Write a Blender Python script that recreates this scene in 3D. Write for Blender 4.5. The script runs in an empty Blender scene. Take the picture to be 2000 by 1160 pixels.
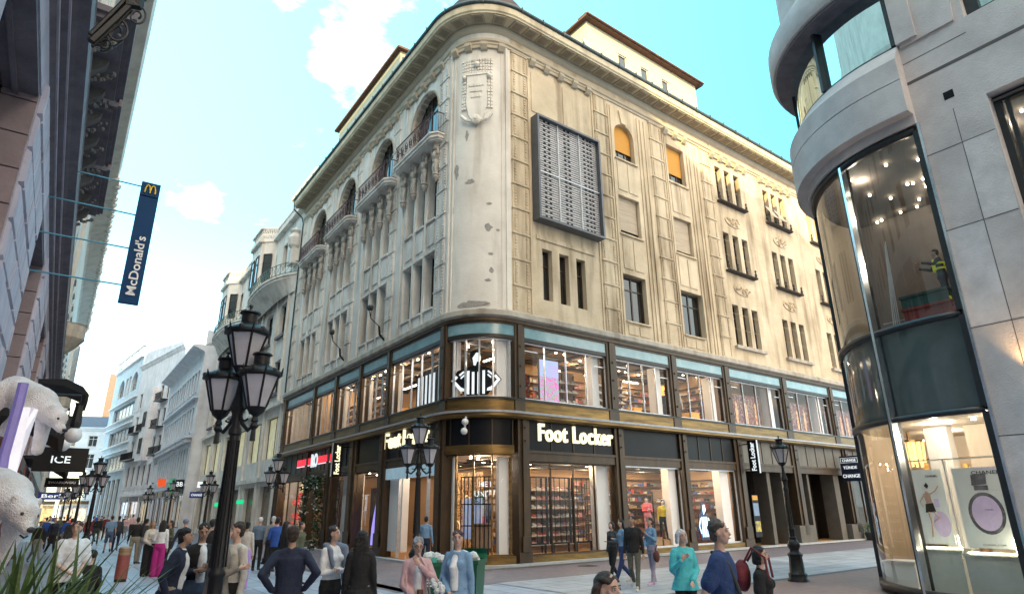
import bpy, bmesh, math, random
import numpy as np
from mathutils import Vector, Matrix, noise
R = math.radians
random.seed(7)
scene = bpy.context.scene
col = scene.collection
# ---------------------------------------------------------------- camera
F_PX, PITCH, ROLL = 1218.44, .326806, -.0100031
AZL, AZR, CAMH = -.6152064, .9217483, 1.95
cp, sp = math.cos(PITCH), math.sin(PITCH)
_F = Vector((0, cp, sp)); _U = Vector((0, -sp, cp)); _R = Vector((1, 0, 0))
cr, sr = math.cos(ROLL), math.sin(ROLL)
RT = cr * _R + sr * _U; UP = -sr * _R + cr * _U
cam = bpy.data.cameras.new('camera'); camo = bpy.data.objects.new('camera', cam); col.objects.link(camo)
M = Matrix((RT, UP, -_F)).transposed().to_4x4(); M.translation = (0, 0, CAMH)
camo.matrix_world = M
cam.sensor_width = 36; cam.lens = F_PX / 2000 * 36; cam.clip_end = 3000; cam.clip_start = .05
scene.camera = camo
# ---------------------------------------------------------------- light
SUN_H = Vector((-.2, -.98, 0)).normalized(); SUN_EL = R(21)
to_sun = Vector((SUN_H.x * math.cos(SUN_EL), SUN_H.y * math.cos(SUN_EL), math.sin(SUN_EL)))
sun = bpy.data.lights.new('sun', 'SUN'); sun.energy = 4.0; sun.angle = R(.5); sun.color = (1, .78, .36)
suno = bpy.data.objects.new('sun', sun); col.objects.link(suno)
suno.rotation_euler = to_sun.to_track_quat('Z', 'Y').to_euler()
world = bpy.data.worlds.new('World'); scene.world = world; world.use_nodes = True
wn = world.node_tree.nodes; wl = world.node_tree.links; wn.clear()
def wnode(t, **k):
    n = wn.new(t)
    for a, b in k.items(): setattr(n, a, b)
    return n
def wmath(op, a, b=None, c=None, clamp=False):
    n = wnode('ShaderNodeMath', operation=op); n.use_clamp = clamp
    for i, v in enumerate((a, b, c)):
        if v is None: continue
        if isinstance(v, (int, float)): n.inputs[i].default_value = v
        else: wl.new(v, n.inputs[i])
    return n.outputs[0]
sky = wnode('ShaderNodeTexSky', sky_type='NISHITA', sun_disc=False)
sky.sun_elevation = SUN_EL; sky.sun_rotation = math.atan2(SUN_H.x, SUN_H.y)
sky.air_density = 1.0; sky.dust_density = .6; sky.ozone_density = 1.0
tc = wnode('ShaderNodeTexCoord'); sx = wnode('ShaderNodeSeparateXYZ'); wl.new(tc.outputs['Generated'], sx.inputs[0])
def mixc(f, a, b, mode='MIX'):
    n = wnode('ShaderNodeMix', data_type='RGBA', blend_type=mode)
    for i, v in ((0, f), (6, a), (7, b)):
        if isinstance(v, (int, float)): n.inputs[i].default_value = v
        elif isinstance(v, tuple): n.inputs[i].default_value = (*v, 1)
        else: wl.new(v, n.inputs[i])
    return n.outputs[2]
# thin bright haze over the clear blue: paler low down and towards the street's end
tint = mixc(1.0, sky.outputs[0], (1.0, 1.5, 1.05), 'MULTIPLY')
base = mixc(.78, tint, (1.0, 6.3, 9.6))
hz = wmath('MULTIPLY_ADD', sx.outputs[2], -2.3, 1.0, True)
lf = wmath('MULTIPLY_ADD', sx.outputs[0], -.95, .38, True)
hz2 = wmath('MULTIPLY', wmath('POWER', hz, 1.9), wmath('ADD', lf, .3, None, True), None, True)
base = mixc(hz2, base, (10.5, 11.6, 13))
warm = mixc(wmath('MULTIPLY', lf, .22), base, (8.5, 11.5, 12))
# the sky round the low sun, behind the viewer, is pale and warm
dt = wnode('ShaderNodeVectorMath', operation='DOT_PRODUCT'); wl.new(tc.outputs['Generated'], dt.inputs[0]); dt.inputs[1].default_value = Vector((.42, -.86, .30)).normalized()
glow = wmath('POWER', wmath('MULTIPLY_ADD', dt.outputs['Value'], .85, .15, True), 1.4)
warm = mixc(glow, warm, (17, 13.6, 10))
ns = wnode('ShaderNodeTexNoise'); ns.inputs['Scale'].default_value = 5.5; ns.inputs['Detail'].default_value = 9; ns.inputs['Roughness'].default_value = .66
mp = wnode('ShaderNodeMapping'); mp.inputs['Scale'].default_value = (1, 1, 2.2); wl.new(tc.outputs['Generated'], mp.inputs[0]); wl.new(mp.outputs[0], ns.inputs[0])
def ray(x, y): return ((x - 1000) * RT - (y - 580) * UP + F_PX * _F).normalized()
cl = None
for (x, y, rad, w) in ((712, 118, .095, .8), (650, 95, .06, .7), (740, 172, .07, .7), (405, 400, .04, .62), (740, 15, .07, .55), (560, 5, .04, .5)):
    d = wnode('ShaderNodeVectorMath', operation='DISTANCE'); wl.new(tc.outputs['Generated'], d.inputs[0]); d.inputs[1].default_value = ray(x, y)
    m = wmath('MULTIPLY', wmath('MULTIPLY_ADD', d.outputs['Value'], -1 / rad, 1.0, True), w)
    cl = m if cl is None else wmath('MAXIMUM', cl, m)
cf = wmath('MULTIPLY', wmath('SUBTRACT', wmath('MULTIPLY_ADD', cl, .42, ns.outputs['Fac']), .62), 2.3, None, True)
fin = mixc(cf, warm, (13, 12, 11.8))
bg = wnode('ShaderNodeBackground'); wl.new(fin, bg.inputs[0]); bg.inputs[1].default_value = .14
wo = wnode('ShaderNodeOutputWorld'); wl.new(bg.outputs[0], wo.inputs[0])
scene.view_settings.view_transform = 'Standard'; scene.view_settings.look = 'None'
scene.view_settings.exposure = 1.24; scene.view_settings.gamma = 1
# ---------------------------------------------------------------- helpers
K = Vector((-1.633, 22.930, 0))
def dirs(az): return Vector((math.sin(az), math.cos(az), 0))
dL, dR = dirs(AZL), dirs(AZR)
nL = Vector((dL.y, -dL.x, 0)); oL = -nL; oR = Vector((dR.y, -dR.x, 0)); ZZ = Vector((0, 0, 1))
class Fr:
    def __init__(s, O, X, Y, Z=ZZ): s.O = Vector(O); s.X = X; s.Y = Y; s.Z = Z
    def p(s, a, b, c): return s.O + s.X * a + s.Y * b + s.Z * c
    def sh(s, a=0, b=0, c=0): return Fr(s.p(a, b, c), s.X, s.Y, s.Z)
FL = Fr(K, dL, oL); FR = Fr(K, dR, oR); W0 = Fr((0, 0, 0), Vector((1, 0, 0)), Vector((0, 1, 0)))
ND = Fr((0, 0, 0), nL, dL)          # x = across the street, y = along it
def px_nd(x, y, n=None, d=None):     # where the sight line through a pixel meets a wall plane
    r = ray(x, y); o = Vector((0, 0, CAMH))
    t = (n / r.dot(nL)) if n is not None else (d / r.dot(dL))
    q = o + r * t; return q.dot(nL), q.dot(dL), q.z
class MB:
    def __init__(s): s.v = []; s.f = []; s.m = []; s.mi = 0
    def add(s, vs, fs):
        b = len(s.v); s.v += [tuple(p) for p in vs]; s.f += [tuple(b + i for i in f) for f in fs]; s.m += [s.mi] * len(fs); return s
    def box(s, fr, x0, x1, y0, y1, z0, z1):
        P = [fr.p(x, y, z) for z in (z0, z1) for y in (y0, y1) for x in (x0, x1)]
        return s.add(P, [(0, 1, 3, 2), (4, 6, 7, 5), (0, 4, 5, 1), (2, 3, 7, 6), (0, 2, 6, 4), (1, 5, 7, 3)])
    def prism(s, fr, poly, y0, y1):   # polygon in x,z
        n = len(poly)
        P = [fr.p(x, y0, z) for x, z in poly] + [fr.p(x, y1, z) for x, z in poly]
        return s.add(P, [tuple(range(n)), tuple(range(2 * n - 1, n - 1, -1))] + [(i, (i + 1) % n, n + (i + 1) % n, n + i) for i in range(n)])
    def face(s, pts): return s.add(pts, [tuple(range(len(pts)))])
    def lathe(s, c, prof, n=12, ax=ZZ, sq=None):
        ax = Vector(ax).normalized(); c = Vector(c)
        a = ax.orthogonal().normalized() if abs(ax.z) < .99 else Vector((1, 0, 0)); b = ax.cross(a)
        P = []
        for r, h in prof:
            for i in range(n):
                t = 2 * math.pi * (i + .5) / n; P.append(c + ax * h + (a * math.cos(t) + b * math.sin(t)) * max(r, 1e-4))
        F = [(j * n + i, j * n + (i + 1) % n, (j + 1) * n + (i + 1) % n, (j + 1) * n + i) for j in range(len(prof) - 1) for i in range(n)]
        F += [tuple(range(n - 1, -1, -1)), tuple(range((len(prof) - 1) * n, len(prof) * n))]
        return s.add(P, F)
    def tube(s, pts, r, n=6, r1=None):
        pts = [Vector(p) for p in pts]; r1 = r if r1 is None else r1; P = []; L = len(pts)
        up = None
        for i, p in enumerate(pts):
            t = (pts[min(i + 1, L - 1)] - pts[max(i - 1, 0)]).normalized()
            if up is None: up = t.orthogonal().normalized()
            up = (up - t * up.dot(t)).normalized(); b = t.cross(up); rr = r + (r1 - r) * i / max(1, L - 1)
            for k in range(n):
                a = 2 * math.pi * k / n; P.append(p + (up * math.cos(a) + b * math.sin(a)) * rr)
        F = [(j * n + i, j * n + (i + 1) % n, (j + 1) * n + (i + 1) % n, (j + 1) * n + i) for j in range(L - 1) for i in range(n)]
        F += [tuple(range(n - 1, -1, -1)), tuple(range((L - 1) * n, L * n))]
        return s.add(P, F)
    def ball(s, c, r, n=10, sc=(1, 1, 1), fr=W0):
        P = []; m = max(4, n // 2 + 1); c = Vector(c)
        for j in range(m + 1):
            ph = math.pi * j / m
            for i in range(n):
                t = 2 * math.pi * i / n
                P.append(c + fr.X * (r * sc[0] * math.sin(ph) * math.cos(t)) + fr.Y * (r * sc[1] * math.sin(ph) * math.sin(t)) + fr.Z * (r * sc[2] * math.cos(ph)))
        F = [(j * n + i, j * n + (i + 1) % n, (j + 1) * n + (i + 1) % n, (j + 1) * n + i) for j in range(m) for i in range(n)]
        return s.add(P, F)
    def build(s, name, mats, parent=None, smooth=False, local=False, weld=False):
        if not isinstance(mats, (list, tuple)): mats = [mats]
        me = bpy.data.meshes.new(name)
        o3 = Vector((0, 0, 0))
        if parent is not None and not local:
            q = parent
            while q is not None: o3 += q.location; q = q.parent
        vs = [(x - o3.x, y - o3.y, z - o3.z) for x, y, z in s.v]
        me.from_pydata(vs, [], s.f); me.update()
        for m in mats: me.materials.append(m)
        if len(mats) > 1: me.polygons.foreach_set('material_index', s.m)
        bm = bmesh.new(); bm.from_mesh(me)
        if weld: bmesh.ops.remove_doubles(bm, verts=bm.verts, dist=1e-4)
        bmesh.ops.recalc_face_normals(bm, faces=bm.faces); bm.to_mesh(me); bm.free()
        if smooth:
            me.polygons.foreach_set('use_smooth', [True] * len(me.polygons))
            if smooth != 'all':
                try: me.set_sharp_from_angle(angle=R(40))
                except Exception: pass
        ob = bpy.data.objects.new(name, me); col.objects.link(ob)
        if parent is not None: ob.parent = parent
        if name in SPLIT and parent is not None: split_pieces(ob)
        return ob
SPLIT = {'brackets', 'soffit_panels', 'soffit_coffers', 'snow_guards', 'bare_mortar', 'lintel', 'plinth', 'panel_mullions', 'display_panels', 'strip_lights', 'mullion', 'curved_frame', 'roof_towers',
    'curved_balcony', 'pier_base', 'pilasters', 'ceiling_spots', 'reveal_stones', 'white_bands', 'corner_ribs', 'corbel', 'painted_figures', 'stripes', 'lit_strips', 'eyes', 'rods', 'domes', 'parapet_ornaments', 'ceiling_tracks', 'aerials', 'entrance_wall', 'interior_partition', 'upper_partition', 'drivers', 'rails', 'sill', 'column', 'panes', 'bottles', 'unseen_sun_block', 'fringe', 'printed_lines', 'string_courses', 'bracket_course', 'bracket_frieze', 'door_frame', 'bright_mullion_strip', 'carved_brackets', 'brows', 'flowers', 'leg', 'return_panel', 'railing_posts'}
def split_pieces(ob):
    me = ob.data; n = len(me.vertices); par = list(range(n))
    def find(i):
        while par[i] != i: par[i] = par[par[i]]; i = par[i]
        return i
    for p in me.polygons:
        v = p.vertices; r = find(v[0])
        for k in v[1:]:
            q = find(k)
            if q != r: par[q] = r
    comp = {}
    for p in me.polygons: comp.setdefault(find(p.vertices[0]), []).append(p.index)
    if not 1 < len(comp) <= 100: return
    co = [v.co.copy() for v in me.vertices]; groups = list(comp.values()); polys = [(tuple(p.vertices), p.use_smooth) for p in me.polygons]
    for gi, g in enumerate(groups):
        ids = sorted({k for f in g for k in polys[f][0]}); mp = {k: i for i, k in enumerate(ids)}
        m2 = bpy.data.meshes.new(ob.name); m2.from_pydata([co[k] for k in ids], [], [tuple(mp[k] for k in polys[f][0]) for f in g]); m2.update()
        for m in me.materials: m2.materials.append(m)
        m2.polygons.foreach_set('use_smooth', [polys[f][1] for f in g])
        if gi == 0: ob.data = m2
        else:
            o2 = bpy.data.objects.new(ob.name.split('.')[0], m2); col.objects.link(o2); o2.parent = ob.parent
def tag(o, label=None, cat=None, group=None, kind=None):
    if label: o['label'] = label
    if cat: o['category'] = cat
    if group: o['group'] = group
    if kind: o['kind'] = kind
    return o
def thing(name, loc, label, cat, group=None, rz=0):
    o = bpy.data.objects.new(name, None); col.objects.link(o); o.location = loc; o.rotation_euler = (0, 0, rz)
    o.empty_display_size = .2
    return tag(o, label, cat, group)
KIDS = {}
def copy_tree(o, parent=None):
    c = o.copy(); col.objects.link(c)
    if parent is not None: c.parent = parent
    for ch in [x for x in col.objects if x.parent == o]: copy_tree(ch, c)
    return c
# ---------------------------------------------------------------- materials
MATS = {}
def mat(name, c, rough=.7, metal=0., var=.12, scale=3., bump=0., c2=None, streak=0., emit=None, es=1., spec=.5, obj=False, bscale=None, coat=0., aniso=None):
    if name in MATS: return MATS[name]
    m = bpy.data.materials.new(name); m.use_nodes = True; nt = m.node_tree; N = nt.nodes; L = nt.links
    b = N['Principled BSDF']; b.inputs['Roughness'].default_value = rough; b.inputs['Metallic'].default_value = metal
    b.inputs['Specular IOR Level'].default_value = spec; b.inputs['Coat Weight'].default_value = coat
    g = N.new('ShaderNodeTexCoord') if obj else N.new('ShaderNodeNewGeometry')
    pos = g.outputs['Object'] if obj else g.outputs['Position']
    c2 = c2 or tuple(max(0, x * (1 - var * 2.2)) for x in c)
    n1 = N.new('ShaderNodeTexNoise'); n1.inputs['Scale'].default_value = scale; n1.inputs['Detail'].default_value = 6; n1.inputs['Roughness'].default_value = .65
    mpn = N.new('ShaderNodeMapping'); L.new(pos, mpn.inputs[0]); L.new(mpn.outputs[0], n1.inputs[0])
    if aniso: mpn.inputs['Scale'].default_value = aniso
    rp = N.new('ShaderNodeValToRGB'); rp.color_ramp.elements[0].position = .3; rp.color_ramp.elements[1].position = .68
    rp.color_ramp.elements[0].color = (*c2, 1); rp.color_ramp.elements[1].color = (*c, 1)
    L.new(n1.outputs['Fac'], rp.inputs[0]); out = rp.outputs[0]
    if streak:
        n2 = N.new('ShaderNodeTexNoise'); n2.inputs['Scale'].default_value = 1.6; n2.inputs['Detail'].default_value = 5
        m2 = N.new('ShaderNodeMapping'); m2.inputs['Scale'].default_value = (1, 1, .12); L.new(pos, m2.inputs[0]); L.new(m2.outputs[0], n2.inputs[0])
        mr = N.new('ShaderNodeMapRange'); mr.inputs[1].default_value = .5; mr.inputs[2].default_value = .75; mr.inputs[3].default_value = 0; mr.inputs[4].default_value = streak
        L.new(n2.outputs['Fac'], mr.inputs[0])
        mx = N.new('ShaderNodeMix'); mx.data_type = 'RGBA'; mx.blend_type = 'MULTIPLY'; L.new(mr.outputs[0], mx.inputs[0]); L.new(out, mx.inputs[6]); mx.inputs[7].default_value = (.38, .33, .28, 1); out = mx.outputs[2]
    L.new(out, b.inputs['Base Color'])
    if emit:
        b.inputs['Emission Color'].default_value = (*emit, 1); b.inputs['Emission Strength'].default_value = es
    if bump:
        nb = N.new('ShaderNodeTexNoise'); nb.inputs['Scale'].default_value = bscale or scale * 8; nb.inputs['Detail'].default_value = 5; L.new(mpn.outputs[0], nb.inputs[0])
        bp = N.new('ShaderNodeBump'); bp.inputs['Strength'].default_value = bump; bp.inputs['Distance'].default_value = .03; L.new(nb.outputs['Fac'], bp.inputs['Height']); L.new(bp.outputs[0], b.inputs['Normal'])
    MATS[name] = m; return m
def glassmat(name, tint=(1, 1, 1), refl=(1, 1, 1), k=.12, f=1.0):
    m = bpy.data.materials.new(name); m.use_nodes = True; N = m.node_tree.nodes; L = m.node_tree.links; N.clear()
    t = N.new('ShaderNodeBsdfTransparent'); t.inputs[0].default_value = (*tint, 1)
    g = N.new('ShaderNodeBsdfGlossy'); g.inputs[0].default_value = (*refl, 1); g.inputs['Roughness'].default_value = .015
    lw0 = N.new('ShaderNodeLayerWeight'); lw0.inputs[0].default_value = .5; lw = N.new('ShaderNodeMath'); lw.operation = 'POWER'; lw.inputs[1].default_value = 4.0; L.new(lw0.outputs['Facing'], lw.inputs[0])
    a = N.new('ShaderNodeMath'); a.operation = 'MULTIPLY_ADD'; a.inputs[1].default_value = f; a.inputs[2].default_value = k; a.use_clamp = True; L.new(lw.outputs[0], a.inputs[0])
    mx = N.new('ShaderNodeMixShader'); L.new(a.outputs[0], mx.inputs[0]); L.new(t.outputs[0], mx.inputs[1]); L.new(g.outputs[0], mx.inputs[2])
    nz = N.new('ShaderNodeTexNoise'); nz.inputs['Scale'].default_value = .8; bp = N.new('ShaderNodeBump'); bp.inputs['Strength'].default_value = .05; bp.inputs['Distance'].default_value = .05
    ge = N.new('ShaderNodeNewGeometry'); L.new(ge.outputs['Position'], nz.inputs[0]); L.new(nz.outputs['Fac'], bp.inputs['Height']); L.new(bp.outputs[0], g.inputs['Normal'])
    o = N.new('ShaderNodeOutputMaterial'); L.new(mx.outputs[0], o.inputs[0]); MATS[name] = m; return m
STONE_L = mat('pale limestone', (.78, .745, .70), .85, scale=.6, bump=.35, c2=(.57, .54, .505), streak=.75, bscale=14)
STONE_R = mat('limestone with warm light and grime', (.69, .58, .425), .85, scale=.5, bump=.4, c2=(.46, .37, .255), streak=.9, bscale=14)  # left facade's stone with warm bounce light and some grime put into its colour
STONE_C = mat('corner limestone', (.78, .745, .69), .85, scale=.6, bump=.3, c2=(.60, .56, .51), streak=.5, bscale=14)
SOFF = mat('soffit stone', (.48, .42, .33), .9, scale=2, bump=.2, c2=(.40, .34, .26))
LEDGE = mat('weathered ledge stone', (.50, .46, .40), .85, scale=2, bump=.3, c2=(.32, .29, .25), streak=.8)
RENDERGREY = mat('exposed grey mortar', (.42, .40, .38), .95, scale=9, bump=.8, c2=(.25, .24, .23))
BRONZE = mat('dark bronze cladding', (.085, .05, .024), .45, .35, scale=2.2, bump=.15, c2=(.035, .026, .018), aniso=(1, 1, .35))
GOLD = mat('brass band', (.26, .16, .05), .36, .7, scale=1.6, bump=.15, c2=(.08, .05, .022), aniso=(.5, .5, 5))
CANOPY = mat('canopy metal edge', (.62, .64, .68), .35, .5, scale=5)
BLACKP = mat('black fascia panel', (.008, .009, .013), .4, scale=1, var=.3, spec=.2)
FASCIA = mat('blue grey fascia glass', (.26, .42, .48), .2, scale=1.4, c2=(.14, .30, .36), spec=.8)
IRON = mat('black cast iron', (.012, .012, .014), .42, .3, scale=20, bump=.2)
RAIL = mat('rusty violet ironwork', (.10, .07, .09), .6, .3, scale=12, bump=.2)
WFRAME = mat('dark brown window frame', (.045, .028, .02), .5, scale=6)
WHITEF = mat('white window frame', (.75, .75, .73), .5, scale=6)
DARKGL = mat('dark window glass', (.02, .022, .026), .06, scale=1, var=.4, spec=.9)
BLIND = mat('orange roller blind', (.62, .30, .05), .8, scale=1, var=.08, aniso=(1, 1, 30))
SHUT = mat('cream shutter', (.52, .44, .34), .8, scale=1.2, c2=(.36, .29, .22), aniso=(1, 1, 16), bump=.3)
GUT = mat('zinc gutter', (.085, .11, .12), .4, .6, scale=3, c2=(.05, .06, .06))
TILE = mat('dark roof tile', (.10, .06, .05), .8, scale=3, bump=.9, c2=(.05, .035, .03), bscale=9)
REDTILE = mat('red roof tile', (.15, .075, .05), .8, scale=3, bump=.9, c2=(.08, .04, .03), bscale=9)
PLAST = mat('cream painted plaster', (.58, .52, .36), .9, scale=1, var=.05, bump=.1)
GLASS = glassmat('clear shop glass', k=.012, f=.55)
GLASSD = glassmat('tinted curtain glass', tint=(.84, .86, .84), k=.07, f=1.1)
WARMW = mat('warm shop wall', (.50, .32, .17), .8, scale=1, var=.06)
WHITEW = mat('white display panel', (.80, .80, .80), .7, scale=1, var=.03)
WOODF = mat('oak shop floor', (.50, .27, .11), .4, scale=2, aniso=(1, 8, 1))
CEIL = mat('shop ceiling with ducts', (.20, .12, .07), .9, scale=4, var=.2)
SPOT = mat('lit ceiling spot', (1, 1, 1), emit=(1, .85, .6), es=9)
SPOTC = mat('lit cool spot', (1, 1, 1), emit=(.95, .97, 1), es=20)
LETTER = mat('lit cream letters', (.6, .58, .45), emit=(1, .88, .52), es=.62)
LETW = mat('lit white letters', (.7, .7, .7), emit=(.85, .95, 1), es=.35)
# ---------------------------------------------------------------- text
def text_mesh(txt, size=1, ext=.02, bold=0., spacing=1.):
    cu = bpy.data.curves.new('t', 'FONT'); cu.body = txt; cu.size = size; cu.extrude = ext; cu.offset = bold; cu.space_character = spacing
    cu.align_x = 'CENTER'; cu.align_y = 'CENTER'; cu.resolution_u = 3
    ob = bpy.data.objects.new('t', cu); col.objects.link(ob)
    dg = bpy.context.evaluated_depsgraph_get(); me = bpy.data.meshes.new_from_object(ob.evaluated_get(dg))
    bpy.data.objects.remove(ob); return me
def put_text(txt, fr, w, h, mt, parent, name='lettering', bold=0., ext=.02, spacing=1., yscale=None):
    """lettering in the x,z plane of frame fr, centred on its origin and fitted to w by h"""
    me = text_mesh(txt, 1, .5, bold, spacing)
    vs = np.array([v.co[:] for v in me.vertices]); lo, hi = vs.min(0), vs.max(0); c = (lo + hi) / 2; sz = np.maximum(hi - lo, 1e-6)
    q = (vs - c) / sz * np.array([w, h, ext * 2])
    mb = MB(); mb.add([fr.p(a, e, b) for a, b, e in q], [tuple(p.vertices) for p in me.polygons])
    bpy.data.meshes.remove(me)
    return mb.build(name, mt, parent)
# ---------------------------------------------------------------- corner path
TL = 2.05; RAD = TL * math.tan(math.acos(dL.dot(dR)) / 2)
CC = K + dL * TL - oL * RAD
A0 = math.atan2(oL.y, oL.x); A1 = math.atan2(oR.y, oR.x)
if A1 < A0: A1 += 2 * math.pi
def path(ul, ur, n=14):
    P = [(K + dL * ul, oL)] if ul > TL + 1e-6 else []
    for i in range(n + 1):
        a = A0 + (A1 - A0) * i / n; o = Vector((math.cos(a), math.sin(a), 0)); P.append((CC + o * RAD, o))
    if ur > TL + 1e-6: P.append((K + dR * ur, oR))
    return P
def sweep(mb, prof, P):
    n = len(prof); V = []
    for p, o in P:
        for b, z in prof: V.append(p + o * b + ZZ * z)
    m = len(P)
    F = [(j * n + i, j * n + (i + 1) % n, (j + 1) * n + (i + 1) % n, (j + 1) * n + i) for j in range(m - 1) for i in range(n)]
    F += [tuple(range(n)), tuple(range((m - 1) * n, m * n))]
    return mb.add(V, F)
def band(mb, b0, b1, z0, z1, P): return sweep(mb, [(b0, z0), (b1, z0), (b1, z1), (b0, z1)], P)
def arcframe(t):   # t 0..1 along the rounded corner
    a = A0 + (A1 - A0) * t; o = Vector((math.cos(a), math.sin(a), 0)); return Fr(CC + o * RAD, Vector((-o.y, o.x, 0)), o)
def wallgrid(mb, fr, u0, u1, z0, z1, ops, depth=.35, back=0.):
    us = sorted({u0, u1} | {q for o in ops for q in (o[0], o[1])}); zs = sorted({z0, z1} | {q for o in ops for q in (o[2], o[3])})
    for i in range(len(us) - 1):
        for j in range(len(zs) - 1):
            uc = (us[i] + us[i + 1]) / 2; zc = (zs[j] + zs[j + 1]) / 2
            if any(o[0] < uc < o[1] and o[2] < zc < o[3] for o in ops): continue
            mb.face([fr.p(us[i], back, zs[j]), fr.p(us[i + 1], back, zs[j]), fr.p(us[i + 1], back, zs[j + 1]), fr.p(us[i], back, zs[j + 1])])
    for o in ops:
        a, b, c, d = o[:4]; arch = len(o) > 4 and o[4]
        pts = [(a, c), (b, c)]
        if arch:
            r = (b - a) / 2; n = 12; arc = [((a + b) / 2 + r * math.cos(math.pi * k / n), d - r + r * math.sin(math.pi * k / n)) for k in range(n + 1)]
            pts += arc
            h = n // 2
            mb.face([fr.p(b, back, d)] + [fr.p(x, back, z) for x, z in arc[:h + 1]][::1])
            mb.face([fr.p(a, back, d)] + [fr.p(x, back, z) for x, z in arc[h:]][::-1])
        else: pts += [(b, d), (a, d)]
        for k in range(len(pts)):
            p, q = pts[k], pts[(k + 1) % len(pts)]
            if abs(p[0] - q[0]) + abs(p[1] - q[1]) < 1e-6: continue
            mb.face([fr.p(p[0], back, p[1]), fr.p(q[0], back, q[1]), fr.p(q[0], back - depth, q[1]), fr.p(p[0], back - depth, p[1])])
def window(fr, a, b, c, d, parent, depth=.3, fm=None, gm=None, nv=1, nh=1, arch=False, fw=.06, blind=0, bm=None, name='window'):
    fm = fm or WFRAME; gm = gm or DARKGL; mb = MB(); y1 = -depth + .04; y0 = -depth - .03
    mb.box(fr, a, a + fw, y0, y1, c, d); mb.box(fr, b - fw, b, y0, y1, c, d); mb.box(fr, a + fw, b - fw, y0, y1, c, c + fw); mb.box(fr, a + fw, b - fw, y0, y1, d - fw, d)
    for k in range(1, nv + 1) if nv > 0 else []:
        x = a + (b - a) * k / (nv + 1)
        if nv and nv != 9: mb.box(fr, x - fw * .4, x + fw * .4, y0, y1 - .01, c + fw, d - fw)
    if nh: mb.box(fr, a + fw, b - fw, y0, y1 - .015, d - (d - c) * .3 - .03, d - (d - c) * .3 + .03)
    w = mb.build(name, fm, parent)
    g = MB()
    g.face([fr.p(a, -depth - .01, c), fr.p(b, -depth - .01, c), fr.p(b, -depth - .01, d), fr.p(a, -depth - .01, d)]); g.build('pane', gm, w)
    if blind:
        g = MB(); g.box(fr, a + fw, b - fw, -depth + .03, -depth + .07, d - (d - c) * blind, d - .02); g.build('blind', bm or BLIND, w)
    return w
# ================================================================ corner building
UL, UR = 24.05, 33.0
HB = thing('corner_building', K, 'large cream stone corner building with rounded corner, arched balconies and brass shopfront', 'building')
# stone walls, storeys 9.5 to 23.5
LC = (4.55, 9.6, 14.95, 20.2)
opsL = []
for c in LC:
    for k in (-1, 0, 1):
        opsL.append((c + k * 1.12 - .42, c + k * 1.12 + .42, 10.15, 12.7)); opsL.append((c + k * 1.12 - .38, c + k * 1.12 + .38, 14.4, 17.6))
    opsL.append((c - 1.4, c + 1.4, 18.4, 21.75, True))
opsR = [(u, u + .56, 10.35, 12.72) for u in (3.73, 4.72, 5.74)]
opsR += [(8.88, 10.37, 19.15, 21.35, True), (8.88, 10.42, 14.85, 17.0), (8.8, 10.42, 10.34, 12.7), (13.15, 14.65, 19.25, 21.55), (13.15, 14.68, 14.9, 17.0), (13.15, 14.9, 10.34, 12.73)]
for c in (18.9, 24.05, 29.4):
    for k in (-1, 0, 1):
        for z0, z1 in ((10.4, 12.8), (15.0, 17.3), (19.45, 21.7)): opsR.append((c + k * .95 - .3, c + k * .95 + .3, z0, z1))
wb = MB()
for c in LC: pass
arch_ops = [o for o in opsL if len(o) > 4]; flat = [o for o in opsL if len(o) == 4]
wallgrid(wb, FL, TL, UL, 9.5, 23.5, opsL, .42)
wb.face([FL.p(UL, 0, 0), FL.p(UL, -9, 0), FL.p(UL, -9, 24), FL.p(UL, 0, 24)])
wall = wb.build('wall', STONE_L, HB)
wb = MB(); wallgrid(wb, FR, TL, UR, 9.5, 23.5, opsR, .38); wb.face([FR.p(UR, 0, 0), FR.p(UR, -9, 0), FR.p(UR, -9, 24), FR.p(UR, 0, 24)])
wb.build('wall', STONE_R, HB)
wb = MB(); P = path(TL, TL, 18)
for i in range(len(P) - 1):
    (p, o), (q, o2) = P[i], P[i + 1]; wb.face([p + ZZ * 9.5, q + ZZ * 9.5, q + ZZ * 23.5, p + ZZ * 23.5])
wb.build('wall', STONE_C, HB, smooth='all', weld=True)
# dark rooms behind the upper windows
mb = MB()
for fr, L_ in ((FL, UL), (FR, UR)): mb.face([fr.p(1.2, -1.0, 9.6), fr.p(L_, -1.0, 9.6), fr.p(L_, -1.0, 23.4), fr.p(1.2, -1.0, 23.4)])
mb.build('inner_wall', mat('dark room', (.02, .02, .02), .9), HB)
rnd = random.Random(3)
for o in opsL:
    if len(o) > 4: window(FL, o[0], o[1], o[2], o[3], HB, .40, nv=3, fw=.09)
    else: window(FL, o[0], o[1], o[2], o[3], HB, .36, nv=0, nh=1)
for o in opsR:
    a, b = o[0], o[1]; h = o[2]
    if len(o) > 4: window(FR, *o[:4], HB, .3, nv=2, nh=0, blind=.72, bm=BLIND)
    elif b - a > 1:
        if h > 18: window(FR, *o, HB, .3, nv=2, nh=0, blind=.74, bm=BLIND)
        elif h > 14: window(FR, *o, HB, .26, nv=1, nh=0, blind=.9 if a > 12 else .86, bm=SHUT)
        else: window(FR, *o, HB, .3, nv=1, nh=1, fw=.1)
    else: window(FR, *o, HB, .3, nv=0, nh=1, fm=WFRAME)
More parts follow.
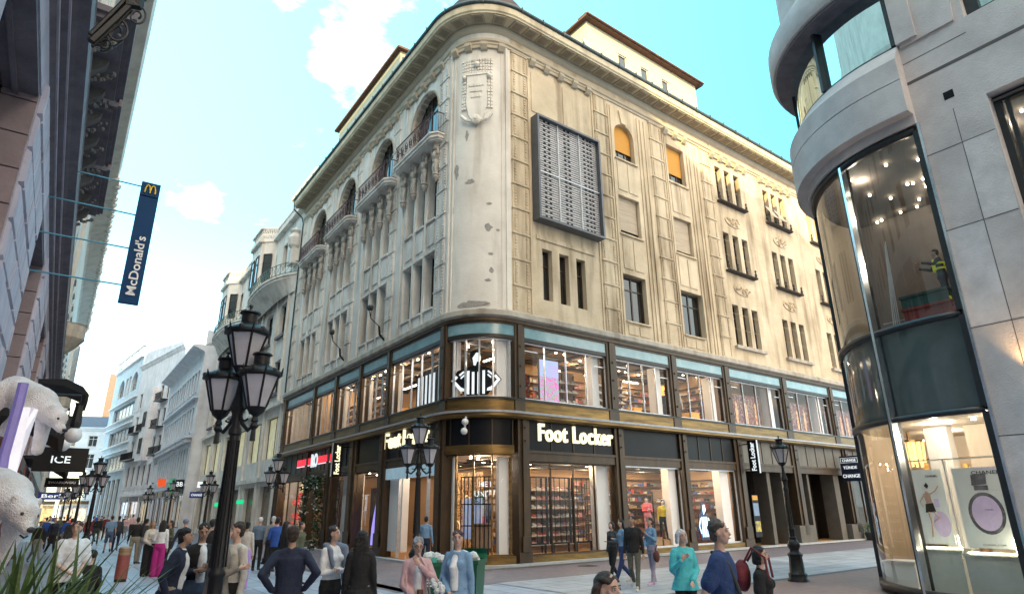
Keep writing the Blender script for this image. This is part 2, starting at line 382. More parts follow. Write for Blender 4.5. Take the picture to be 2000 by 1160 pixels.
# ledges, mouldings, cornice, soffit, gutter
full = path(UL, UR, 16)
mb = MB(); sweep(mb, [(0, 9.15), (.18, 9.18), (.26, 9.24), (.26, 9.44), (.2, 9.5), (0, 9.56)], full); mb.build('ledge', LEDGE, HB, smooth=True)
def lmat(part, name, prof, mats=(None, None, None), **k):
    for pth, m in ((path(UL, 0, 9)[:6], 0), (path(0, UR, 9)[-6:], 1)):
        pass
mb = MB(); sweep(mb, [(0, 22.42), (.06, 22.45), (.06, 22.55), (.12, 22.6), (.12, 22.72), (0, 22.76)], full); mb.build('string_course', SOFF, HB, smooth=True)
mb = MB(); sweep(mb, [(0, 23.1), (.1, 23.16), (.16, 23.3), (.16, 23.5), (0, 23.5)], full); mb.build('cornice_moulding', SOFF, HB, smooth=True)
mb = MB(); sweep(mb, [(-.3, 23.5), (.86, 23.5), (.86, 23.56), (.92, 23.62), (.92, 23.98), (-.3, 23.98)], full); mb.build('cornice', mat('cornice stone', (.66, .58, .42), .85, scale=1.5, c2=(.50, .43, .31), streak=.5), HB, smooth=True)
def along(path_, step, off=0.):   # frames at equal steps along the wall path
    out = []; d = off; acc = 0
    for (p, o), (q, o2) in zip(path_[:-1], path_[1:]):
        L_ = (q - p).length
        while d <= acc + L_:
            t = (d - acc) / L_; n = (o * (1 - t) + o2 * t).normalized(); out.append(Fr(p.lerp(q, t), (q - p).normalized(), n)); d += step
        acc += L_
    return out
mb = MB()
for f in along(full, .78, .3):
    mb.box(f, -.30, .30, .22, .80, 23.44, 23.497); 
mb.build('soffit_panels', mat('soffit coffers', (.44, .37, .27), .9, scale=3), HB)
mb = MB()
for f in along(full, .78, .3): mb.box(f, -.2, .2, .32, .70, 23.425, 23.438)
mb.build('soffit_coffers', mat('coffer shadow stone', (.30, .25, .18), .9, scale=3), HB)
mb = MB(); sweep(mb, [(.92 + .11 * math.cos(a), 24.06 + .12 * math.sin(a)) for a in [math.pi * 2 * k / 10 for k in range(10)]], full)
for f in along(full, 1.3, .5): mb.box(f, -.02, .02, .8, 1.04, 23.93, 24.2)
mb.build('gutter', GUT, HB, smooth=True)
mb = MB(); sweep(mb, [(-.2, 23.98), (.8, 23.98), (-.35, 25.2), (-.9, 25.2)], full); mb.build('roof', TILE, HB)
mb = MB()
for f in along(full, .62, .3):
    mb.tube([f.p(0, -.3, 25.15), f.p(0, -.26, 25.32)], .02, 4)
mb.build('snow_guards', GUT, HB)
mb = MB(); mb.lathe(CC - (oL + oR).normalized() * .2, [(2.35, 24.6), (2.2, 25.4), (1.7, 26.2), (1.0, 26.9), (.3, 27.3), (.05, 27.4)], 20); mb.build('corner_roof', TILE, HB, smooth=True)
mb = MB(); mb.box(FL, 4, UL, -12, -1.2, 23.9, 25.4); mb.box(FR, 5, UR, -12, -1.25, 23.85, 25.35); mb.build('roof_deck', TILE, HB)
# brackets under the string course
mb = MB()
def bracket(fr, x, z=22.42, w=.15):
    mb.prism(Fr(fr.p(x - w, 0, 0), fr.Y, fr.X), [(0, z - .38), (.12, z - .34), (.26, z - .16), (.27, z - .01), (0, z - .01)], 0, 2 * w)
for c in LC:
    for k in range(5): bracket(FL, c - 1.9 + k * .95)
for c0, n, st in ((3.3, 5, .92), (13.0, 3, .85), (17.3, 5, .85), (22.5, 5, .85), (27.8, 5, .85)):
    for k in range(n): bracket(FR, c0 + k * st)
for t in (.16, .38, .60, .84): bracket(arcframe(t), 0)
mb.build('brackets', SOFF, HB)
mb = MB()
for c in LC: mb.box(FL, c - 1.75, c + 1.75, 0, .1, 22.2, 22.36)
for a, b in ((3.45, 6.85), (13.1, 14.6), (17.4, 20.6), (22.6, 25.8), (27.9, 31.1)): mb.box(FR, a, b, 0, .1, 22.2, 22.36)
sweep(mb, [(0, 22.2), (.1, 22.2), (.1, 22.36), (0, 22.36)], path(TL, TL, 14)[2:13]); mb.build('bracket_frieze', SOFF, HB)
# rusticated strips
def strip(fr, a, b, m, z0=9.56, z1=22.4, seed=1):
    r = random.Random(seed); mb = MB(); z = z0; k = 0
    while z < z1 - .2:
        h = min(1.18, z1 - z); e = .05 + r.random() * .025
        n = 5; pr = [(a, 0), (a + .03, e), (b - .03, e), (b, 0)]
        P = [fr.p(x, y, z + (.0 if 0 else .0)) for x, y in pr] + [fr.p(x, y, z + h - .05) for x, y in pr]
        mb.add(P, [(0, 1, 5, 4), (1, 2, 6, 5), (2, 3, 7, 6), (0, 3, 2, 1), (4, 5, 6, 7)])
        mb.box(fr, a - .03, b + .03, 0, e + .05, z + h - .085, z + h - .03)
        for s_, x in ((1, a + .14), (-1, b - .14)):   # rough carved margin
            for q in range(7):
                zz = z + .08 + q * (h - .2) / 7; mb.box(fr, x - .05, x + .05, e, e + .025 + r.random() * .02, zz, zz + .09)
        z += h; k += 1
    return mb.build('pilaster_strip', m, HB)
for i, (a, b) in enumerate(((2.08, 2.85), (7.28, 8.05), (12.58, 13.35), (17.9, 18.65), (23.2, 23.98))): strip(FL, a, b, STONE_L, seed=i)
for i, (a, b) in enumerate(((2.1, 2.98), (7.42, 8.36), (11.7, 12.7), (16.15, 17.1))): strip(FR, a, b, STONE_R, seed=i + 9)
# fluted ribs beside the strips and raised panels between the storeys
mb = MB()
for c in LC:
    for s_ in (-1, 1):
        mb.box(FL, c + s_ * 1.98 - .06, c + s_ * 1.98 + .06, 0, .07, 9.56, 22.2); mb.box(FL, c + s_ * 1.72 - .03, c + s_ * 1.72 + .03, 0, .04, 9.56, 22.2)
    for x in (-1.12, 0, 1.12):
        mb.box(FL, c + x - .32, c + x + .32, 0, .05, 13.15, 14.15); mb.box(FL, c + x - .3, c + x + .3, 0, .04, 9.62, 9.98)
        mb.box(FL, c + x - .46, c + x + .46, 0, .09, 12.74, 12.84); mb.box(FL, c + x - .46, c + x + .46, 0, .1, 10.07, 10.14); mb.box(FL, c + x - .42, c + x + .42, 0, .1, 14.3, 14.39)
    for x in (-.56, .56): mb.box(FL, c + x - .1, c + x + .1, 0, .06, 9.56, 17.6)
    for x in (-1.62, 1.62): mb.box(FL, c + x - .06, c + x + .02, 0, .05, 9.56, 17.6)
mb.build('facade_panels', STONE_L, HB)
mb = MB()
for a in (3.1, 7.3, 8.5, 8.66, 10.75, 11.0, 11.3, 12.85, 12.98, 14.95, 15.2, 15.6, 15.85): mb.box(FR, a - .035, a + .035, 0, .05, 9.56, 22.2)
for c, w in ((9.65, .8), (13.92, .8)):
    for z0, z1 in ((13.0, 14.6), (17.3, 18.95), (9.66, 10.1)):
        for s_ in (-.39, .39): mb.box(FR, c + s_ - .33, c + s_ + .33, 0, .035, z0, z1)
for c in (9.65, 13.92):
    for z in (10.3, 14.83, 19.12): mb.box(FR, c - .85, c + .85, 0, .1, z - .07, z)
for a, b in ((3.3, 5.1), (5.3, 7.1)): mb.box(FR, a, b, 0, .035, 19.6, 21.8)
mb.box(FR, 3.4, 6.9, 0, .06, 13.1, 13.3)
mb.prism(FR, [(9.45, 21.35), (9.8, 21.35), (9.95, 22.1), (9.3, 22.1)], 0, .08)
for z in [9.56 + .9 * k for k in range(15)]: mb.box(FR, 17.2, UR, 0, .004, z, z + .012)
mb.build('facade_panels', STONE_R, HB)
# corner mouldings
mb = MB()
for t in (.07, .93): mb.box(arcframe(t), -.05, .05, -.02, .07, 9.56, 22.4)
for t in (.14, .86): mb.box(arcframe(t), -.025, .025, -.02, .04, 9.56, 22.4)
mb.build('corner_ribs', STONE_C, HB)
# carved crest on the rounded corner
mb = MB(); AP = [arcframe(.27 + .46 * i / 12) for i in range(13)]
for j in range(16):
    z = 18.95 + j * .17; r_ = random.Random(j)
    for i in range(12):
        f, g = AP[i], AP[i + 1]
        if j < 11 and 3 <= i <= 8: continue
        e = .05 + .03 * r_.random()
        q = [f.p(0, 0, z), g.p(0, 0, z), g.p(0, 0, z + .15), f.p(0, 0, z + .15)]; w = [f.p(.02, e, z + .01), g.p(-.02, e, z + .01), g.p(-.02, e, z + .14), f.p(.02, e, z + .14)]
        mb.add(q + w, [(4, 5, 6, 7), (0, 1, 5, 4), (1, 2, 6, 5), (2, 3, 7, 6), (3, 0, 4, 7)])
f = arcframe(.5)
sh = [(-.62, 20.7), (.62, 20.7), (.66, 19.2), (.5, 18.6), (.2, 18.15), (0, 18.0), (-.2, 18.15), (-.5, 18.6), (-.66, 19.2)]
mb.prism(f.sh(b=-.14), [(x * .72, z) for x, z in sh], 0, .2); mb.box(f.sh(b=-.1), -.54, .54, 0, .2, 20.7, 20.8)
for s_ in (-1, 1): mb.ball(f.p(s_ * .58, .04, 20.62), .11, 8)
mb.ball(f.p(0, .14, 18.28), .24, 10, (1, .6, 1.1)); mb.ball(f.p(0, .26, 18.26), .06, 6); mb.ball(f.p(0, .12, 21.25), .14, 8)
for s_ in (-1, 1): mb.tube([f.p(s_ * .15, .12, 18.2), f.p(s_ * .45, .1, 18.3), f.p(s_ * .7, .02, 18.6)], .07, 6)
crest = mb.build('carved_crest', STONE_C, HB)
mb = MB(); r_ = random.Random(1)
for j in range(3):
    for k in range(6 - j): mb.box(f, -.36 + k * .12 + j * .05, -.28 + k * .12 + j * .05 + r_.random() * .02, .07, .1, 20.1 - j * .3, 20.27 - j * .3)
mb.build('worn_inscription', STONE_C, crest)
# bare mortar where the render has fallen off
mb = MB(); r_ = random.Random(5)
for t, z, w, h in ((.36, 17.6, .22, .6), (.2, 15.9, .3, .9), (.42, 15.3, .5, .35), (.14, 14.1, .2, .4), (.68, 14.2, .3, .18), (.67, 13.1, .4, .42), (.80, 13.0, .2, .14), (.7, 11.9, .28, .2), (.71, 11.2, .22, .34), (.67, 10.75, .3, .18), (.5, 9.75, 1.5, .34), (.35, 9.72, .7, .3)):
    f = arcframe(t); n = 13; a0 = r_.random() * 6
    mb.prism(f, [(w * .42 * math.cos(2 * math.pi * k / n) * (.6 + .6 * r_.random()), z + h * .42 * math.sin(2 * math.pi * k / n) * (.6 + .6 * r_.random())) for k in range(n)], -.05 - w * w * .1, .006)
mb.build('bare_mortar', RENDERGREY, HB)
# oval medallions, sills, planters on the right facade
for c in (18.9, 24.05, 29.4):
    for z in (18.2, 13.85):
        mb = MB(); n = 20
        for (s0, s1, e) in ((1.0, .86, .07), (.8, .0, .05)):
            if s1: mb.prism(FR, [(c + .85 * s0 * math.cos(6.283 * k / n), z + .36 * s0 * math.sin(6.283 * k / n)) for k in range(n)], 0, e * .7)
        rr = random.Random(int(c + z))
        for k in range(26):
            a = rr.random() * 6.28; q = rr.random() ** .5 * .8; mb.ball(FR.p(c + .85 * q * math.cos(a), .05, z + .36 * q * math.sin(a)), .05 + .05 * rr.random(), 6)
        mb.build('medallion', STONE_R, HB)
    mb = MB(); mb.box(FR, c - 1.45, c + 1.45, 0, .2, 10.2, 10.36); mb.build('sill', LEDGE, HB)
    for z in (14.75, 19.2):
        mb = MB(); mb.box(FR, c - 1.4, c + 1.4, 0, .26, z - .02, z + .1)
        for k in range(4): mb.lathe(FR.p(c - 1.35 + k * .9, .2, z), [(.05, 0), (.07, .3), (.03, .45), (.07, .5), (.02, .6)], 6)
        for k in range(24): mb.ball(FR.p(c - 1.35 + k * .117, .26, z + .03), .07, 5)
        mb.build('sill', mat('blackened stone sill', (.06, .05, .045), .8, scale=6, bump=.4), HB)
# awnings over the upper slots
for k in (-1, 0):
    mb = MB(); x = 24.05 + k * .95; mb.face([FR.p(x - .32, .02, 20.5), FR.p(x + .32, .02, 20.5), FR.p(x + .32, .55, 19.5), FR.p(x - .32, .55, 19.5)])
    for s_ in (-.32, .32): mb.tube([FR.p(x + s_, 0, 19.7), FR.p(x + s_, .55, 19.5)], .015, 4)
    mb.build('awning', SHUT, HB)
# balconies with caryatids
def figure(mb, fr, r_):
    """small carved atlas figure, 1.9 high, standing out from the wall"""
    y = .17; tw = (r_.random() - .5) * .1
    mb.lathe(fr.p(0, y, -1.95), [(.02, 0), (.13, .12), (.17, .22), (.13, .28), (.19, .34), (.16, .4)], 8)
    for s_ in (-1, 1):
        mb.tube([fr.p(s_ * .06, y, -1.6), fr.p(s_ * .1 + tw * .5, y + .06, -1.25), fr.p(s_ * .08 + tw, y, -.92)], .075, 7, .11)
        mb.tube([fr.p(s_ * .17, y, -.45), fr.p(s_ * .28, y + .08, -.62 + .25 * (s_ > 0)), fr.p(s_ * (.3 if s_ < 0 else .2), y + .1, -.3 + .25 * (s_ > 0))], .06, 6, .045)
    mb.ball(fr.p(tw, y, -.88), .17, 8, (1, .8, .9)); mb.ball(fr.p(tw * .5, y + .02, -.58), .2, 8, (1, .75, 1.25)); mb.ball(fr.p(0, y + .06, -.2), .12, 8, (.9, 1, 1.15))
    mb.box(fr, -.17, .17, 0, .36, -.06, .02); mb.lathe(fr.p(0, y, -.14), [(.12, 0), (.17, .08)], 8)
for bi, c in enumerate(LC):
    mb = MB()
    sweepP = [(FL.p(c - 2.15, 0, 0), -dL), ]
    dk = [(c - 2.15, 0), (c - 2.15, .35), (c - 1.85, .62), (c + 1.85, .62), (c + 2.15, .35), (c + 2.15, 0)]
    for z0, z1, g in ((18.02, 18.1, -.06), (18.1, 18.26, .02), (18.26, 18.34, .08)):
        P_ = [FL.p(x + (g if x > c else -g), (y + g if y > 0 else 0), z0) for x, y in dk]; Q_ = [p + ZZ * (z1 - z0) for p in P_]; n = len(dk)
        mb.add(P_ + Q_, [tuple(range(n)), tuple(range(n, 2 * n))] + [(i, (i + 1) % n, n + (i + 1) % n, n + i) for i in range(n)])
    bal = mb.build('balcony', STONE_L, HB)
    mb = MB(); pts = [FL.p(x, y, 0) for x, y in dk]
    for z in (18.42, 19.42): mb.tube([p + ZZ * z for p in pts], .028 if z > 19 else .018, 5)
    for p, q in zip(pts[:-1], pts[1:]):
        L_ = (q - p).length; k = max(2, int(L_ / .11))
        for i in range(k + 1):
            b = p.lerp(q, i / k); mb.tube([b + ZZ * 18.34, b + ZZ * 19.42], .012, 4)
        for i in range(int(L_ / .42)):
            b = p.lerp(q, (i + .5) / max(1, int(L_ / .42))); t = (q - p).normalized()
            mb.tube([b + t * .13 * math.cos(a) + ZZ * (18.9 + .26 * math.sin(a)) for a in [6.283 * w / 10 for w in range(11)]], .02, 4)
            mb.tube([b + t * .07 * math.cos(a) + ZZ * (18.9 + .1 * math.sin(a)) for a in [6.283 * w / 8 for w in range(9)]], .02, 4)
    mb.build('railing', RAIL, bal)
    r_ = random.Random(bi)
    for k in range(4):
        mb = MB(); figure(mb, FL.sh(a=c - 1.68 + k * 1.12, c=18.0), r_); mb.build('carved_figure', mat('carved figure stone', (.50, .46, .41), .85, scale=4, bump=.4, c2=(.36, .32, .29)), HB, smooth=True)
    # coffered arch surround
    mb = MB()
    for k in range(15):
        a = math.pi * (k + .5) / 15 if k < 13 else 0
        if k < 13:
            a = math.pi * (k + .5) / 13; f = Fr(FL.p(c, 0, 20.35), FL.X * math.cos(a) + ZZ * math.sin(a), FL.Y, FL.X * -math.sin(a) + ZZ * math.cos(a))
            mb.box(f, 1.34, 1.39, -.36, -.08, -.1, .1)
    mb.tube([FL.p(c + 1.46 * math.cos(math.pi * k / 16), .01, 20.35 + 1.46 * math.sin(math.pi * k / 16)) for k in range(17)], .05, 5)
    for z in (18.6, 18.95, 19.3, 19.65, 20.0):
        for s_ in (-1, 1): mb.box(FL, c + s_ * 1.37 - .03, c + s_ * 1.37 + .03, -.36, -.08, z, z + .2)
    mb.build('arch_coffers', mat('arch coffer stone', (.50, .43, .34), .9, scale=4), HB)
# penthouses
mb = MB(); y = -1.0
wallgrid(mb, FR.sh(b=y), 8.3, 18.2, 25.0, 28.3, [(10.84, 11.58, 26.45, 27.35), (12.8, 13.5, 26.45, 27.35), (14.73, 15.42, 26.45, 27.35)], .15)
mb.face([FR.p(8.3, y, 25), FR.p(8.3, y - 5, 25), FR.p(8.3, y - 5, 28.3), FR.p(8.3, y, 28.3)]); mb.face([FR.p(18.2, y, 25), FR.p(18.2, y - 5, 25), FR.p(18.2, y - 5, 28.3), FR.p(18.2, y, 28.3)])
ph = mb.build('penthouse', PLAST, HB)
for a, b in ((10.84, 11.58), (12.8, 13.5), (14.73, 15.42)): window(FR.sh(b=y), a, b, 26.45, 27.35, ph, .1, fm=WHITEF, nv=0, nh=0, name='window')
mb = MB(); mb.box(FR, 8.0, 18.6, y - 5.2, y + .35, 28.3, 28.42); mb.box(FR, 8.05, 18.55, y - .4, y + .3, 28.42, 28.6); mb.tube([FR.p(8.0, y + .42, 28.42), FR.p(18.6, y + .42, 28.42)], .07, 6); mb.build('roof', REDTILE, ph)
mb = MB(); wallgrid(mb, FL.sh(b=y), 10.4, 21.0, 25.0, 29.1, [], .15); mb.face([FL.p(10.4, y, 25), FL.p(10.4, y - 5, 25), FL.p(10.4, y - 5, 29.1), FL.p(10.4, y, 29.1)])
mb.build('penthouse', PLAST, HB)
mb = MB(); mb.box(FL, 10.1, 21.3, y - 5.2, y + .3, 29.1, 29.25); mb.build('roof', REDTILE, HB)
mb = MB(); mb.tube([FR.p(7.6, -.6, 26.4), FR.p(8.15, -.5, 25.6), FR.p(8.3, .3, 24.6)], .09, 6); mb.build('downpipe', CANOPY, HB)
mb = MB(); mb.prism(FR.sh(b=-1.2), [(19.6, 24.6), (23.4, 25.9), (25.2, 25.9), (25.4, 24.4)], -1.5, .6); mb.build('dormer_roof', mat('grey slate', (.3, .27, .26), .9, scale=6, bump=.6), HB)
mb = MB()
for k in range(4): mb.tube([FR.p(25.6 + k * 1.1, -1.6, 24.6), FR.p(26.3 + k * 1.1, -1.9, 26.3)], .025, 4)
mb.build('aerials', WHITEF, HB)
mb = MB(); mb.tube([FL.p(UL + .15, .9, 23.95), FL.p(UL + .2, .85, 23.4), FL.p(UL + .1, .2, 22.8), FL.p(UL - .05, .12, 22.3), FL.p(UL - .05, .12, 9.6)], .06, 6); mb.build('downpipe', GUT, HB)
# ---------------------------------------------------------------- shop levels
P = full
mb = MB(); band(mb, 0, .14, 9.02, 9.15, P); band(mb, .0, .08, 8.94, 9.02, P); mb.build('bronze_head_band', BRONZE, HB)
mb = MB(); band(mb, -.1, .03, 8.5, 8.94, P); mb.build('fascia', FASCIA, HB, smooth=True)
mb = MB(); band(mb, -.1, .06, 8.35, 8.5, P); mb.build('transom_bar', mat('dark transom', (.03, .027, .025), .4, .3), HB)
# spandrel and canopy
mb = MB(); band(mb, -.1, .04, 5.46, 5.94, path(UL, UR, 16)); mb.build('spandrel', GOLD, HB, smooth=True)
mb = MB(); band(mb, -.1, .09, 5.94, 6.02, P); mb.build('window_ledge', mat('dark transom', (.03, .027, .025)), HB)
mb = MB(); sweep(mb, [(0, 5.38), (.42, 5.38), (.44, 5.46), (.0, 5.5)], P); mb.build('canopy', CANOPY, HB, smooth=True)
mb = MB(); sweep(mb, [(0, 5.2), (.30, 5.2), (.38, 5.27), (.38, 5.375), (0, 5.375)], P); mb.build('canopy_underside', GOLD, HB, smooth=True)
# bronze pillars
PL2 = ((23.3, 23.98), (17.42, 18.0), (13.78, 14.36), (10.3, 10.82), (6.85, 7.36), (1.67, 2.17)); PR2 = ((2.1, 2.6), (7.27, 7.86), (11.57, 12.12), (15.88, 16.48), (21.42, 22.05), (26.83, 27.4), (32, 32.6))
PL1 = ((23.3, 23.98), (17.42, 18.1), (13.78, 14.56), (10.4, 11.3), (6.92, 7.65), (1.7, 2.3)); PR1 = ((2.2, 2.75), (7.45, 8.0), (11.77, 12.32), (16.09, 16.79), (21.44, 22.14), (27.28, 27.92), (32, 32.6))
for fr, A, B in ((FL, PL2, PL1), (FR, PR2, PR1)):
    for (a, b), (c, d) in zip(A, B):
        mb = MB(); mb.box(fr, a, b, -.35, .08, 6.02, 9.0); mb.box(fr, a + .14, b - .14, .08, .13, 6.02, 9.0)
        mb.box(fr, a, b, .04, .075, 5.5, 5.94)
        for z in (6.5, 7.3, 8.1): mb.lathe(fr.p((a + b) / 2, .14, z), [(.05, 0), (.05, .04)], 8, ax=fr.Y)
        mb.build('bronze_pillar', BRONZE, HB)
        mb = MB(); mb.box(fr, c, d, -.4, .1, .0, 5.2); w = (d - c) / 3; mb.box(fr, c + w, d - w, .1, .17, .5, 5.2); mb.box(fr, c - .02, d + .02, .1, .15, .0, .45); mb.box(fr, c + .1, d - .1, .17, .2, .46, 1.0)
        for z in (4.4, 4.9): mb.lathe(fr.p((c + d) / 2, .2, z), [(.04, 0), (.04, .05)], 8, ax=fr.Y)
        mb.build('bronze_pillar', BRONZE, HB)
def shopwin(fr, a, b, z0, z1, nv, transom=None, m=None, depth=.12, xs=None):
    mb = MB(); m = m or CANOPY; fw = .05
    mb.box(fr, a, b, -depth - .04, -depth + .05, z0, z0 + .06); mb.box(fr, a, b, -depth - .04, -depth + .05, z1 - .06, z1)
    for x in (xs or [a + (b - a) * k / (nv + 1) for k in range(nv + 2)]): mb.box(fr, x - .018, x + .018, -depth - .02, -depth + .06, z0 + .06, z1 - .06)
    if transom:
        for (x0, x1, z) in transom: mb.box(fr, x0, x1, -depth - .015, -depth + .045, z - .02, z + .02)
    o = mb.build('shop_window', m, HB)
    g = MB(); g.face([fr.p(a, -depth, z0), fr.p(b, -depth, z0), fr.p(b, -depth, z1), fr.p(a, -depth, z1)]); g.build('pane', GLASS, o); return o
for (a, b) in zip(PR2[:-1], PR2[1:]): x0, x1 = a[1], b[0]; shopwin(FR, x0, x1, 6.02, 8.35, 3, [(x0, x0 + .8, 8.0), (x1 - .6, x1, 7.85)])
for (a, b) in zip(PL2[:-1], PL2[1:]): x0, x1 = b[1], a[0]; shopwin(FL, x0, x1, 6.02, 8.35, 3 if x1 - x0 < 4.5 else 4, [(x0, x0 + .8, 7.75), (x1 - .8, x1, 7.9)])
# rounded corner glazing
def cornerglass(z0, z1, ts, m, ring):
    mb = MB(); Pc = path(TL, TL, 14)
    for z in ring: band(mb, -.16, -.06, z - .025, z + .025, Pc)
    for t in ts: f = arcframe(t); mb.box(f, -.025, .025, -.16, -.04, z0, z1)
    o = mb.build('corner_window', m, HB, smooth=True)
    g = MB(); Pc = path(TL, TL, 20)
    for (p, o1), (q, o2) in zip(Pc[:-1], Pc[1:]): g.face([p - o1 * .12 + ZZ * z0, q - o2 * .12 + ZZ * z0, q - o2 * .12 + ZZ * z1, p - o1 * .12 + ZZ * z1])
    g.build('pane', GLASS, o, smooth='all', weld=True); return o
cornerglass(6.02, 8.35, (.03, .2, .38, .56, .74, .97), CANOPY, (6.05, 8.32))
cornerglass(.35, 3.9, (.03, .27, .5, .73, .97), GOLD, (.38, 3.87))
mb = MB(); band(mb, -.1, .05, 3.9, 4.22, path(TL, TL, 14)); mb.build('brass_corner_band', GOLD, HB, smooth=True)
mb = MB(); band(mb, -.08, .0, 4.22, 5.2, path(TL, TL, 14)); o = mb.build('corner_sign_panel', BLACKP, HB, smooth=True)
mb = MB()
for t in (.02, .2, .45, .72, .98): mb.box(arcframe(t), -.02, .02, 0, .05, 4.22, 5.2)
mb.build('panel_mullions', BRONZE, HB)
# ground floor: lintels, dark sign panels, plinth
DOORL = (2.3, 6.92)
mb = MB(); mp_ = MB(); mu = MB(); mpl = MB()
GREENP = mat('green grey fascia board', (.09, .12, .11), .6, scale=2, streak=.5); BEIGEP = mat('beige fascia board', (.15, .14, .12), .6, scale=2, streak=.4)
for fr, A in ((FL, PL1), (FR, PR1)):
    for i, (p, q) in enumerate(zip(A[:-1], A[1:])):
        x0, x1 = (q[1], p[0]) if fr is FL else (p[1], q[0])
        far = (fr is FR and i >= 3) or (fr is FL and i <= 1)
        pm = MB(); pm.box(fr, x0, x1, -.1, .0, 4.07, 5.2); pm.build('fascia_panel', (BEIGEP if fr is FR else GREENP) if far else BLACKP, HB)
        mb.box(fr, x0, x1, -.12, .05, 3.67, 4.07)
        mb.box(fr, x0, x1, .05, .09, 3.97, 4.07)
        n = 4 if not far else 5
        if not (fr is FR and i == 1) and not (fr is FL and i == 3):
            for k in range(1, n): mu.box(fr, x0 + (x1 - x0) * k / n - .02, x0 + (x1 - x0) * k / n + .02, 0, .03, 4.07, 5.2)
        if not ((fr is FL and i == 4) or (fr is FR and i in (3, 4))): mpl.box(fr, x0, x1, -.12, .1, 0, .3)
mb.build('lintel', BRONZE, HB); mu.build('panel_mullions', BRONZE, HB)
band(mpl, -.12, .1, 0, .35, path(TL, TL, 14)); mpl.build('plinth', GOLD, HB)
for (a, b, n) in ((2.75, 7.45, 3), (8.0, 11.77, 0), (12.32, 16.09, 0), (27.92, 32, 2)): shopwin(FR, a, b, .3, 3.67, n, m=CANOPY if n == 0 else BRONZE)
for (a, b, n) in ((7.65, 10.4, 0), (11.3, 13.78, 1), (18.1, 23.3, 2)): shopwin(FL, a, b, .3, 3.67, n, m=BRONZE)
# interiors
mb = MB()
IR, IL = 16.4, 17.6
def roomwall(mb, z0, z1, dp, pm):
    mb.face([FR.p(-dp + .0, -dp, z0), FR.p(IR, -dp, z0), FR.p(IR, -dp, z1), FR.p(-dp, -dp, z1)])
mb.face([FR.p(5.2, -5.2, 0), FR.p(IR, -5.2, 0), FR.p(IR, -5.2, 9), FR.p(5.2, -5.2, 9)]); mb.face([FL.p(5.2, -5.2, 0), FL.p(UL, -5.2, 0), FL.p(UL, -5.2, 9), FL.p(5.2, -5.2, 9)])
mb.face([FR.p(IR, -5.2, 0), FR.p(IR, -.3, 0), FR.p(IR, -.3, 9), FR.p(IR, -5.2, 9)])
mb.face([FR.p(IR, -1.6, 5.6), FR.p(UR, -1.6, 5.6), FR.p(UR, -1.6, 9), FR.p(IR, -1.6, 9)])
mb.face([FL.p(IL, -5.2, 0), FL.p(IL, -.3, 0), FL.p(IL, -.3, 9), FL.p(IL, -5.2, 9)])
mb.build('interior_wall', WARMW, HB)
mb = MB(); poly = lambda z, d0, w0=UL, w1=UR: [FR.p(w1, -d0, z), K + (dL + dR) * d0 * .9 + ZZ * z, FL.p(w0, -d0, z), FL.p(w0, -9, z), K + (dL + dR) * 9 + ZZ * z, FR.p(w1, -9, z)]
def slab(z, name, m, e=.0):
    mb = MB(); d0 = .16
    pp = [p - o * d0 for p, o in path(UL, UR, 8)]; pp = [Vector((p.x, p.y, z)) for p in pp]
    c = K + (dL + dR) * 6; c.z = z; inner = [FR.p(UR, -9, z), K + (dL + dR) * 9 + ZZ * z, FL.p(UL, -9, z)]
    for p, q in zip(pp[:-1], pp[1:]): mb.face([p, q, c])
    mb.face([pp[-1], inner[0], c]); mb.face([inner[0], inner[1], c]); mb.face([inner[1], inner[2], c]); mb.face([inner[2], pp[0], c])
    return mb.build(name, m, HB)
slab(.06, 'shop_floor', WOODF); slab(3.95, 'shop_ceiling', CEIL); slab(5.75, 'upper_floor', WOODF); slab(8.9, 'upper_ceiling', CEIL)
# white return panels beside the pillars inside the glass
mb = MB()
for a in (7.0, 11.2, 15.45, 20.85, 26.2): mb.box(FR, a - .35, a + .05, -.75, -.3, 6.05, 8.34)
for a in (2.2, 7.4, 10.9, 14.4, 18.1): mb.box(FL, a, a + .75, -.8, -.3, 6.05, 8.34)
for t in (.09, .91): mb.box(arcframe(t), -.28, .28, -.5, -.3, 6.05, 8.34); mb.box(arcframe(t), -.2, .2, -.5, -.3, .3, 3.8)
for a in (7.1, 15.6): mb.box(FR, a - .5, a + .2, -.7, -.3, .3, 3.66)
mb.box(FR, 11.2, 11.75, -.7, -.3, .3, 3.66); mb.box(FL, 7.7, 8.3, -.8, -.3, .3, 3.66); mb.box(FL, 11.4, 13.7, -.85, -.6, .3, 3.66)
mb.box(FL, 5.6, 6.9, -.5, -.2, .3, 3.3)
mb.build('display_panels', WHITEW, HB)
# lit spots
def spots(fr, a, b, z, n, dy=(-.9, -3.6), seed=1, m=SPOT, name='ceiling_spots', parent=None):
    r_ = random.Random(seed); mb = MB()
    for k in range(n): mb.lathe(fr.p(a + (b - a) * (k + r_.random() * .8) / n, dy[0] + (dy[1] - dy[0]) * r_.random(), z - .12), [(.05, 0), (.05, .1)], 8)
    mb.build(name, m, parent or HB)
spots(FR, 2.7, 16.2, 3.95, 34, seed=2); spots(FR, 2.7, 21, 8.9, 30, seed=3); spots(FL, 1, 17, 3.95, 22, seed=4); spots(FL, 1.5, 23, 8.9, 30, seed=5)
mb = MB()
for k in range(5): mb.box(FR, 3 + k * 2.7, 4.1 + k * 2.7, -2.6, -2.54, 8.05, 8.1)
for k in range(5): mb.box(FL, 1.5 + k * 4, 3 + k * 4, -2.6, -2.54, 8.05, 8.1)
mb.build('strip_lights', SPOT, HB)
mb = MB(); r_ = random.Random(8)
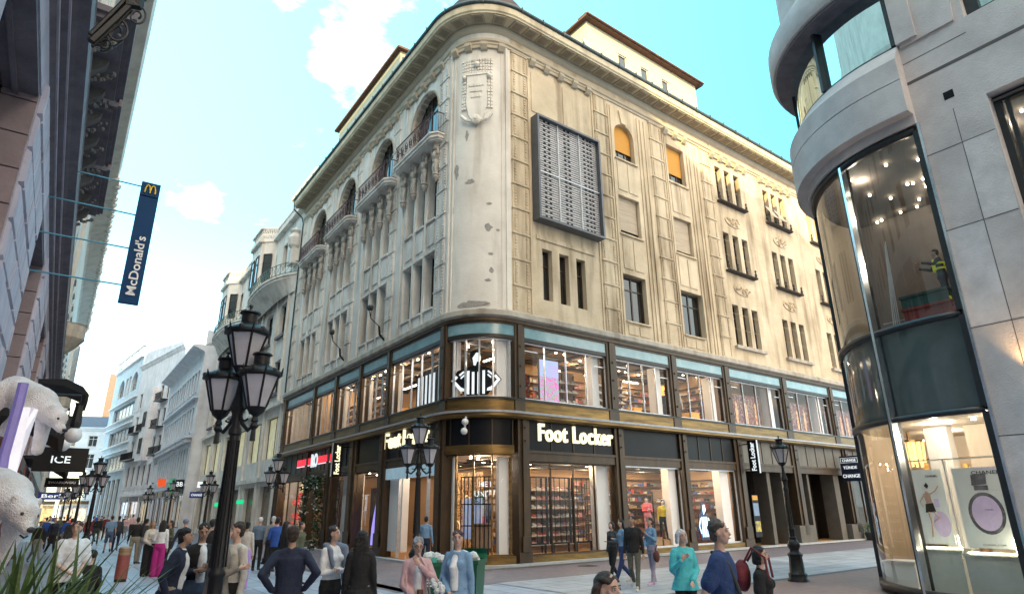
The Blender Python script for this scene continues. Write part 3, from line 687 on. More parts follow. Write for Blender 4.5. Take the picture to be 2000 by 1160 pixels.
for fr in (FR, FL):
    for y in (-1.2, -2.4, -3.6): mb.tube([fr.p(1, y, 8.6), fr.p(16, y, 8.6)], .06, 6); mb.tube([fr.p(1, y - .4, 3.72), fr.p(16, y - .4, 3.72)], .04, 6)
    for k in range(10): mb.box(fr, 1 + k * 1.6, 1.1 + k * 1.6, -5, -.9, 8.72, 8.84)
mb.build('ceiling_tracks', mat('black track', (.02, .02, .02), .5), HB)
def lampP(p, e, c=(1, .74, .45), root=None, r=.07, name='shop_light'):
    root = root or HB; l = bpy.data.lights.new(name, 'POINT'); l.energy = e; l.color = c; l.shadow_soft_size = r
    o = bpy.data.objects.new(name, l); col.objects.link(o); o.parent = root; o.location = p - root.location; return o
for u in (4.0, 6.4, 9.7, 13.9):
    lampP(FR.p(u, -1.1, 3.75), 46); lampP(FR.p(u, -3.6, 3.7), 42)
for u in (4.5, 9.0, 13.8): lampP(FR.p(u, -1.3, 8.6), 44); lampP(FR.p(u, -3.8, 8.6), 38)
for u in (18.6, 24, 29.5): lampP(FR.p(u, -.42, 8.7), 1.1, (1, .8, .55), r=.05)
for u in (4.5, 9.2): lampP(FL.p(u, -1.2, 3.75), 44, (1, .8, .56)); lampP(FL.p(u, -3.6, 3.7), 40, (1, .82, .62))
lampP(FL.p(12.6, -1.8, 3.75), 40, (1, .85, .7)); lampP(FL.p(19.5, -.8, 3.75), 26, (1, .85, .66)); lampP(FL.p(22, -.8, 3.75), 26, (1, .85, .66))
for u in (4.5, 9.0, 12.6, 16.2, 20.8): lampP(FL.p(u, -1.4, 8.6), 52, (1, .76, .48))
for z in (3.7, 8.6): lampP(arcframe(.5).p(0, -1.6, z), 44, (1, .88, .76))
# dark entrances further along the right facade
DARKD = mat('dark timber door', (.035, .028, .022), .5, scale=3); STP = mat('grey stone pier', (.13, .12, .105), .85, scale=2, bump=.2)
mb = MB(); mb.face([FR.p(16.79, -2.2, 0), FR.p(27.3, -2.2, 0), FR.p(27.3, -2.2, 4), FR.p(16.79, -2.2, 4)]); mb.face([FR.p(16.79, -.1, 3.9), FR.p(27.3, -.1, 3.9), FR.p(27.3, -2.2, 3.9), FR.p(16.79, -2.2, 3.9)])
for x in (16.8, 27.27): mb.face([FR.p(x, -2.2, 0), FR.p(x, 0, 0), FR.p(x, 0, 4), FR.p(x, -2.2, 4)])
mb.build('entrance_wall', mat('dark entrance wall', (.035, .028, .022), .8), HB)
for a, b in ((17.0, 18.9), (19.9, 21.2)):
    mb = MB(); mb.box(FR, a, b, -1.5, -1.42, .05, 3.5)
    for k in range(5): mb.box(FR, a + .12 + k * (b - a - .24) / 5, a + .3 + k * (b - a - .24) / 5, -1.42, -1.38, 1.2, 3.2)
    d = mb.build('entrance_door', DARKD, HB)
    g = MB(); g.box(FR, a + .4, a + .9, -1.37, -1.36, 1.3, 2.9); g.build('pane', mat('dim lit pane', (.2, .13, .06), .4), d)
for a, b in ((18.95, 19.25), (20.35, 20.75), (23.0, 23.2), (26.0, 26.6)):
    mb = MB(); mb.box(FR, a, b, -.9, -.1, 0, 3.7); mb.build('stone_pier', STP, HB)
mb = MB(); mb.box(FR, 21.0, 22.5, -.5, .2, 0, .95); mb.box(FR, 26.7, 28.0, -.3, .2, 0, .9); mb.build('pier_base', STP, HB)
# ================================================================ ground
def pave(name, c1, c2, sx_, sy_, mort, rot, var=.5, rough=.55, joint=.006):
    m = bpy.data.materials.new(name); m.use_nodes = True; nt = m.node_tree; N = nt.nodes; L = nt.links; b = N['Principled BSDF']
    g = N.new('ShaderNodeNewGeometry'); mp_ = N.new('ShaderNodeMapping'); mp_.inputs['Rotation'].default_value = (0, 0, rot); L.new(g.outputs['Position'], mp_.inputs[0])
    br = N.new('ShaderNodeTexBrick'); br.inputs['Color1'].default_value = (*c1, 1); br.inputs['Color2'].default_value = (*c2, 1); br.inputs['Mortar'].default_value = (*mort, 1)
    br.inputs['Scale'].default_value = 1; br.inputs['Brick Width'].default_value = sx_; br.inputs['Row Height'].default_value = sy_; br.inputs['Mortar Size'].default_value = joint; br.inputs['Mortar Smooth'].default_value = .2
    L.new(mp_.outputs[0], br.inputs[0])
    n = N.new('ShaderNodeTexNoise'); n.inputs['Scale'].default_value = .55; n.inputs['Detail'].default_value = 9; n.inputs['Roughness'].default_value = .7; L.new(g.outputs['Position'], n.inputs[0])
    r = N.new('ShaderNodeMapRange'); r.inputs[1].default_value = .3; r.inputs[2].default_value = .7; r.inputs[3].default_value = .62; r.inputs[4].default_value = 1.15; L.new(n.outputs['Fac'], r.inputs[0])
    mx = N.new('ShaderNodeMix'); mx.data_type = 'RGBA'; mx.blend_type = 'MULTIPLY'; mx.inputs[0].default_value = var; L.new(br.outputs[0], mx.inputs[6]); L.new(r.outputs[0], mx.inputs[7])
    n3 = N.new('ShaderNodeTexNoise'); n3.inputs['Scale'].default_value = 22; n3.inputs['Detail'].default_value = 4; L.new(g.outputs['Position'], n3.inputs[0])
    r3 = N.new('ShaderNodeMapRange'); r3.inputs[1].default_value = .68; r3.inputs[2].default_value = .74; r3.inputs[3].default_value = 1; r3.inputs[4].default_value = .6; L.new(n3.outputs['Fac'], r3.inputs[0])
    m3 = N.new('ShaderNodeMix'); m3.data_type = 'RGBA'; m3.blend_type = 'MULTIPLY'; m3.inputs[0].default_value = .7; L.new(mx.outputs[2], m3.inputs[6]); L.new(r3.outputs[0], m3.inputs[7])
    L.new(m3.outputs[2], b.inputs['Base Color']); b.inputs['Roughness'].default_value = rough
    bp = N.new('ShaderNodeBump'); bp.inputs['Strength'].default_value = .35; bp.inputs['Distance'].default_value = .01; L.new(br.outputs['Fac'], bp.inputs['Height']); bp.invert = True; L.new(bp.outputs[0], b.inputs['Normal'])
    return m
ROT = math.atan2(dL.y, dL.x)
SLAB = pave('blue grey granite slabs', (.38, .42, .50), (.28, .32, .40), 1.2, .6, (.06, .07, .09), -ROT, var=.9, joint=.014)
SLABR = pave('light granite slabs', (.42, .43, .47), (.31, .325, .36), 1.0, .6, (.07, .07, .09), -math.atan2(dR.y, dR.x), var=.9, joint=.014)
SETT = pave('purple brown setts', (.21, .17, .19), (.155, .13, .15), .2, .1, (.08, .07, .08), -ROT, joint=.004)
REDP = pave('red brown pavers', (.29, .18, .16), (.22, .145, .14), .2, .1, (.09, .07, .07), -math.atan2(dR.y, dR.x), joint=.004)
KERB = mat('dark kerb stone', (.075, .078, .095), .6, scale=4)
def sheet(name, pts, z, m, lab=None):
    mb = MB(); mb.face([Vector((p.x, p.y, z)) for p in pts]); return tag(mb.build(name, m), kind='structure')
def rect(fr, a0, a1, b0, b1): return [fr.p(a0, b0, 0), fr.p(a1, b0, 0), fr.p(a1, b1, 0), fr.p(a0, b1, 0)]
mb = MB(); mb.face([Vector((-900, -300, 0)), Vector((900, -300, 0)), Vector((900, 1200, 0)), Vector((-900, 1200, 0))]); tag(mb.build('ground', SLAB), kind='structure')
sheet('pavement', rect(ND, 7.9, 30, 16.0, 320), .004, SETT)           # in front of the left facade
sheet('kerb', rect(ND, 7.55, 7.9, 15.6, 320), .008, KERB)
sheet('pavement', rect(FR, -4.6, 120, 0, 3.95), .008, SETT)
sheet('pavement', rect(FR, -1.6, 120, 3.95, 8.5), .012, SLABR)
sheet('kerb', rect(FR, -1.2, 120, 8.5, 8.72), .016, KERB)
sheet('road', rect(FR, -1.0, 120, 8.72, 16), .012, REDP)
sheet('pavement', rect(ND, 14.0, 16, -60, 4), .016, SETT)
sheet('pavement', rect(ND, -1.3, 1.15, -60, 60), .004, SETT); sheet('kerb', rect(ND, 1.15, 1.4, -60, 120), .008, KERB)
for k, d in enumerate((19.0, 29.5, 42)): sheet('paving_stripe', rect(ND, 1.4, 7.55, d, d + .12), .0045, mat('pale stripe stone', (.6, .6, .6), .7))
mb = MB(); mb.face([p + ZZ * .02 for p in [FR.p(x, y, 0) for x, y in ((-.5, .35), (40, .35), (40, .75), (-.8, .75))]]); st = mb.build('shop_step', STP, HB)
mb = MB(); P_ = path(UL, UR, 14); band(mb, .1, .42, 0, .09, P_); mb.build('shop_step', mat('pale step stone', (.42, .43, .45), .6, scale=3), HB)
def manhole(fr, x, y, nm='manhole cover set in the paving'):
    mb = MB(); mb.lathe(fr.p(x, y, .012), [(.36, 0), (.36, .012), (.31, .014)], 20); 
    for k in range(6): mb.box(fr, x - .2 + k * .08 - .015, x - .2 + k * .08 + .015, y - .2, y + .2, .026, .032)
    return mb
tag(manhole(FR, 4.0, 1.7).build('manhole_cover', KERB), 'round dark manhole cover in the purple paving in front of the shoe wall window', 'manhole cover')
tag(manhole(ND, 6.2, 13.6).build('manhole_cover', KERB), 'round dark manhole cover in the blue grey slabs near the three lantern lamp', 'manhole cover')
# ================================================================ left building
PURP = mat('lilac grey ashlar', (.50, .45, .52), .8, scale=1.3, bump=.35, c2=(.37, .33, .40), streak=.6, bscale=12)
PINKB = mat('pink brown reveal stone', (.31, .245, .25), .85, scale=2, bump=.2, c2=(.24, .18, .185))
DKM = mat('dark slate moulding', (.17, .15, .175), .7, scale=2, c2=(.09, .08, .10), bump=.2)
CREAM = mat('pale cream facade', (.62, .60, .56), .85, scale=1, streak=.4, bump=.15)
LB = thing('rusticated_building', ND.p(-1.3, 10, 0), 'lilac grey rusticated stone building at the left edge with dark cornices', 'building')
LF = Fr(ND.p(-1.3, 0, 0), ND.Y, ND.X)       # a = along street, b = out, z
ops = [(6.9 + 9.0 * k - 0, 11.4 + 9.0 * k, 3.4, 8.4) for k in range(0, 4)]
mb = MB(); wallgrid(mb, LF, -60, 46, 0, 9.0, ops, .6); mb.build('wall', PURP, LB)
mb = MB()   # projecting blocks with joints
r_ = random.Random(4)
for j, z in enumerate([k * .62 for k in range(14)]):
    x = 2.0 + (.75 if j % 2 else 0)
    while x < 46:
        x1 = x + 1.5
        seg = [(x, x1)]
        for o in ops:
            if o[2] < z + .3 < o[3]:
                seg = [s for a, b in seg for s in ((a, min(b, o[0])), (max(a, o[1]), b)) if s[1] - s[0] > .15]
        for a, b in seg:
            e = .05 + r_.random() * .02
            q = [LF.p(a + .012, 0, z + .012), LF.p(b - .012, 0, z + .012), LF.p(b - .012, 0, z + .6), LF.p(a + .012, 0, z + .6)]
            w = [LF.p(a + .05, e, z + .05), LF.p(b - .05, e, z + .05), LF.p(b - .05, e, z + .565), LF.p(a + .05, e, z + .565)]
            mb.add(q + w, [(4, 5, 6, 7), (0, 1, 5, 4), (1, 2, 6, 5), (2, 3, 7, 6), (3, 0, 4, 7)])
        x = x1
mb.build('rusticated_blocks', PURP, LB)
for o in ops:
    mb = MB()
    for k in range(9): mb.box(LF, o[1] - .1, o[1] + .0, -.58, -.02, o[2] + k * .6, o[2] + k * .6 + .575)
    for k in range(9): mb.box(LF, o[0], o[0] + .1, -.58, -.02, o[2] + k * .6, o[2] + k * .6 + .575)
    mb.build('reveal_stones', PINKB, LB); mb = MB(); mb.box(LF, o[0] + .1, o[1] - .1, -.6, -.02, o[3] - .1, o[3] - .003); mb.box(LF, o[0] + .1, o[1] - .1, -.35, -.28, o[3] - .16, o[3] - .1); mb.build('soffit', DKM, LB)
    window(LF, o[0] + .1, o[1] - .1, o[2], o[3] - .1, LB, .52, nv=2, gm=mat('pale drawn blind pane', (.42, .39, .45), .35, scale=1))
mb = MB(); pr = [(0, 8.95), (.08, 9.0), (.08, 9.12), (.2, 9.16), (.2, 9.24), (.3, 9.3), (.46, 9.34), (.48, 9.6), (.5, 9.64), (.0, 9.75)]
mb.prism(Fr(LF.p(-60, 0, 0), LF.Y, LF.X), pr, 0, 106); mb.build('cornice', DKM, LB)
mb = MB(); mb.box(LF, -60, 46, .08, .11, 9.02, 9.1); mb.box(LF, -60, 46, .2, .23, 9.17, 9.22); mb.build('cornice_bead', PURP, LB)
mb = MB(); mb.box(LF, 45.3, 46.0, 0, .45, 8.5, 8.9); mb.box(LF, 45.4, 45.9, 0, .3, 8.1, 8.5); mb.build('corbel', LEDGE, LB)
opsu = [(3 + 3.2 * k, 4.3 + 3.2 * k, z, z + 2.4) for k in range(13) for z in (10.6, 15.0, 19.2)]
mb = MB(); wallgrid(mb, LF.sh(b=-.2), -60, 46, 9.0, 24, opsu, .4); mb.build('upper_wall', CREAM, LB)
for o in opsu: window(LF.sh(b=-.2), *o, LB, .3, nv=1)
mb = MB()
for k in range(9):
    x = 3.65 + 3.2 * k; mb.box(LF, x + 1.2, x + 1.45, -.2, -.08, 9.8, 23.5); mb.box(LF, x - .8, x + .8, -.2, .0, 13.1, 13.2)
mb.build('pilasters', CREAM, LB)
for i, (a, b) in enumerate(((13.6, 17.0), (17.35, 20.9), (21.3, 25.0))):
    mb = MB(); mb.box(LF, a, b, -.2, .9, 12.05, 12.2); mb.box(LF, a + .1, b - .1, -.2, .8, 11.93, 12.05); mb.box(LF, a, b, .9, .98, 12.1, 12.32); mb.box(LF, a, b, .84, .92, 12.32, 13.2)
    for k in range(8): mb.box(LF, a + .1 + k * (b - a - .3) / 7, a + .18 + k * (b - a - .3) / 7, .7, .84, 12.2, 13.2)
    bb = mb.build('balcony', DKM, LB)
    mb = MB()
    for x in (a + .4, (a + b) / 2, b - .4):
        mb.prism(Fr(LF.p(x - .12, -.2, 0), LF.Y, LF.X), [(0, 11.0), (.15, 11.0), (.3, 11.3), (.75, 11.75), (.8, 11.93), (0, 11.93)], 0, .24)
        for q in range(14): mb.ball(LF.p(x + r_.uniform(-.16, .16), .0 + q * .055, 11.05 + q * .05 + r_.uniform(-.08, .05)), r_.uniform(.04, .075), 6)
    mb.build('carved_brackets', mat('grey carved stone', (.17, .155, .15), .9, scale=5, bump=.5), bb)
mb = MB(); mb.prism(Fr(LF.p(-60, -.2, 0), LF.Y, LF.X), [(0, 23.0), (.3, 23.4), (.9, 23.6), (.95, 24.1), (0, 24.2)], 0, 86); mb.prism(Fr(LF.p(26, -.2, 0), LF.Y, LF.X), [(0, 22.6), (.4, 23.1), (1.3, 23.5), (1.42, 24.1), (0, 24.3)], 0, 20); mb.build('roof_cornice', CREAM, LB)
mb = MB(); mb.box(LF, -60, 31, -12, -3.0, 23.9, 35.5); mb.box(LF, -60, 31, -3.0, -.3, 23.9, 24.15); mb.build('unseen_sun_block', CREAM, LB)  # unseen upper mass, added to keep the low sun off the facades
mb = MB(); mb.box(LF, -60, 31, -14, -3.2, 35.5, 38); mb.box(LF, -60, 45.9, -12, -.65, 9.8, 23.85); mb.box(LF, 31, 46, -12, -3.0, 9.6, 34); mb.box(LF, 30, 46, -3, -.3, 9.45, 9.55); mb.box(LF, 46, 140, -14, -8, 20, 36)  # more unseen blocks, added to set the shadow edge and stop sun leaking through
mb.build('unseen_sun_block', CREAM, LB)
# iron bracket arm high on the wall
br = thing('wall_bracket', LF.p(8.8, .3, 9.7), 'black wrought iron scroll bracket high on the left wall, top of picture', 'bracket')
def mm(x, y, D): r = ray(x, y); return Vector((0, 0, CAMH)) + r * (D / math.hypot(r.x, r.y))
mb = MB(); q = lambda x, y: mm(x, y, 8.8); br.location = q(180, 80)
mb.tube([q(178, 82), q(225, 38), q(262, 2), q(285, -25)], .055, 6); mb.tube([q(176, 68), q(215, 30), q(250, -6)], .03, 6); mb.tube([q(180, 92), q(228, 52), q(255, 22)], .02, 5); mb.tube([q(245, 8), q(268, 14), q(276, -10)], .07, 6)
def scroll(x, y, r0, a0, fl, turns=1.5, n=26): return [q(x + r0 * (1 - .72 * k / n) * math.cos(a0 + fl * turns * 6.283 * k / n), y - r0 * (1 - .72 * k / n) * math.sin(a0 + fl * turns * 6.283 * k / n)) for k in range(n + 1)]
for s_ in ((228, 62, 26, 2.6, -1), (268, 32, 20, 2.0, -1), (196, 74, 16, 3.4, 1), (272, 8, 14, .4, 1), (205, 88, 14, 4.0, 1)): mb.tube(scroll(*s_), .016, 5)
mb.tube([q(178, 90), q(200, 90), q(226, 90), q(240, 80)], .014, 5)
mb.build('scroll_arm', IRON, br)
# further houses on the left side
def simple_house(name, lab, fr, a0, a1, top, m, rows, pitch, ww, fm=WFRAME, base=4.2, depth=10, cornice=.6, extra=None, roofm=TILE, nv=1, sill=True, loc=None, arch_rows=()):
    h = thing(name, fr.p((a0 + a1) / 2, 0, 0), lab, 'building')
    n = max(1, int((a1 - a0 - .6) / pitch)); off = (a1 - a0 - n * pitch) / 2
    ops = [(a0 + off + pitch * (k + .5) - ww / 2, a0 + off + pitch * (k + .5) + ww / 2, z0, z1, z0 in arch_rows) for k in range(n) for z0, z1 in rows]
    sops = [(a0 + .6 + k * (a1 - a0 - 1) / max(1, int((a1 - a0) / 4.2)), a0 + (k + 1) * (a1 - a0 - 1) / max(1, int((a1 - a0) / 4.2)), .4, base - .8) for k in range(max(1, int((a1 - a0) / 4.2)))]
    mb = MB(); wallgrid(mb, fr, a0, a1, 0, top, ops + sops, .3)
    for x in (a0, a1): mb.face([fr.p(x, 0, 0), fr.p(x, -depth, 0), fr.p(x, -depth, top), fr.p(x, 0, top)])
    mb.build('wall', m, h)
    for o in ops: window(fr, *o[:4], h, .22, fm=fm, nv=nv, nh=1, fw=.07)
    mb = MB(); mb.box(fr, a0, a1, 0, .12, base, base + .25)
    for z0, z1 in rows:
        mb.box(fr, a0, a1, 0, .06, z0 - .45, z0 - .33)
        for k in range(n):
            x = a0 + off + pitch * (k + .5)
            if sill: mb.box(fr, x - ww / 2 - .1, x + ww / 2 + .1, 0, .12, z0 - .1, z0 - .02); mb.box(fr, x - ww / 2 - .1, x + ww / 2 + .1, 0, .1, z1 + .05, z1 + .2)
    mb.build('string_courses', m, h)
    mb = MB(); mb.prism(Fr(fr.p(a0, 0, 0), fr.Y, fr.X), [(0, top - .8), (.15, top - .6), (cornice * .8, top - .25), (cornice, top - .2), (cornice, top), (0, top + .05)], 0, a1 - a0); mb.build('cornice', m, h)
    mb = MB(); mb.prism(Fr(fr.p(a0, 0, 0), fr.Y, fr.X), [(.1, top + .02), (-4, top + 2.6), (-depth, top + 2.6), (-depth, top)], 0, a1 - a0); mb.build('roof', roofm, h)
    cols = [(1, .72, .4), (.9, .95, 1), (1, .85, .65), (1, .6, .3)]
    for k, o in enumerate(sops):
        mb = MB(); mb.box(fr, o[0], o[1], -.28, -.2, o[2], o[2] + .12); mb.box(fr, o[0], o[0] + .1, -.28, -.2, o[2] + .12, o[3]); mb.box(fr, o[1] - .1, o[1], -.28, -.2, o[2] + .12, o[3]); mb.box(fr, (o[0] + o[1]) / 2 - .04, (o[0] + o[1]) / 2 + .04, -.27, -.21, o[2] + .12, o[3])
        sw = mb.build('shop_window', BRONZE, h)
        mb = MB(); mb.face([fr.p(o[0], -.24, o[2]), fr.p(o[1], -.24, o[2]), fr.p(o[1], -.24, o[3]), fr.p(o[0], -.24, o[3])]); mb.build('pane', GLASS, sw)
        mb = MB(); mb.face([fr.p(o[0], -1.4, o[2]), fr.p(o[1], -1.4, o[2]), fr.p(o[1], -1.4, o[3]), fr.p(o[0], -1.4, o[3])]); c = cols[k % 4]
        mb.build('lit_interior', mat('lit shop interior %d' % (k % 4), tuple(x * .6 for x in c), .8, scale=2.2, c2=(.04, .03, .03), emit=c, es=.10), sw)
        mb = MB(); mb.box(fr, o[0], o[1], 0, .07, o[3] + .08, base - .12); mb.build('fascia', (BLACKP, BRONZE, DKM)[k % 3], h)
    return h
LF2 = LF.sh(b=.0)
hc = simple_house('ornate_building', 'pale ornate building with curved balcony beyond the rusticated one on the left side', LF, 46, 92, 23.5, CREAM, ((6.0, 8.4), (10.2, 12.6), (14.2, 16.4)), 3.4, 1.3, cornice=1.25)
mb = MB()
for a, z in ((52, 13.3), (58, 9.4)):
    mb.lathe(LF.p(a, .1, z), [(.2, -1.0), (.7, -.5), (1.1, 0), (1.15, .1)], 16); mb.lathe(LF.p(a, .1, z), [(1.1, .1), (1.1, 1.0), (1.15, 1.05), (1.0, 1.05)], 16)
mb.build('curved_balcony', LEDGE, hc)
r_ = random.Random(6); mb = MB()
for k in range(40):
    a = 47 + k * 1.1; mb.box(LF, a, a + .3, .8, 1.2, 23.4, 23.9 + r_.random() * .8); mb.ball(LF.p(a + .15, 1.15, 23.4), .2 + .15 * r_.random(), 6)
mb.build('parapet_ornaments', CREAM, hc)
hd = simple_house('corner_house', 'plain cream building furthest along the left side of the street', LF.sh(b=.3), 92, 132, 21.5, CREAM, ((5.4, 7.4), (9, 11), (12.6, 14.6), (16, 18)), 3.2, 1.2)
# ================================================================ houses beyond the corner building
IVORY = mat('ivory stucco', (.74, .72, .68), .85, scale=1, streak=.6, bump=.2, c2=(.58, .56, .53))
N1 = thing('balconied_building', FL.p(38, 0, 0), 'ivory building with long bowed balcony, bay windows and roof tower beyond the corner building', 'building')
fr = FL; A_, B_ = UL, 52.5
ops = [(a, a + 1.9, z, z + 2.5) for a in (26.2, 30.2, 35.8, 39.8, 45.8, 49.2) for z in (10.0, 14.4)] + [(a, a + 1.2, 20.2, 22.4) for a in (25.2, 28.2, 31.4, 36, 39, 43, 46)] + [(a, a + 3.6, 5.4, 8.3) for a in (25.0, 29.4, 34.2, 39, 43.8, 48.2)]
mb = MB(); wallgrid(mb, fr, A_, B_, 0, 24.4, ops + [(a, a + 3.4, .4, 3.6) for a in (25, 29.4, 34.2, 39, 43.8, 48.2)], .4); mb.face([fr.p(B_, 0, 0), fr.p(B_, -9, 0), fr.p(B_, -9, 24), fr.p(B_, 0, 24)]); mb.build('wall', IVORY, N1)
for o in ops:
    if o[3] - o[2] > 2.8:
        w = window(fr, *o, N1, .3, nv=1, nh=0, gm=mat('lit first floor pane', (.55, .56, .42), .3, scale=1.6, emit=(.9, .85, .5), es=.15, c2=(.2, .24, .2)))
    else: window(fr, *o, N1, .3, nv=1, fw=.08)
mb = MB()
for a in (25, 29.4, 34.2, 39, 43.8, 48.2): mb.box(fr, a, a + 3.4, -.35, -.3, .4, 3.6)
mb.build('shop_window', mat('lit storefront', (.20, .15, .10), .25, scale=1.1, c2=(.012, .012, .014)), N1)
mb = MB()
for a in (24.6, 29.0, 33.8, 38.6, 43.3, 47.8, 52.1): mb.box(fr, a, a + .35, 0, .12, 0, 9.0)
for a in (25.6, 28.6, 32.9, 38.3, 42.6, 48.3): mb.box(fr, a, a + .3, 0, .16, 9.2, 18.2)
mb.box(fr, A_, B_, 0, .3, 8.9, 9.15); mb.box(fr, A_, B_, 0, .2, 3.9, 4.2); mb.box(fr, A_, B_, 0, .35, 23.7, 24.0); mb.build('pilasters', IVORY, N1)
for o in ops[:12]: mb = MB(); mb.box(fr, o[0] - .1, o[1] + .1, 0, .22, o[2] - .22, o[2] - .02); mb.build('sill', DKM, N1)
# bowed balcony carried on vaulted brackets
def bow(a0, a1, dep, n=24): return [(a0 + (a1 - a0) * k / n, dep * (1 - abs(2 * k / n - 1) ** 3.0)) for k in range(n + 1)]
for (a0, a1, dep) in ((24.6, 36.5, 1.5), (38.5, 51.5, 1.5)):
    bp = bow(a0, a1, dep); mb = MB()
    for z0, z1, g in ((18.3, 18.5, 0), (18.5, 18.62, .1)):
        P_ = [fr.p(x, y + g, z0) for x, y in bp] + [fr.p(a1, 0, z0), fr.p(a0, 0, z0)]; n = len(P_); mb.add(P_ + [p + ZZ * (z1 - z0) for p in P_], [tuple(range(n)), tuple(range(n, 2 * n))] + [(i, (i + 1) % n, n + (i + 1) % n, n + i) for i in range(n)])
    P_ = [fr.p(x, y * .95, 18.3) for x, y in bp]; Q_ = [fr.p(x, y * .25 + .02, 17.2) for x, y in bp]; n = len(P_); mb.add(P_ + Q_, [(i, i + 1, n + i + 1, n + i) for i in range(n - 1)])
    bb = mb.build('balcony', IVORY, N1)
    mb = MB()
    for z in (18.75, 19.55): mb.tube([fr.p(x, y, z) for x, y in bp], .03, 5)
    for i, (x, y) in enumerate(bp):
        mb.tube([fr.p(x, y, 18.6), fr.p(x, y, 19.6)], .025, 4)
        if i < len(bp) - 1:
            x2, y2 = bp[i + 1]; mb.tube([fr.p(x, y, 18.75), fr.p(x2, y2, 19.5)], .012, 4); mb.tube([fr.p(x, y, 19.5), fr.p(x2, y2, 18.75)], .012, 4)
    mb.build('railing', mat('verdigris railing', (.09, .16, .16), .6, scale=8), bb)
# bay windows rising to a balustraded parapet
for a0 in (31.5, 44.0):
    mb = MB(); oc = [(a0, 0), (a0 + .9, 1.1), (a0 + 3.9, 1.1), (a0 + 4.8, 0)]
    for z0, z1, g in ((18.6, 23.6, 0), (23.6, 23.9, .25), (24.8, 24.95, .2)):
        P_ = [fr.p(x, y + (g if y else 0), z0) for x, y in oc]; Q_ = [p + ZZ * (z1 - z0) for p in P_]; mb.add(P_ + Q_, [(0, 1, 2, 3), (4, 5, 6, 7)] + [(i, (i + 1) % 4, 4 + (i + 1) % 4, 4 + i) for i in range(4)])
    for (x0, y0), (x1, y1) in zip(oc[:-1], oc[1:]):
        for k in range(9):
            t = (k + .5) / 9; mb.lathe(fr.p(x0 + (x1 - x0) * t, y0 + (y1 - y0) * t, 23.9), [(.06, 0), (.1, .3), (.05, .6), (.08, .9)], 6)
    by = mb.build('bay', IVORY, N1)
    f2 = Fr(fr.p(a0 + .9, 1.1, 0), fr.X, fr.Y)
    for x in (.25, 1.7): window(f2, x, x + 1.0, 20.0, 22.5, by, -.05, nv=0)
    v = (fr.p(a0 + .9, 1.1, 0) - fr.p(a0, 0, 0)).normalized(); f3 = Fr(fr.p(a0, 0, 0), v, Vector((v.y, -v.x, 0)) * (1 if Vector((v.y, -v.x, 0)).dot(fr.Y) > 0 else -1))
    window(f3, .35, 1.1, 20.0, 22.5, by, -.05, nv=0)
mb = MB()
mb.box(fr, A_ + .1, B_, -.6, .2, 24.0, 24.2); mb.box(fr, A_ + .1, B_, -.1, .1, 24.8, 24.95)
for k in range(90): mb.lathe(fr.p(A_ + .3 + k * .31, 0, 24.2), [(.05, 0), (.09, .2), (.05, .6)], 6)
mb.build('balustrade', IVORY, N1)
mb = MB(); mb.box(fr, 24.8, 25.9, -.4, .5, 19.4, 20.6); mb.lathe(fr.p(25.3, .2, 20.6), [(.2, 0), (.5, .3), (.6, .9), (.35, 1.3), (.5, 1.5), (.15, 1.8)], 10); mb.build('stone_urn', IVORY, N1)
mb = MB()   # roof towers
for (a0, a1, y0, z1) in ((32, 39, -3, 31.5), (26, 29.5, -3, 27.5), (44, 50, -3, 29.0)):
    mb.box(fr, a0, a1, y0 - 4, y0, 24, z1); mb.box(fr, a0 - .3, a1 + .3, y0 - 4.3, y0 + .4, z1, z1 + .35); mb.box(fr, a0 - .1, a1 + .1, y0 - 4.1, y0 + .15, z1 - 1.2, z1 - 1.0)
tw = mb.build('roof_towers', PLAST, N1)
for a in (33, 35, 37): window(fr.sh(b=-3), a, a + .9, 28.0, 30.0, tw, -.04, nv=0)
mb = MB(); mb.box(fr, A_, B_, -9, -.5, 23.9, 24.1); mb.build('roof', TILE, N1)
N2F = FL.sh(b=1.2)
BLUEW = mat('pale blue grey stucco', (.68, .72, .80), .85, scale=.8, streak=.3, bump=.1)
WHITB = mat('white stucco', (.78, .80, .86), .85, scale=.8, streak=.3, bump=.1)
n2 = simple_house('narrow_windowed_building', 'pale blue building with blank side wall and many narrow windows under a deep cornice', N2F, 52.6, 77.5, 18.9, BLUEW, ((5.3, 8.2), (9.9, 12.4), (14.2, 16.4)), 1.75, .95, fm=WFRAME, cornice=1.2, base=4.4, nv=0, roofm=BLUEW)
mb = MB()
for k in range(26): mb.box(N2F, 53 + k * .95, 53.3 + k * .95, 0, .55, 8.75, 9.2)
mb.box(N2F, 52.6, 77.5, 0, .6, 9.2, 9.35); mb.box(N2F, 52.6, 77.5, 0, .4, 13.3, 13.45); mb.build('bracket_course', BLUEW, n2)
mb = MB(); mb.box(N2F, 52.6, 53.0, -9, 0, 18.9, 20.6); mb.build('gable_wall', BLUEW, n2)
# facade with little balconies, then the arched one
def fr2(D0, az0, D1, az1):
    p = Vector((math.sin(R(az0)), math.cos(R(az0)), 0)) * D0; q = Vector((math.sin(R(az1)), math.cos(R(az1)), 0)) * D1; X = (q - p).normalized(); Y = Vector((-X.y, X.x, 0))
    if Y.dot(-p) < 0: Y = -Y
    return Fr(p, X, Y), (q - p).length
F3, L3 = fr2(97, -28.3, 117, -31.15)
n3 = simple_house('gabled_building', 'white building with small iron balconies and weathered curved gable', F3, 0, L3, 24.5, WHITB, ((5.6, 8.4), (9.8, 12.2), (13.6, 16), (17.4, 19.6)), 2.6, 1.1, cornice=.4, roofm=WHITB)
mb = MB(); gp = [(1, 24.5), (1, 26.0)]
for k in range(15):
    t = k / 14; gp.append((1 + (L3 - 2) * t, 26.0 + 3.2 * math.sin(math.pi * t) ** .8 + .4 * math.sin(t * 25)))
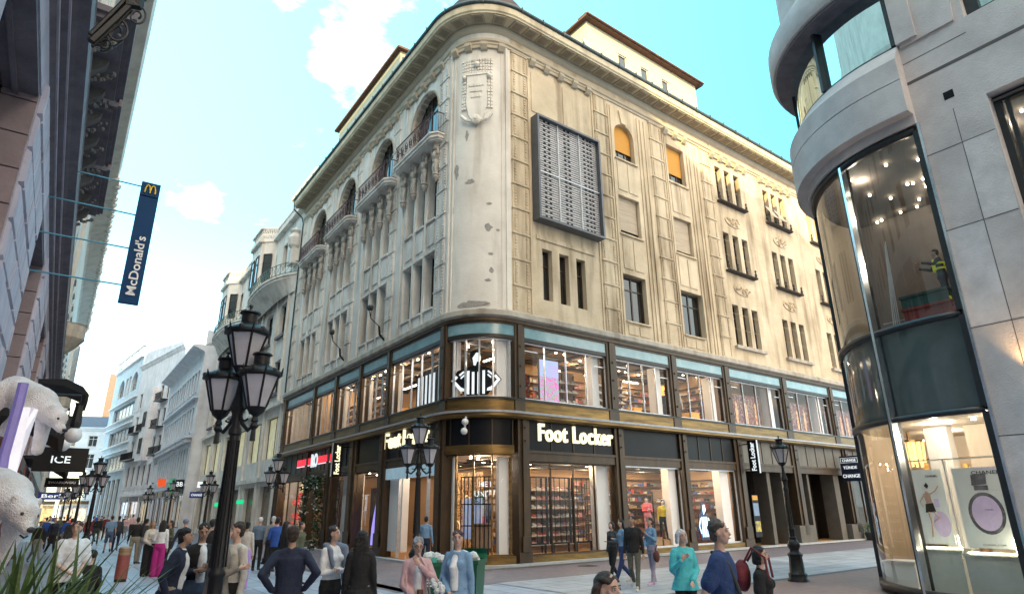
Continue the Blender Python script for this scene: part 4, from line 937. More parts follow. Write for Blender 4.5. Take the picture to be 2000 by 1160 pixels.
gp += [(L3 - 1, 24.5)]; mb.prism(F3, gp, -.6, .1); mb.build('gable', WHITB, n3)
for a, z in ((6, 17.2), (6, 13.4), (13, 13.4), (17, 13.4), (3, 9.5), (17, 9.5)):
    mb = MB(); w = 1.6 if z > 10 else 3.4; mb.box(F3, a - w, a + w, 0, 1.0, z - .15, z)
    for k in range(int(w * 8)): mb.tube([F3.p(a - w + k * .25, .95, z), F3.p(a - w + k * .25, .95, z + 1)], .03, 4)
    mb.tube([F3.p(a - w, .95, z + 1), F3.p(a + w, .95, z + 1)], .04, 4); mb.build('balcony', IRON, n3)
mb = MB(); mb.prism(F3, [(9.0, 9), (12.5, 9), (12.5, 19.5), (9.0, 19.5)], 0, .9); mb.build('bay', WHITB, n3)
for z in (10, 13.8): window(F3.sh(b=.9), 10, 11.5, z, z + 2.2, n3, -.04)
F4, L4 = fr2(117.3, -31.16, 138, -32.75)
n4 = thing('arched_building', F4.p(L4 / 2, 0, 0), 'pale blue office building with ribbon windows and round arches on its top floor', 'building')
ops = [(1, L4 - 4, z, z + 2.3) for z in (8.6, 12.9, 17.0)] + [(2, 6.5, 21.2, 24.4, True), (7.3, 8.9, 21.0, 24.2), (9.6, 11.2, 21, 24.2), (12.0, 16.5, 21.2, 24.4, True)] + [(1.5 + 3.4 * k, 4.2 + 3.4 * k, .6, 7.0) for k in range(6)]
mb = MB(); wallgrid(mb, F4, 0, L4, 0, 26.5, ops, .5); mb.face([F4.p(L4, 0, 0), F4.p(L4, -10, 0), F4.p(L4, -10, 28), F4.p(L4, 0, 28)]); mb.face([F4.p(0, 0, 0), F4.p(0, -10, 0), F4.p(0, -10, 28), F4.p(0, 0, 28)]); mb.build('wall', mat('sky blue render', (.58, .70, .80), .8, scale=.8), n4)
for o in ops: window(F4, *o[:4], n4, .4, nv=5 if o[1] - o[0] > 8 else 2, nh=0, fw=.1, gm=mat('mixed office pane', (.35, .36, .36), .2, scale=.6, c2=(.03, .03, .04)))
mb = MB()
for z in (8.2, 11.3, 12.5, 15.6, 16.6, 19.7, 26.3, 28.2): mb.box(F4, 0, L4, 0, .35, z, z + .2)
mb.build('white_bands', WHITEW, n4)
mb = MB()
for k in range(5): mb.box(F4, .5 + 4.6 * k, 1.2 + 4.6 * k, -.3, 0, 26.5, 28.2)
mb.box(F4, 0, L4, -6, -1, 26.5, 28.2); mb.build('roof_terrace', mat('sky blue render', (.5, .6, .68)), n4)
# building closing the street
p0 = Vector((math.sin(R(-37)), math.cos(R(-37)), 0)) * 150; p1 = Vector((math.sin(R(-32.6)), math.cos(R(-32.6)), 0)) * 146
X = (p1 - p0).normalized(); Y = Vector((X.y, -X.x, 0)); F5 = Fr(p0, X, Y); L5 = (p1 - p0).length
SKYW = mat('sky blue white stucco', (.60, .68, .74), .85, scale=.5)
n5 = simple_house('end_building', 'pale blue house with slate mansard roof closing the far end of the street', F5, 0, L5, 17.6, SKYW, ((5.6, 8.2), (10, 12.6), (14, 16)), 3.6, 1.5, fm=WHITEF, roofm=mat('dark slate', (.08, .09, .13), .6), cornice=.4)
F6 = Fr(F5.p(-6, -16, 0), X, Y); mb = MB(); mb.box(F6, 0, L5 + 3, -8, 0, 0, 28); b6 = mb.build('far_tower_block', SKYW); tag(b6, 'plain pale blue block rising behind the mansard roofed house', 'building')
mb = MB(); mb.box(F6, L5 - 0.6, L5 + 2.4, .02, .6, 0, 31); mb.build('brick_chimney', mat('far brick', (.24, .17, .15), .9), b6)
# ================================================================ modern limestone building on the right
LIME = mat('grey limestone cladding', (.60, .56, .555), .7, scale=1.1, bump=.3, c2=(.43, .395, .395), bscale=26)
LIMED = mat('dark frame metal', (.05, .055, .06), .35, .6, scale=3)
MBD = thing('modern_limestone_building', ND.p(17, 0, 0), 'modern grey limestone building with curved glass corner bay at the right edge', 'building')
MC = (18.54, 5.31); RR = 3.54
MF = Fr(ND.p(15, 0, 0), ND.Y, -ND.X)     # a = d along, b = out to the street
ops = [(-2.6, 3.37, .4, 10.35), (-2.6, 3.35, 12.4, 18)]
mb = MB(); wallgrid(mb, MF, -60, 4.75, 0, 27.5, ops, .45); wallgrid(mb, MF, 4.75, MC[1], 0, .1, [], 0)
mb.face([ND.p(26, -60, 27.5), ND.p(15, -60, 27.5), ND.p(15, 5.3, 27.5), ND.p(26, 5.3, 27.5)]); mb.build('wall', LIME, MBD)
def arcM(rad, a0=180, a1=60, n=20):
    out = []
    for k in range(n + 1):
        a = R(a0 + (a1 - a0) * k / n); o = ND.X * math.cos(a) + ND.Y * math.sin(a); out.append((ND.p(MC[0], MC[1], 0) + o * rad, o))
    return out
FA = [(MF.p(4.75, 0, 0), MF.Y)] + arcM(RR, 180, 60, 22)
mb = MB()
for (b0, b1, z0, z1) in ((-.3, .1, 10.35, 10.6), (-.3, .38, 10.6, 11.44), (-.3, .35, 11.44, 11.47), (-.3, .38, 11.47, 12.05)): band(mb, b0, b1, z0, z1, FA)
sweep(mb, [(-.3, 12.05), (.38, 12.05), (.05, 12.55), (-.3, 12.55)], FA)
mb.build('stone_band', LIME, MBD, smooth=True)
mb = MB()   # stone joints
for z in (9.47, 7.6, 5.4, 3.2, 12.0, 13.5): mb.box(MF, 3.4, 4.74, .001, .004, z, z + .02)
for a in (-9, -6, -3.4, 4.0): mb.box(MF, a, a + .015, .001, .004, 0, 10.35 if a > 3 else 27)
mb.box(MF, -60, 4.75, .001, .006, 11.42, 11.5)
for z in (2, 4, 6, 8, 10.4, 13, 15, 17, 19.5, 22, 24.5): mb.box(MF, -60, -2.7, .001, .004, z, z + .02)
mb.build('stone_joints', mat('dark joint', (.12, .11, .11), .9), MBD)
r_ = random.Random(15)
for i_, (a_, b_) in enumerate(((3.4, 4.0), (4.015, 4.7))):   # a few slabs of slightly different stone
    for j_, (z0, z1) in enumerate(((.1, 3.2), (3.22, 5.4), (5.42, 7.6), (7.62, 9.47))):
        if (i_ + j_) % 2: mb = MB(); mb.box(MF, a_, b_, -.02, .0015, z0, z1); mb.build('stone_slab', mat('paler limestone slab %d' % (j_ % 3), ((.66, .62, .62), (.54, .50, .50), (.62, .60, .62))[j_ % 3], .7, scale=2.2, bump=.3, bscale=26), MBD)
mb = MB(); FB = [(p, o) for p, o in FA[3:]]
sweep(mb, [(-.5, 14.6), (.5, 14.6), (.55, 14.7), (.55, 15.4), (.2, 15.9), (-.5, 15.9)], FA); mb.build('upper_stone_ring', LIME, MBD, smooth=True)
mb = MB(); sweep(mb, [(-.48, 14.5), (.42, 14.5), (.42, 14.59), (-.48, 14.59)], FA); mb.build('ring_soffit', DKM, MBD)
mb = MB(); 
for (p, o), (q, o2) in zip(FA[:-1], FA[1:]): mb.face([p + ZZ * 15.9, q + ZZ * 15.9, q + ZZ * 27.5, p + ZZ * 27.5])
mb.build('upper_wall', LIME, MBD, smooth='all', weld=True)
# limestone return panels beside the glass
mb = MB(); mb.box(MF, 4.3, 4.75, .0, .12, 12.55, 14.6); mb.prism(MF, [(3.55, 12.45), (4.7, 12.45), (4.3, 14.6), (3.4, 14.6)], 0, .05); mb.build('return_panel', LIME, MBD)
# glass levels
GA = [(MF.p(4.83, 0, 0), MF.Y)] + arcM(RR, 180, 108, 20)
mb = MB(); BW = arcM(RR, 108, 40, 10)
for (p, o), (q, o2) in zip(BW[:-1], BW[1:]): mb.face([p, q, q + ZZ * 14.6, p + ZZ * 14.6])
mb.build('side_wall', LIME, MBD, smooth='all', weld=True)
def cyl(mb, z0, z1, off, P_=None):
    P_ = P_ or GA
    for (p, o), (q, o2) in zip(P_[:-1], P_[1:]): mb.face([p + o * off + ZZ * z0, q + o2 * off + ZZ * z0, q + o2 * off + ZZ * z1, p + o * off + ZZ * z1])
for z0, z1, m in ((.25, 3.72, GLASSD), (5.82, 10.2, GLASSD), (12.55, 14.5, glassmat('mirror sky glass', tint=(.4, .5, .5), refl=(.8, 1, 1), k=.62, f=1.2))):
    mb = MB(); cyl(mb, z0, z1, -.05); mb.build('curved_glass', m, MBD, smooth='all', weld=True)
mb = MB(); cyl(mb, 3.8, 5.74, -.05); mb.build('spandrel_glass', mat('grey green spandrel glass', (.085, .11, .105), .08, scale=.7, spec=.9, c2=(.06, .08, .08)), MBD, smooth='all', weld=True)
mb = MB()
for z0, z1 in ((.1, .25), (3.7, 3.82), (5.72, 5.84), (10.18, 10.36), (12.52, 12.6)): band(mb, -.12, .04, z0, z1, GA)
mb.build('curved_frame', LIMED, MBD, smooth=True)
def radbox(ang, w, b0, b1, z0, z1, mb):
    a = R(ang); o = ND.X * math.cos(a) + ND.Y * math.sin(a); t = Vector((-o.y, o.x, 0)); mb.box(Fr(ND.p(*MC, 0) + o * RR, t, o), -w, w, b0, b1, z0, z1)
mb = MB()
for z0, z1 in ((.1, 3.7), (3.82, 5.72), (5.84, 10.18), (12.6, 14.5)):
    radbox(156.2, .045, -.16, .10, z0, z1, mb); radbox(108, .06, -.16, .06, z0, z1, mb)
    mb.box(MF, 4.75, 4.87, -.12, .06, z0, z1)
mb.build('mullion', LIMED, MBD)
mb = MB(); radbox(157.3, .035, -.02, .14, .1, 10.2, mb); mb.box(MF, 4.70, 4.75, 0, .07, .1, 10.36); mb.build('bright_mullion_strip', mat('polished steel', (.75, .8, .85), .15, .95), MBD)
# flat window further right
mb = MB(); mb.box(MF, 3.24, 3.37, -.45, -.3, .4, 10.35); mb.box(MF, -2.6, 3.24, -.45, -.3, 10.2, 10.35); mb.box(MF, 3.1, 3.18, -.42, -.33, .4, 10.2); w = mb.build('window', LIMED, MBD)
mb = MB(); mb.face([MF.p(-2.6, -.4, .4), MF.p(3.3, -.4, .4), MF.p(3.3, -.4, 10.3), MF.p(-2.6, -.4, 10.3)]); mb.build('pane', GLASSD, w)
mb = MB(); mb.box(MF, 3.1, 3.35, -.4, -.25, 12.4, 18); mb.box(MF, -2.6, 3.1, -.4, -.25, 12.4, 12.6); w = mb.build('window', LIMED, MBD)
mb = MB(); mb.face([MF.p(-2.6, -.35, 12.5), MF.p(3.2, -.35, 12.5), MF.p(3.2, -.35, 18), MF.p(-2.6, -.35, 18)]); mb.build('pane', MATS['mirror sky glass'], w)
# vents in the pier
mb = MB(); mb.box(MF, 3.92, 4.12, -.1, .006, 10.62, 10.82); mb.build('wall_vent', BLACKP, MBD)
# interior shell
CREAMI = mat('cream interior wall', (.60, .53, .44), .8, scale=1, var=.05); GREYI = mat('grey interior', (.22, .19, .175), .8, scale=1)
mb = MB(); q = [ND.p(24, 9.6, 0), ND.p(24, -8, 0), ND.p(15.4, -8, 0)]
for a, b in zip(q[:-1], q[1:]): mb.face([a, b, b + ZZ * 27.4, a + ZZ * 27.4])
mb.face([ND.p(24, 9.6, 0), ND.p(20.31, 8.38, 0), ND.p(20.31, 8.38, 27.4), ND.p(24, 9.6, 27.4)])
mb.build('interior_wall', GREYI, MBD)
pa = [p - o * .14 for p, o in GA] + [ND.p(24, 9.6, 0), ND.p(24, -8, 0), ND.p(15.5, -8, 0)]
for z, m, nm in ((.12, CREAMI, 'shop_floor'), (3.75, CREAMI, 'shop_ceiling'), (5.8, GREYI, 'upper_floor'), (10.25, GREYI, 'upper_ceiling'), (12.52, GREYI, 'upper_floor'), (14.45, GREYI, 'upper_ceiling')):
    mb = MB(); mb.face([Vector((p.x, p.y, z)) for p in pa]); mb.build(nm, m, MBD)
mb = MB(); mb.box(ND, 17.6, 18.0, 3.2, 6.2, .12, 3.74); mb.box(ND, 20.2, 20.5, 2, 8.2, .12, 3.74); mb.box(ND, 17.6, 21.5, 1.8, 2.1, .12, 3.74); mb.build('interior_partition', CREAMI, MBD)
mb = MB(); mb.box(ND, 17.4, 17.75, 6.5, 7.0, .12, 3.74); mb.build('interior_column', WHITEW, MBD)
mb = MB(); mb.box(ND, 19.5, 19.8, 1, 8.5, 5.8, 10.25); mb.box(ND, 18.3, 18.6, 4.6, 5.0, 5.8, 10.2); mb.build('upper_partition', GREYI, MBD)
mb = MB(); r_ = random.Random(11)
for k in range(34): mb.lathe(ND.p(15.7 + r_.random() * 3.6, 2.8 + r_.random() * 5.0, 10.15), [(.03, 0), (.035, .05)], 8)
for k in range(8): mb.lathe(ND.p(15.7 + r_.random() * 2, 2.8 + r_.random() * 3.6, 3.68), [(.05, 0), (.05, .04)], 8)
mb.build('ceiling_spots', SPOT, MBD)
def areaP(p, sx_, sy_, e, c, name='shop_light', root=MBD, tgt=None):
    l = bpy.data.lights.new(name, 'AREA'); l.shape = 'RECTANGLE'; l.size = sx_; l.size_y = sy_; l.energy = e; l.color = c
    o = bpy.data.objects.new(name, l); col.objects.link(o); o.parent = root; o.location = p - root.location
    if tgt is not None: o.rotation_euler = (tgt - p).to_track_quat('-Z', 'Y').to_euler()
    return o
for n_, d_, z_, e_ in ((16.2, 4.6, 3.6, 36), (17.0, 3.0, 3.6, 30), (18.6, 7.0, 3.6, 34), (16.6, 6.4, 3.6, 24), (16.6, 3.6, 10.1, 16), (18.2, 5.6, 10.1, 22), (16.4, 6.8, 10.1, 12), (18, 0, 9.8, 70), (17.5, 0, 3.6, 40)): lampP(ND.p(n_, d_, z_), e_, (1, .85, .66), MBD)
mb = MB(); BW = arcM(RR - .2, 112, 40, 10)
for (p, o), (q, o2) in zip(BW[:-1], BW[1:]): mb.face([p, q, q + ZZ * 14.4, p + ZZ * 14.4])
mb.build('interior_lining', CREAMI, MBD, smooth='all', weld=True)
simple_house('side_street_building', 'stone building beyond the right end of the corner building, mostly hidden by the curved glass', FR, 33.1, 75, 22, IVORY, ((6, 8.4), (10, 12.4), (14, 16.4)), 3.4, 1.3)
# chandelier
ch = thing('chandelier', ND.p(17.7, 7.5, 2.9), 'gold tiered chandelier hanging inside the curved shop window', 'chandelier')
mb = MB()
for k in range(22):
    a = 6.283 * k / 22; rr = .3 if k % 2 else .2; mb.tube([ND.p(17.7 + rr * math.cos(a), 7.5 + rr * math.sin(a), 3.45), ND.p(17.7 + rr * .9 * math.cos(a), 7.5 + rr * .9 * math.sin(a), 2.85 + .25 * (k % 3) * .4)], .028, 4)
mb.build('glass_rods', mat('lit gold glass', (1, .8, .4), emit=(1, .6, .2), es=.9), ch)
mb = MB(); mb.lathe(ND.p(17.7, 7.5, 3.45), [(.33, 0), (.33, .05), (.04, .08), (.04, .28)], 16); mb.build('ceiling_plate', GOLD, ch)
# wall lamp on the pier
wl_ = thing('wall_lamp', MF.p(4.0, .1, 4.0), 'small white box lamp on the limestone pier at the right edge', 'wall lamp')
mb = MB(); mb.box(MF, 3.66, 3.86, 0, .16, 3.75, 4.1); mb.build('housing', WHITEF, wl_); mb = MB(); mb.box(MF, 3.68, 3.84, .02, .14, 4.1, 4.12); mb.build('lit_slot', SPOT, wl_)
l = bpy.data.lights.new('uplight', 'SPOT'); l.energy = 60; l.color = (1, .6, .25); l.spot_size = R(75); l.spot_blend = .8; l.shadow_soft_size = .06
o = bpy.data.objects.new('uplight', l); col.objects.link(o); o.parent = wl_; o.location = MF.p(3.8, .22, 4.2) - wl_.location; o.rotation_euler = (MF.p(3.95, -.1, 6) - MF.p(3.8, .22, 4.2)).to_track_quat('-Z', 'Y').to_euler()
# ================================================================ street lamps
FROST = mat('frosted lamp glass', (.50, .50, .56), .35, scale=5, var=.1)
def lantern(root, c, s=1.):
    q = lambda z: Vector(c) + ZZ * z * s
    mb = MB(); mb.lathe(Vector(c), [(.115 * s, .08 * s), (.235 * s, .5 * s)], 6); g = mb.build('lantern_glass', FROST, root, local=True)
    mb = MB()
    for k in range(6):
        t = 2 * math.pi * (k + .5) / 6; d = Vector((math.cos(t), math.sin(t), 0)); mb.tube([q(.08) + d * .12 * s, q(.5) + d * .245 * s], .014 * s, 4)
        mb.tube([q(.5) + d * .27 * s, q(.6) + d * .29 * s], .02 * s, 4, .004); t2 = t + math.pi / 6; d2 = Vector((math.cos(t2), math.sin(t2), 0)); mb.ball(q(.545) + d2 * .25 * s, .035 * s, 6)
    mb.lathe(Vector(c), [(.02 * s, -.12 * s), (.05 * s, -.1 * s), (.03 * s, -.04 * s), (.10 * s, .02 * s), (.13 * s, .08 * s)], 8)
    mb.lathe(Vector(c), [(.24 * s, .48 * s), (.28 * s, .5 * s), (.28 * s, .53 * s), (.25 * s, .56 * s), (.13 * s, .62 * s), (.10 * s, .64 * s), (.10 * s, .75 * s), (.13 * s, .77 * s), (.12 * s, .79 * s), (.03 * s, .81 * s), (.015 * s, .84 * s)], 12)
    mb.ball(q(.87), .028 * s, 6); mb.build('lantern_frame', IRON, root, smooth=True, local=True)
def lamp(label, pos, rz, triple=True, H=4.3, group='black cast iron street lamps'):
    t = thing('street_lamp', pos, label, 'street lamp', group, rz); z0 = Vector((0, 0, 0))
    mb = MB(); mb.lathe(z0, [(.28, 0), (.28, .05), (.24, .1), (.24, .2), (.2, .24), (.17, .62), (.19, .66), (.2, .7)], 8); mb.build('base', IRON, t, smooth=True, local=True)
    mb = MB(); mb.lathe(z0, [(.2, .7), (.13, .76), (.12, .8), (.165, .9), (.17, .95), (.12, 1.04), (.085, 1.08), (.1, 1.1), (.1, 1.13), (.075, 1.15), (.075, 1.3), (.088, 1.32), (.088, 1.35), (.07, 1.38), (.052, H - 1.55), (.07, H - 1.53), (.07, H - 1.48), (.045, H - 1.44), (.06, H - 1.3), (.09, H - 1.24), (.05, H - 1.1), (.035, H - .95)], 12)
    for k in range(10): a = k * .6283; mb.tube([Vector((.082 * math.cos(a), .082 * math.sin(a), 1.4)), Vector((.055 * math.cos(a), .055 * math.sin(a), H - 1.6))], .008, 4)
    mb.build('pole', IRON, t, smooth=True, local=True)
    lantern(t, (0, 0, H - .84), .93)
    if triple:
        for s_ in (-1, 1):
            mb = MB(); pts = [Vector((s_ * x, 0, z)) for x, z in ((.03, H - 1.3), (.1, H - 1.42), (.19, H - 1.5), (.26, H - 1.46), (.28, H - 1.38))]; mb.tube(pts, .022, 6)
            mb.tube([Vector((s_ * (.13 + .06 * math.cos(a)), 0, H - 1.32 + .07 * math.sin(a))) for a in [.5 * k for k in range(12)]], .012, 5); mb.tube([Vector((s_ * .28, 0, H - 1.62)), Vector((s_ * .28, 0, H - 1.45))], .03, 6, .02)
            mb.lathe((s_ * .28, 0, H - 1.5), [(.02, 0), (.05, .04), (.02, .1)], 8); mb.build('arm', IRON, t, smooth=True, local=True); lantern(t, (s_ * .28, 0, H - 1.32), .86)
    return t
def groundnd(n, d): p = ND.p(n, d, 0); return p
azL_ = math.atan2(dL.y, dL.x)
L1 = lamp('large dark three lantern lamp nearest on the left, among the group of men', groundnd(1.55, 7.6), -.44)
L2 = lamp('three lantern lamp standing before the shop entrance at the rounded corner', groundnd(7.4, 14.6), .05)
L3 = lamp('single lantern lamp beside the dark passages of the right facade', Vector((7.72, 18.56, 0)), 0, triple=False, H=3.9)
for i, (n, d, rz, lb) in enumerate(((7.4, 27.3, .4, 'three lantern lamp beside the red sweet shop and its flower garland'), (7.45, 41.6, .3, 'three lantern lamp second along the right kerb beyond the red sweet shop'), (7.2, 54, .5, 'three lantern lamp in front of the blank side wall of the pale blue building'), (7.0, 66, .2, 'three lantern lamp far along the right kerb before the narrow windowed building'),
        (1.45, 33, 1.2, 'tallest looking three lantern lamp of the left kerb row behind the resting man'), (1.3, 45, .9, 'three lantern lamp second in the left kerb row'), (1.2, 58, .7, 'three lantern lamp third in the left kerb row'), (1.0, 72, .7, 'three lantern lamp furthest in the left kerb row'))):
    c = copy_tree(L2); c.location = groundnd(n, d); c.rotation_euler = (0, 0, rz); c['label'] = lb
def mm(x, y, D): r = ray(x, y); return Vector((0, 0, CAMH)) + r * (D / math.hypot(r.x, r.y))
# ================================================================ signs
BLUEP = mat('deep blue sign panel', (.008, .05, .14), .6, scale=1, var=.05, spec=.15); YEL = mat('yellow sign paint', (.85, .55, .02), .5, scale=1, var=.02); WHT = mat('white sign lettering', (.85, .85, .85), .5, scale=1, var=.02)
SG = ND.p(.63, 16, 8)
s = thing('blade_sign', SG, 'tall blue restaurant sign with yellow arches and white lettering on thin rods, against the sky', 'sign')
mb = MB(); mb.box(ND, .43, .83, 15.94, 16.06, 6.43, 9.1); mb.box(ND, .43, .83, 15.94, 16.06, 9.13, 9.48); mb.build('panel', BLUEP, s)
put_text("McDonald's", Fr(ND.p(.63, 15.93, 7.35), ZZ, -ND.Y, -ND.X), 1.45, .2, WHT, s, bold=.012, ext=.006)
mb = MB()
for k in (-1, 1): mb.tube([ND.p(.63 + k * .055 + .055 * math.cos(a), 15.92, 9.2 + .2 * math.sin(a)) for a in [math.pi * j / 12 for j in range(13)]], .016, 6)
mb.build('arches_emblem', YEL, s)
mb = MB()
for z in (9.36, 8.6, 7.75, 6.85): mb.tube([ND.p(-1.3, 16, z), ND.p(.43, 16, z)], .018, 6)
mb.build('rods', mat('blue rod', (.08, .3, .42), .5), s)
FRt = Fr(FR.p(5.3, .05, 4.78), FR.X, FR.Y, ZZ); s = thing('shop_sign', FR.p(5.3, 0, 4.72), 'lit cream Foot Locker lettering on the black fascia of the right facade', 'sign')
put_text('Foot Locker', FRt, 4.1, .68, LETTER, s, bold=.018, ext=.05, spacing=1.12)
s = thing('shop_sign', FL.p(5.0, 0, 4.85), 'lit cream Foot Locker lettering behind the lamp, above the shop entrance', 'sign')
put_text('Foot Locker', Fr(FL.p(5.0, .05, 4.85), -FL.X, FL.Y, ZZ), 4.1, .68, LETTER, s, bold=.018, ext=.05, spacing=1.12)
def blade(fr, u, txts, lab, flip, w=.5, z0=3.55, z1=5.15, b0=.35, m=BLACKP, lm=None, side=None):
    s = thing('blade_sign', fr.p(u, b0, z0), lab, 'sign'); mb = MB(); mb.box(fr, u - .05, u + .05, b0, b0 + w, z0, z1); mb.build('panel', m, s)
    mb = MB(); mb.box(fr, u - .055, u + .055, b0 + w, b0 + w + .03, z0 - .02, z1); mb.build('edge_strip', CANOPY, s)
    mb = MB(); mb.box(fr, u - .02, u + .02, 0, b0, z1 - .2, z1 - .15); mb.box(fr, u - .02, u + .02, 0, b0, z0 + .15, z0 + .2); mb.build('bracket', IRON, s); return s
for fr, u, lab in ((FR, 16.9, 'black blade sign with vertical Foot Locker lettering at the right end of the shop'), (FL, 11.6, 'black blade sign with vertical Foot Locker lettering on the left facade')):
    s = blade(fr, u, None, lab, 1)
    Nn = -fr.X; rt = fr.Y if fr is FL else fr.Y      # the face turned to the viewer
    up = ZZ; right = (-fr.Y) if fr is FR else fr.Y
    vis = Vector((0, 0, 0)) - fr.p(u, .6, 0); nrm = fr.X if vis.dot(fr.X) > 0 else -fr.X
    rgt = ZZ.cross(nrm)                     # right hand direction for a viewer facing the panel
    put_text('Foot Locker', Fr(fr.p(u, .6, 4.35) + nrm * .056, ZZ, nrm, -rgt), 1.4, .26, LETW if fr is FR else LETTER, s, bold=.03, ext=.01)
NAVY = mat('navy sign panel', (.012, .018, .05), .4)
s = thing('blade_sign', FR.p(26.7, .4, 3.7), 'navy hanging sign reading CHANGE TÜNDE CHANGE at the end of the right facade', 'sign')
mb = MB(); mb.box(FR, 26.65, 26.75, .15, 1.25, 3.3, 4.75); mb.build('panel', NAVY, s)
nrm = -FR.X; rgt = ZZ.cross(nrm)
for t, z, w, h in (('CHANGE', 4.5, .8, .16), ('TÜNDE', 4.1, .8, .2), ('CHANGE', 3.6, 1.0, .2)): put_text(t, Fr(FR.p(26.64, .7, z), rgt, nrm, ZZ), w, h, LETW, s, ext=.008, bold=.01)
mb = MB(); f = Fr(FR.p(26.64, .7, 4.5), rgt, nrm, ZZ)
for a, b, c, d in ((-.5, .5, .13, .145), (-.5, .5, -.145, -.13), (-.5, -.485, -.13, .13), (.485, .5, -.13, .13)): mb.box(f, a, b, 0, .01, c, d)
mb.build('frame_line', LETW, s)
RED = mat('lit red sign', (.5, .01, .02), .5, emit=(1, .03, .06), es=.5)
s = thing('shop_sign', FL.p(16.5, 0, 4.6), 'lit red and white shop lettering over the sweet shop with the flower garland', 'sign')
mb = MB(); mb.box(FL, 17.3, 19.7, .05, .12, 4.42, 4.82); mb.box(FL, 13.9, 15.9, .05, .12, 4.42, 4.82); mb.build('red_panel', RED, s); mb = MB(); mb.box(FL, 17.3, 19.7, .12, .13, 4.38, 4.43); mb.box(FL, 13.9, 15.9, .12, .13, 4.38, 4.43); mb.box(FL, 13.5, 13.8, .05, .12, 4.42, 4.85); mb.build('pale_trim', LETW, s); put_text('RO', Fr(FL.p(16.6, .1, 4.65), -FL.X, FL.Y), 1.1, .75, LETW, s, bold=.03)
def flat_sign(nm, lab, fr, txt, w, h, m, lm, th=.1, tw=.8, tht=.5, cat='sign'):
    s = thing(nm, fr.O, lab, cat); mb = MB(); mb.box(fr, -w / 2, w / 2, -th, 0, -h / 2, h / 2); mb.build('panel', m, s)
    if txt: put_text(txt, Fr(fr.p(0, .004, 0), fr.X, fr.Y), w * tw, h * tht, lm, s, ext=.01, bold=.01)
    return s
CAMF = lambda p: (lambda n: Fr(p, ZZ.cross(n), n))(Vector((-dL.x, -dL.y, 0)))
BLU = mat('bright blue sign panel', (.02, .05, .30), .5)
flat_sign('shop_sign', 'blue Berlitz sign at the far end of the street', CAMF(mm(112, 968, 84)), 'Berlitz', 3.4, .75, BLU, LETW)
flat_sign('shop_sign', 'black awning board reading ICE, low on the left side', CAMF(mm(119, 897, 19.5)), 'ICE', 1.1, .58, BLACKP, LETW, tw=.36, tht=.3)
flat_sign('shop_sign', 'dark board with small pale lettering under the black ICE board', CAMF(mm(121, 942, 34)), 'SWAROVSKI', 1.2, .38, BLACKP, WHT, tht=.25)
flat_sign('shop_sign', 'black square sign with white double B on the pale blue building', CAMF(ND.p(*px_nd(351, 945, n=10.2))), 'BB', .8, .85, BLACKP, LETW, tw=.7, tht=.5)
flat_sign('shop_sign', 'orange square sign left of the black double B sign', CAMF(ND.p(*px_nd(316, 942, n=10.2))), None, .8, .9, mat('orange lit sign', (.8, .1, .02), emit=(1, .12, .02), es=.2), WHT)
flat_sign('shop_sign', 'green cross shaped pharmacy board beside the double B sign', CAMF(ND.p(*px_nd(335, 948, n=10.2))), None, .6, 1.5, mat('green board', (.1, .35, .22), emit=(.1, .6, .35), es=.1), WHT)
flat_sign('shop_sign', 'blue sign with pale lettering under the blank side wall', CAMF(ND.p(*px_nd(384, 966, n=10.4))), 'CHANGE', 1.1, .5, BLU, LETW, tht=.4)
flat_sign('shop_sign', 'small lit white panel beside the blue sign under the blank wall', CAMF(ND.p(*px_nd(392, 946, n=10.6))), None, .5, .5, LETW, LETW)
flat_sign('shop_sign', 'lit green shop sign just left of the dark storefronts', CAMF(ND.p(*px_nd(428, 985, n=11.5))), None, .7, .32, mat('lit green sign', (.0, .3, .12), emit=(0, .8, .3), es=.4), LETW)
flat_sign('shop_sign', 'second lit green sign in the storefront right of the large lamp pole', CAMF(ND.p(*px_nd(469, 980, n=11.7))), None, .5, .28, MATS['lit green sign'], LETW)
flat_sign('window_poster', 'red figure poster in a first floor window of the gabled building', F3.sh(4.3, .05, 7), None, 2.0, 2.4, mat('white poster', (.8, .8, .8), scale=.9), WHT, th=.02)
put_text('●', F3.sh(4.3, .08, 7), .9, .9, RED, None, name='x') if False else None
# awnings and globe lamps of the left side cafes
DCL = mat('black canvas', (.012, .012, .015), .85, scale=6)
def awning(lab, n0, n1, d0, d1, z0, z1, m=DCL):
    t = thing('awning', ND.p(n0, d0, z0), lab, 'awning'); mb = MB()
    f = Fr(ND.p(n0, d0, 0), ND.X, ND.Y); w = n1 - n0
    pr = [(0, z1), (w * .5, z1 + .06), (w * .85, (z0 + z1) / 2 + .1), (w, z0 + .1), (w * 1.0, z0 - .1), (w * .96, z0 - .1), (w * .93, z0 + .08), (w * .5, z1 - .12), (0, z1 - .1)]
    mb.prism(f, pr, 0, d1 - d0); mb.build('canopy', m, t); return t
awning('black curved cafe awning with scalloped edge high on the left side', -.8, .32, 19.5, 21.2, 4.75, 5.15)
awning('black folded awning below the white bears', -1.2, .0, 12.5, 15, 3.0, 3.5)
awning('dark awning over the far left shops', -1.2, .35, 30, 36, 3.4, 4.0)
GLOBE = mat('white opal globe', (.72, .72, .74), .3, scale=6, var=.1)
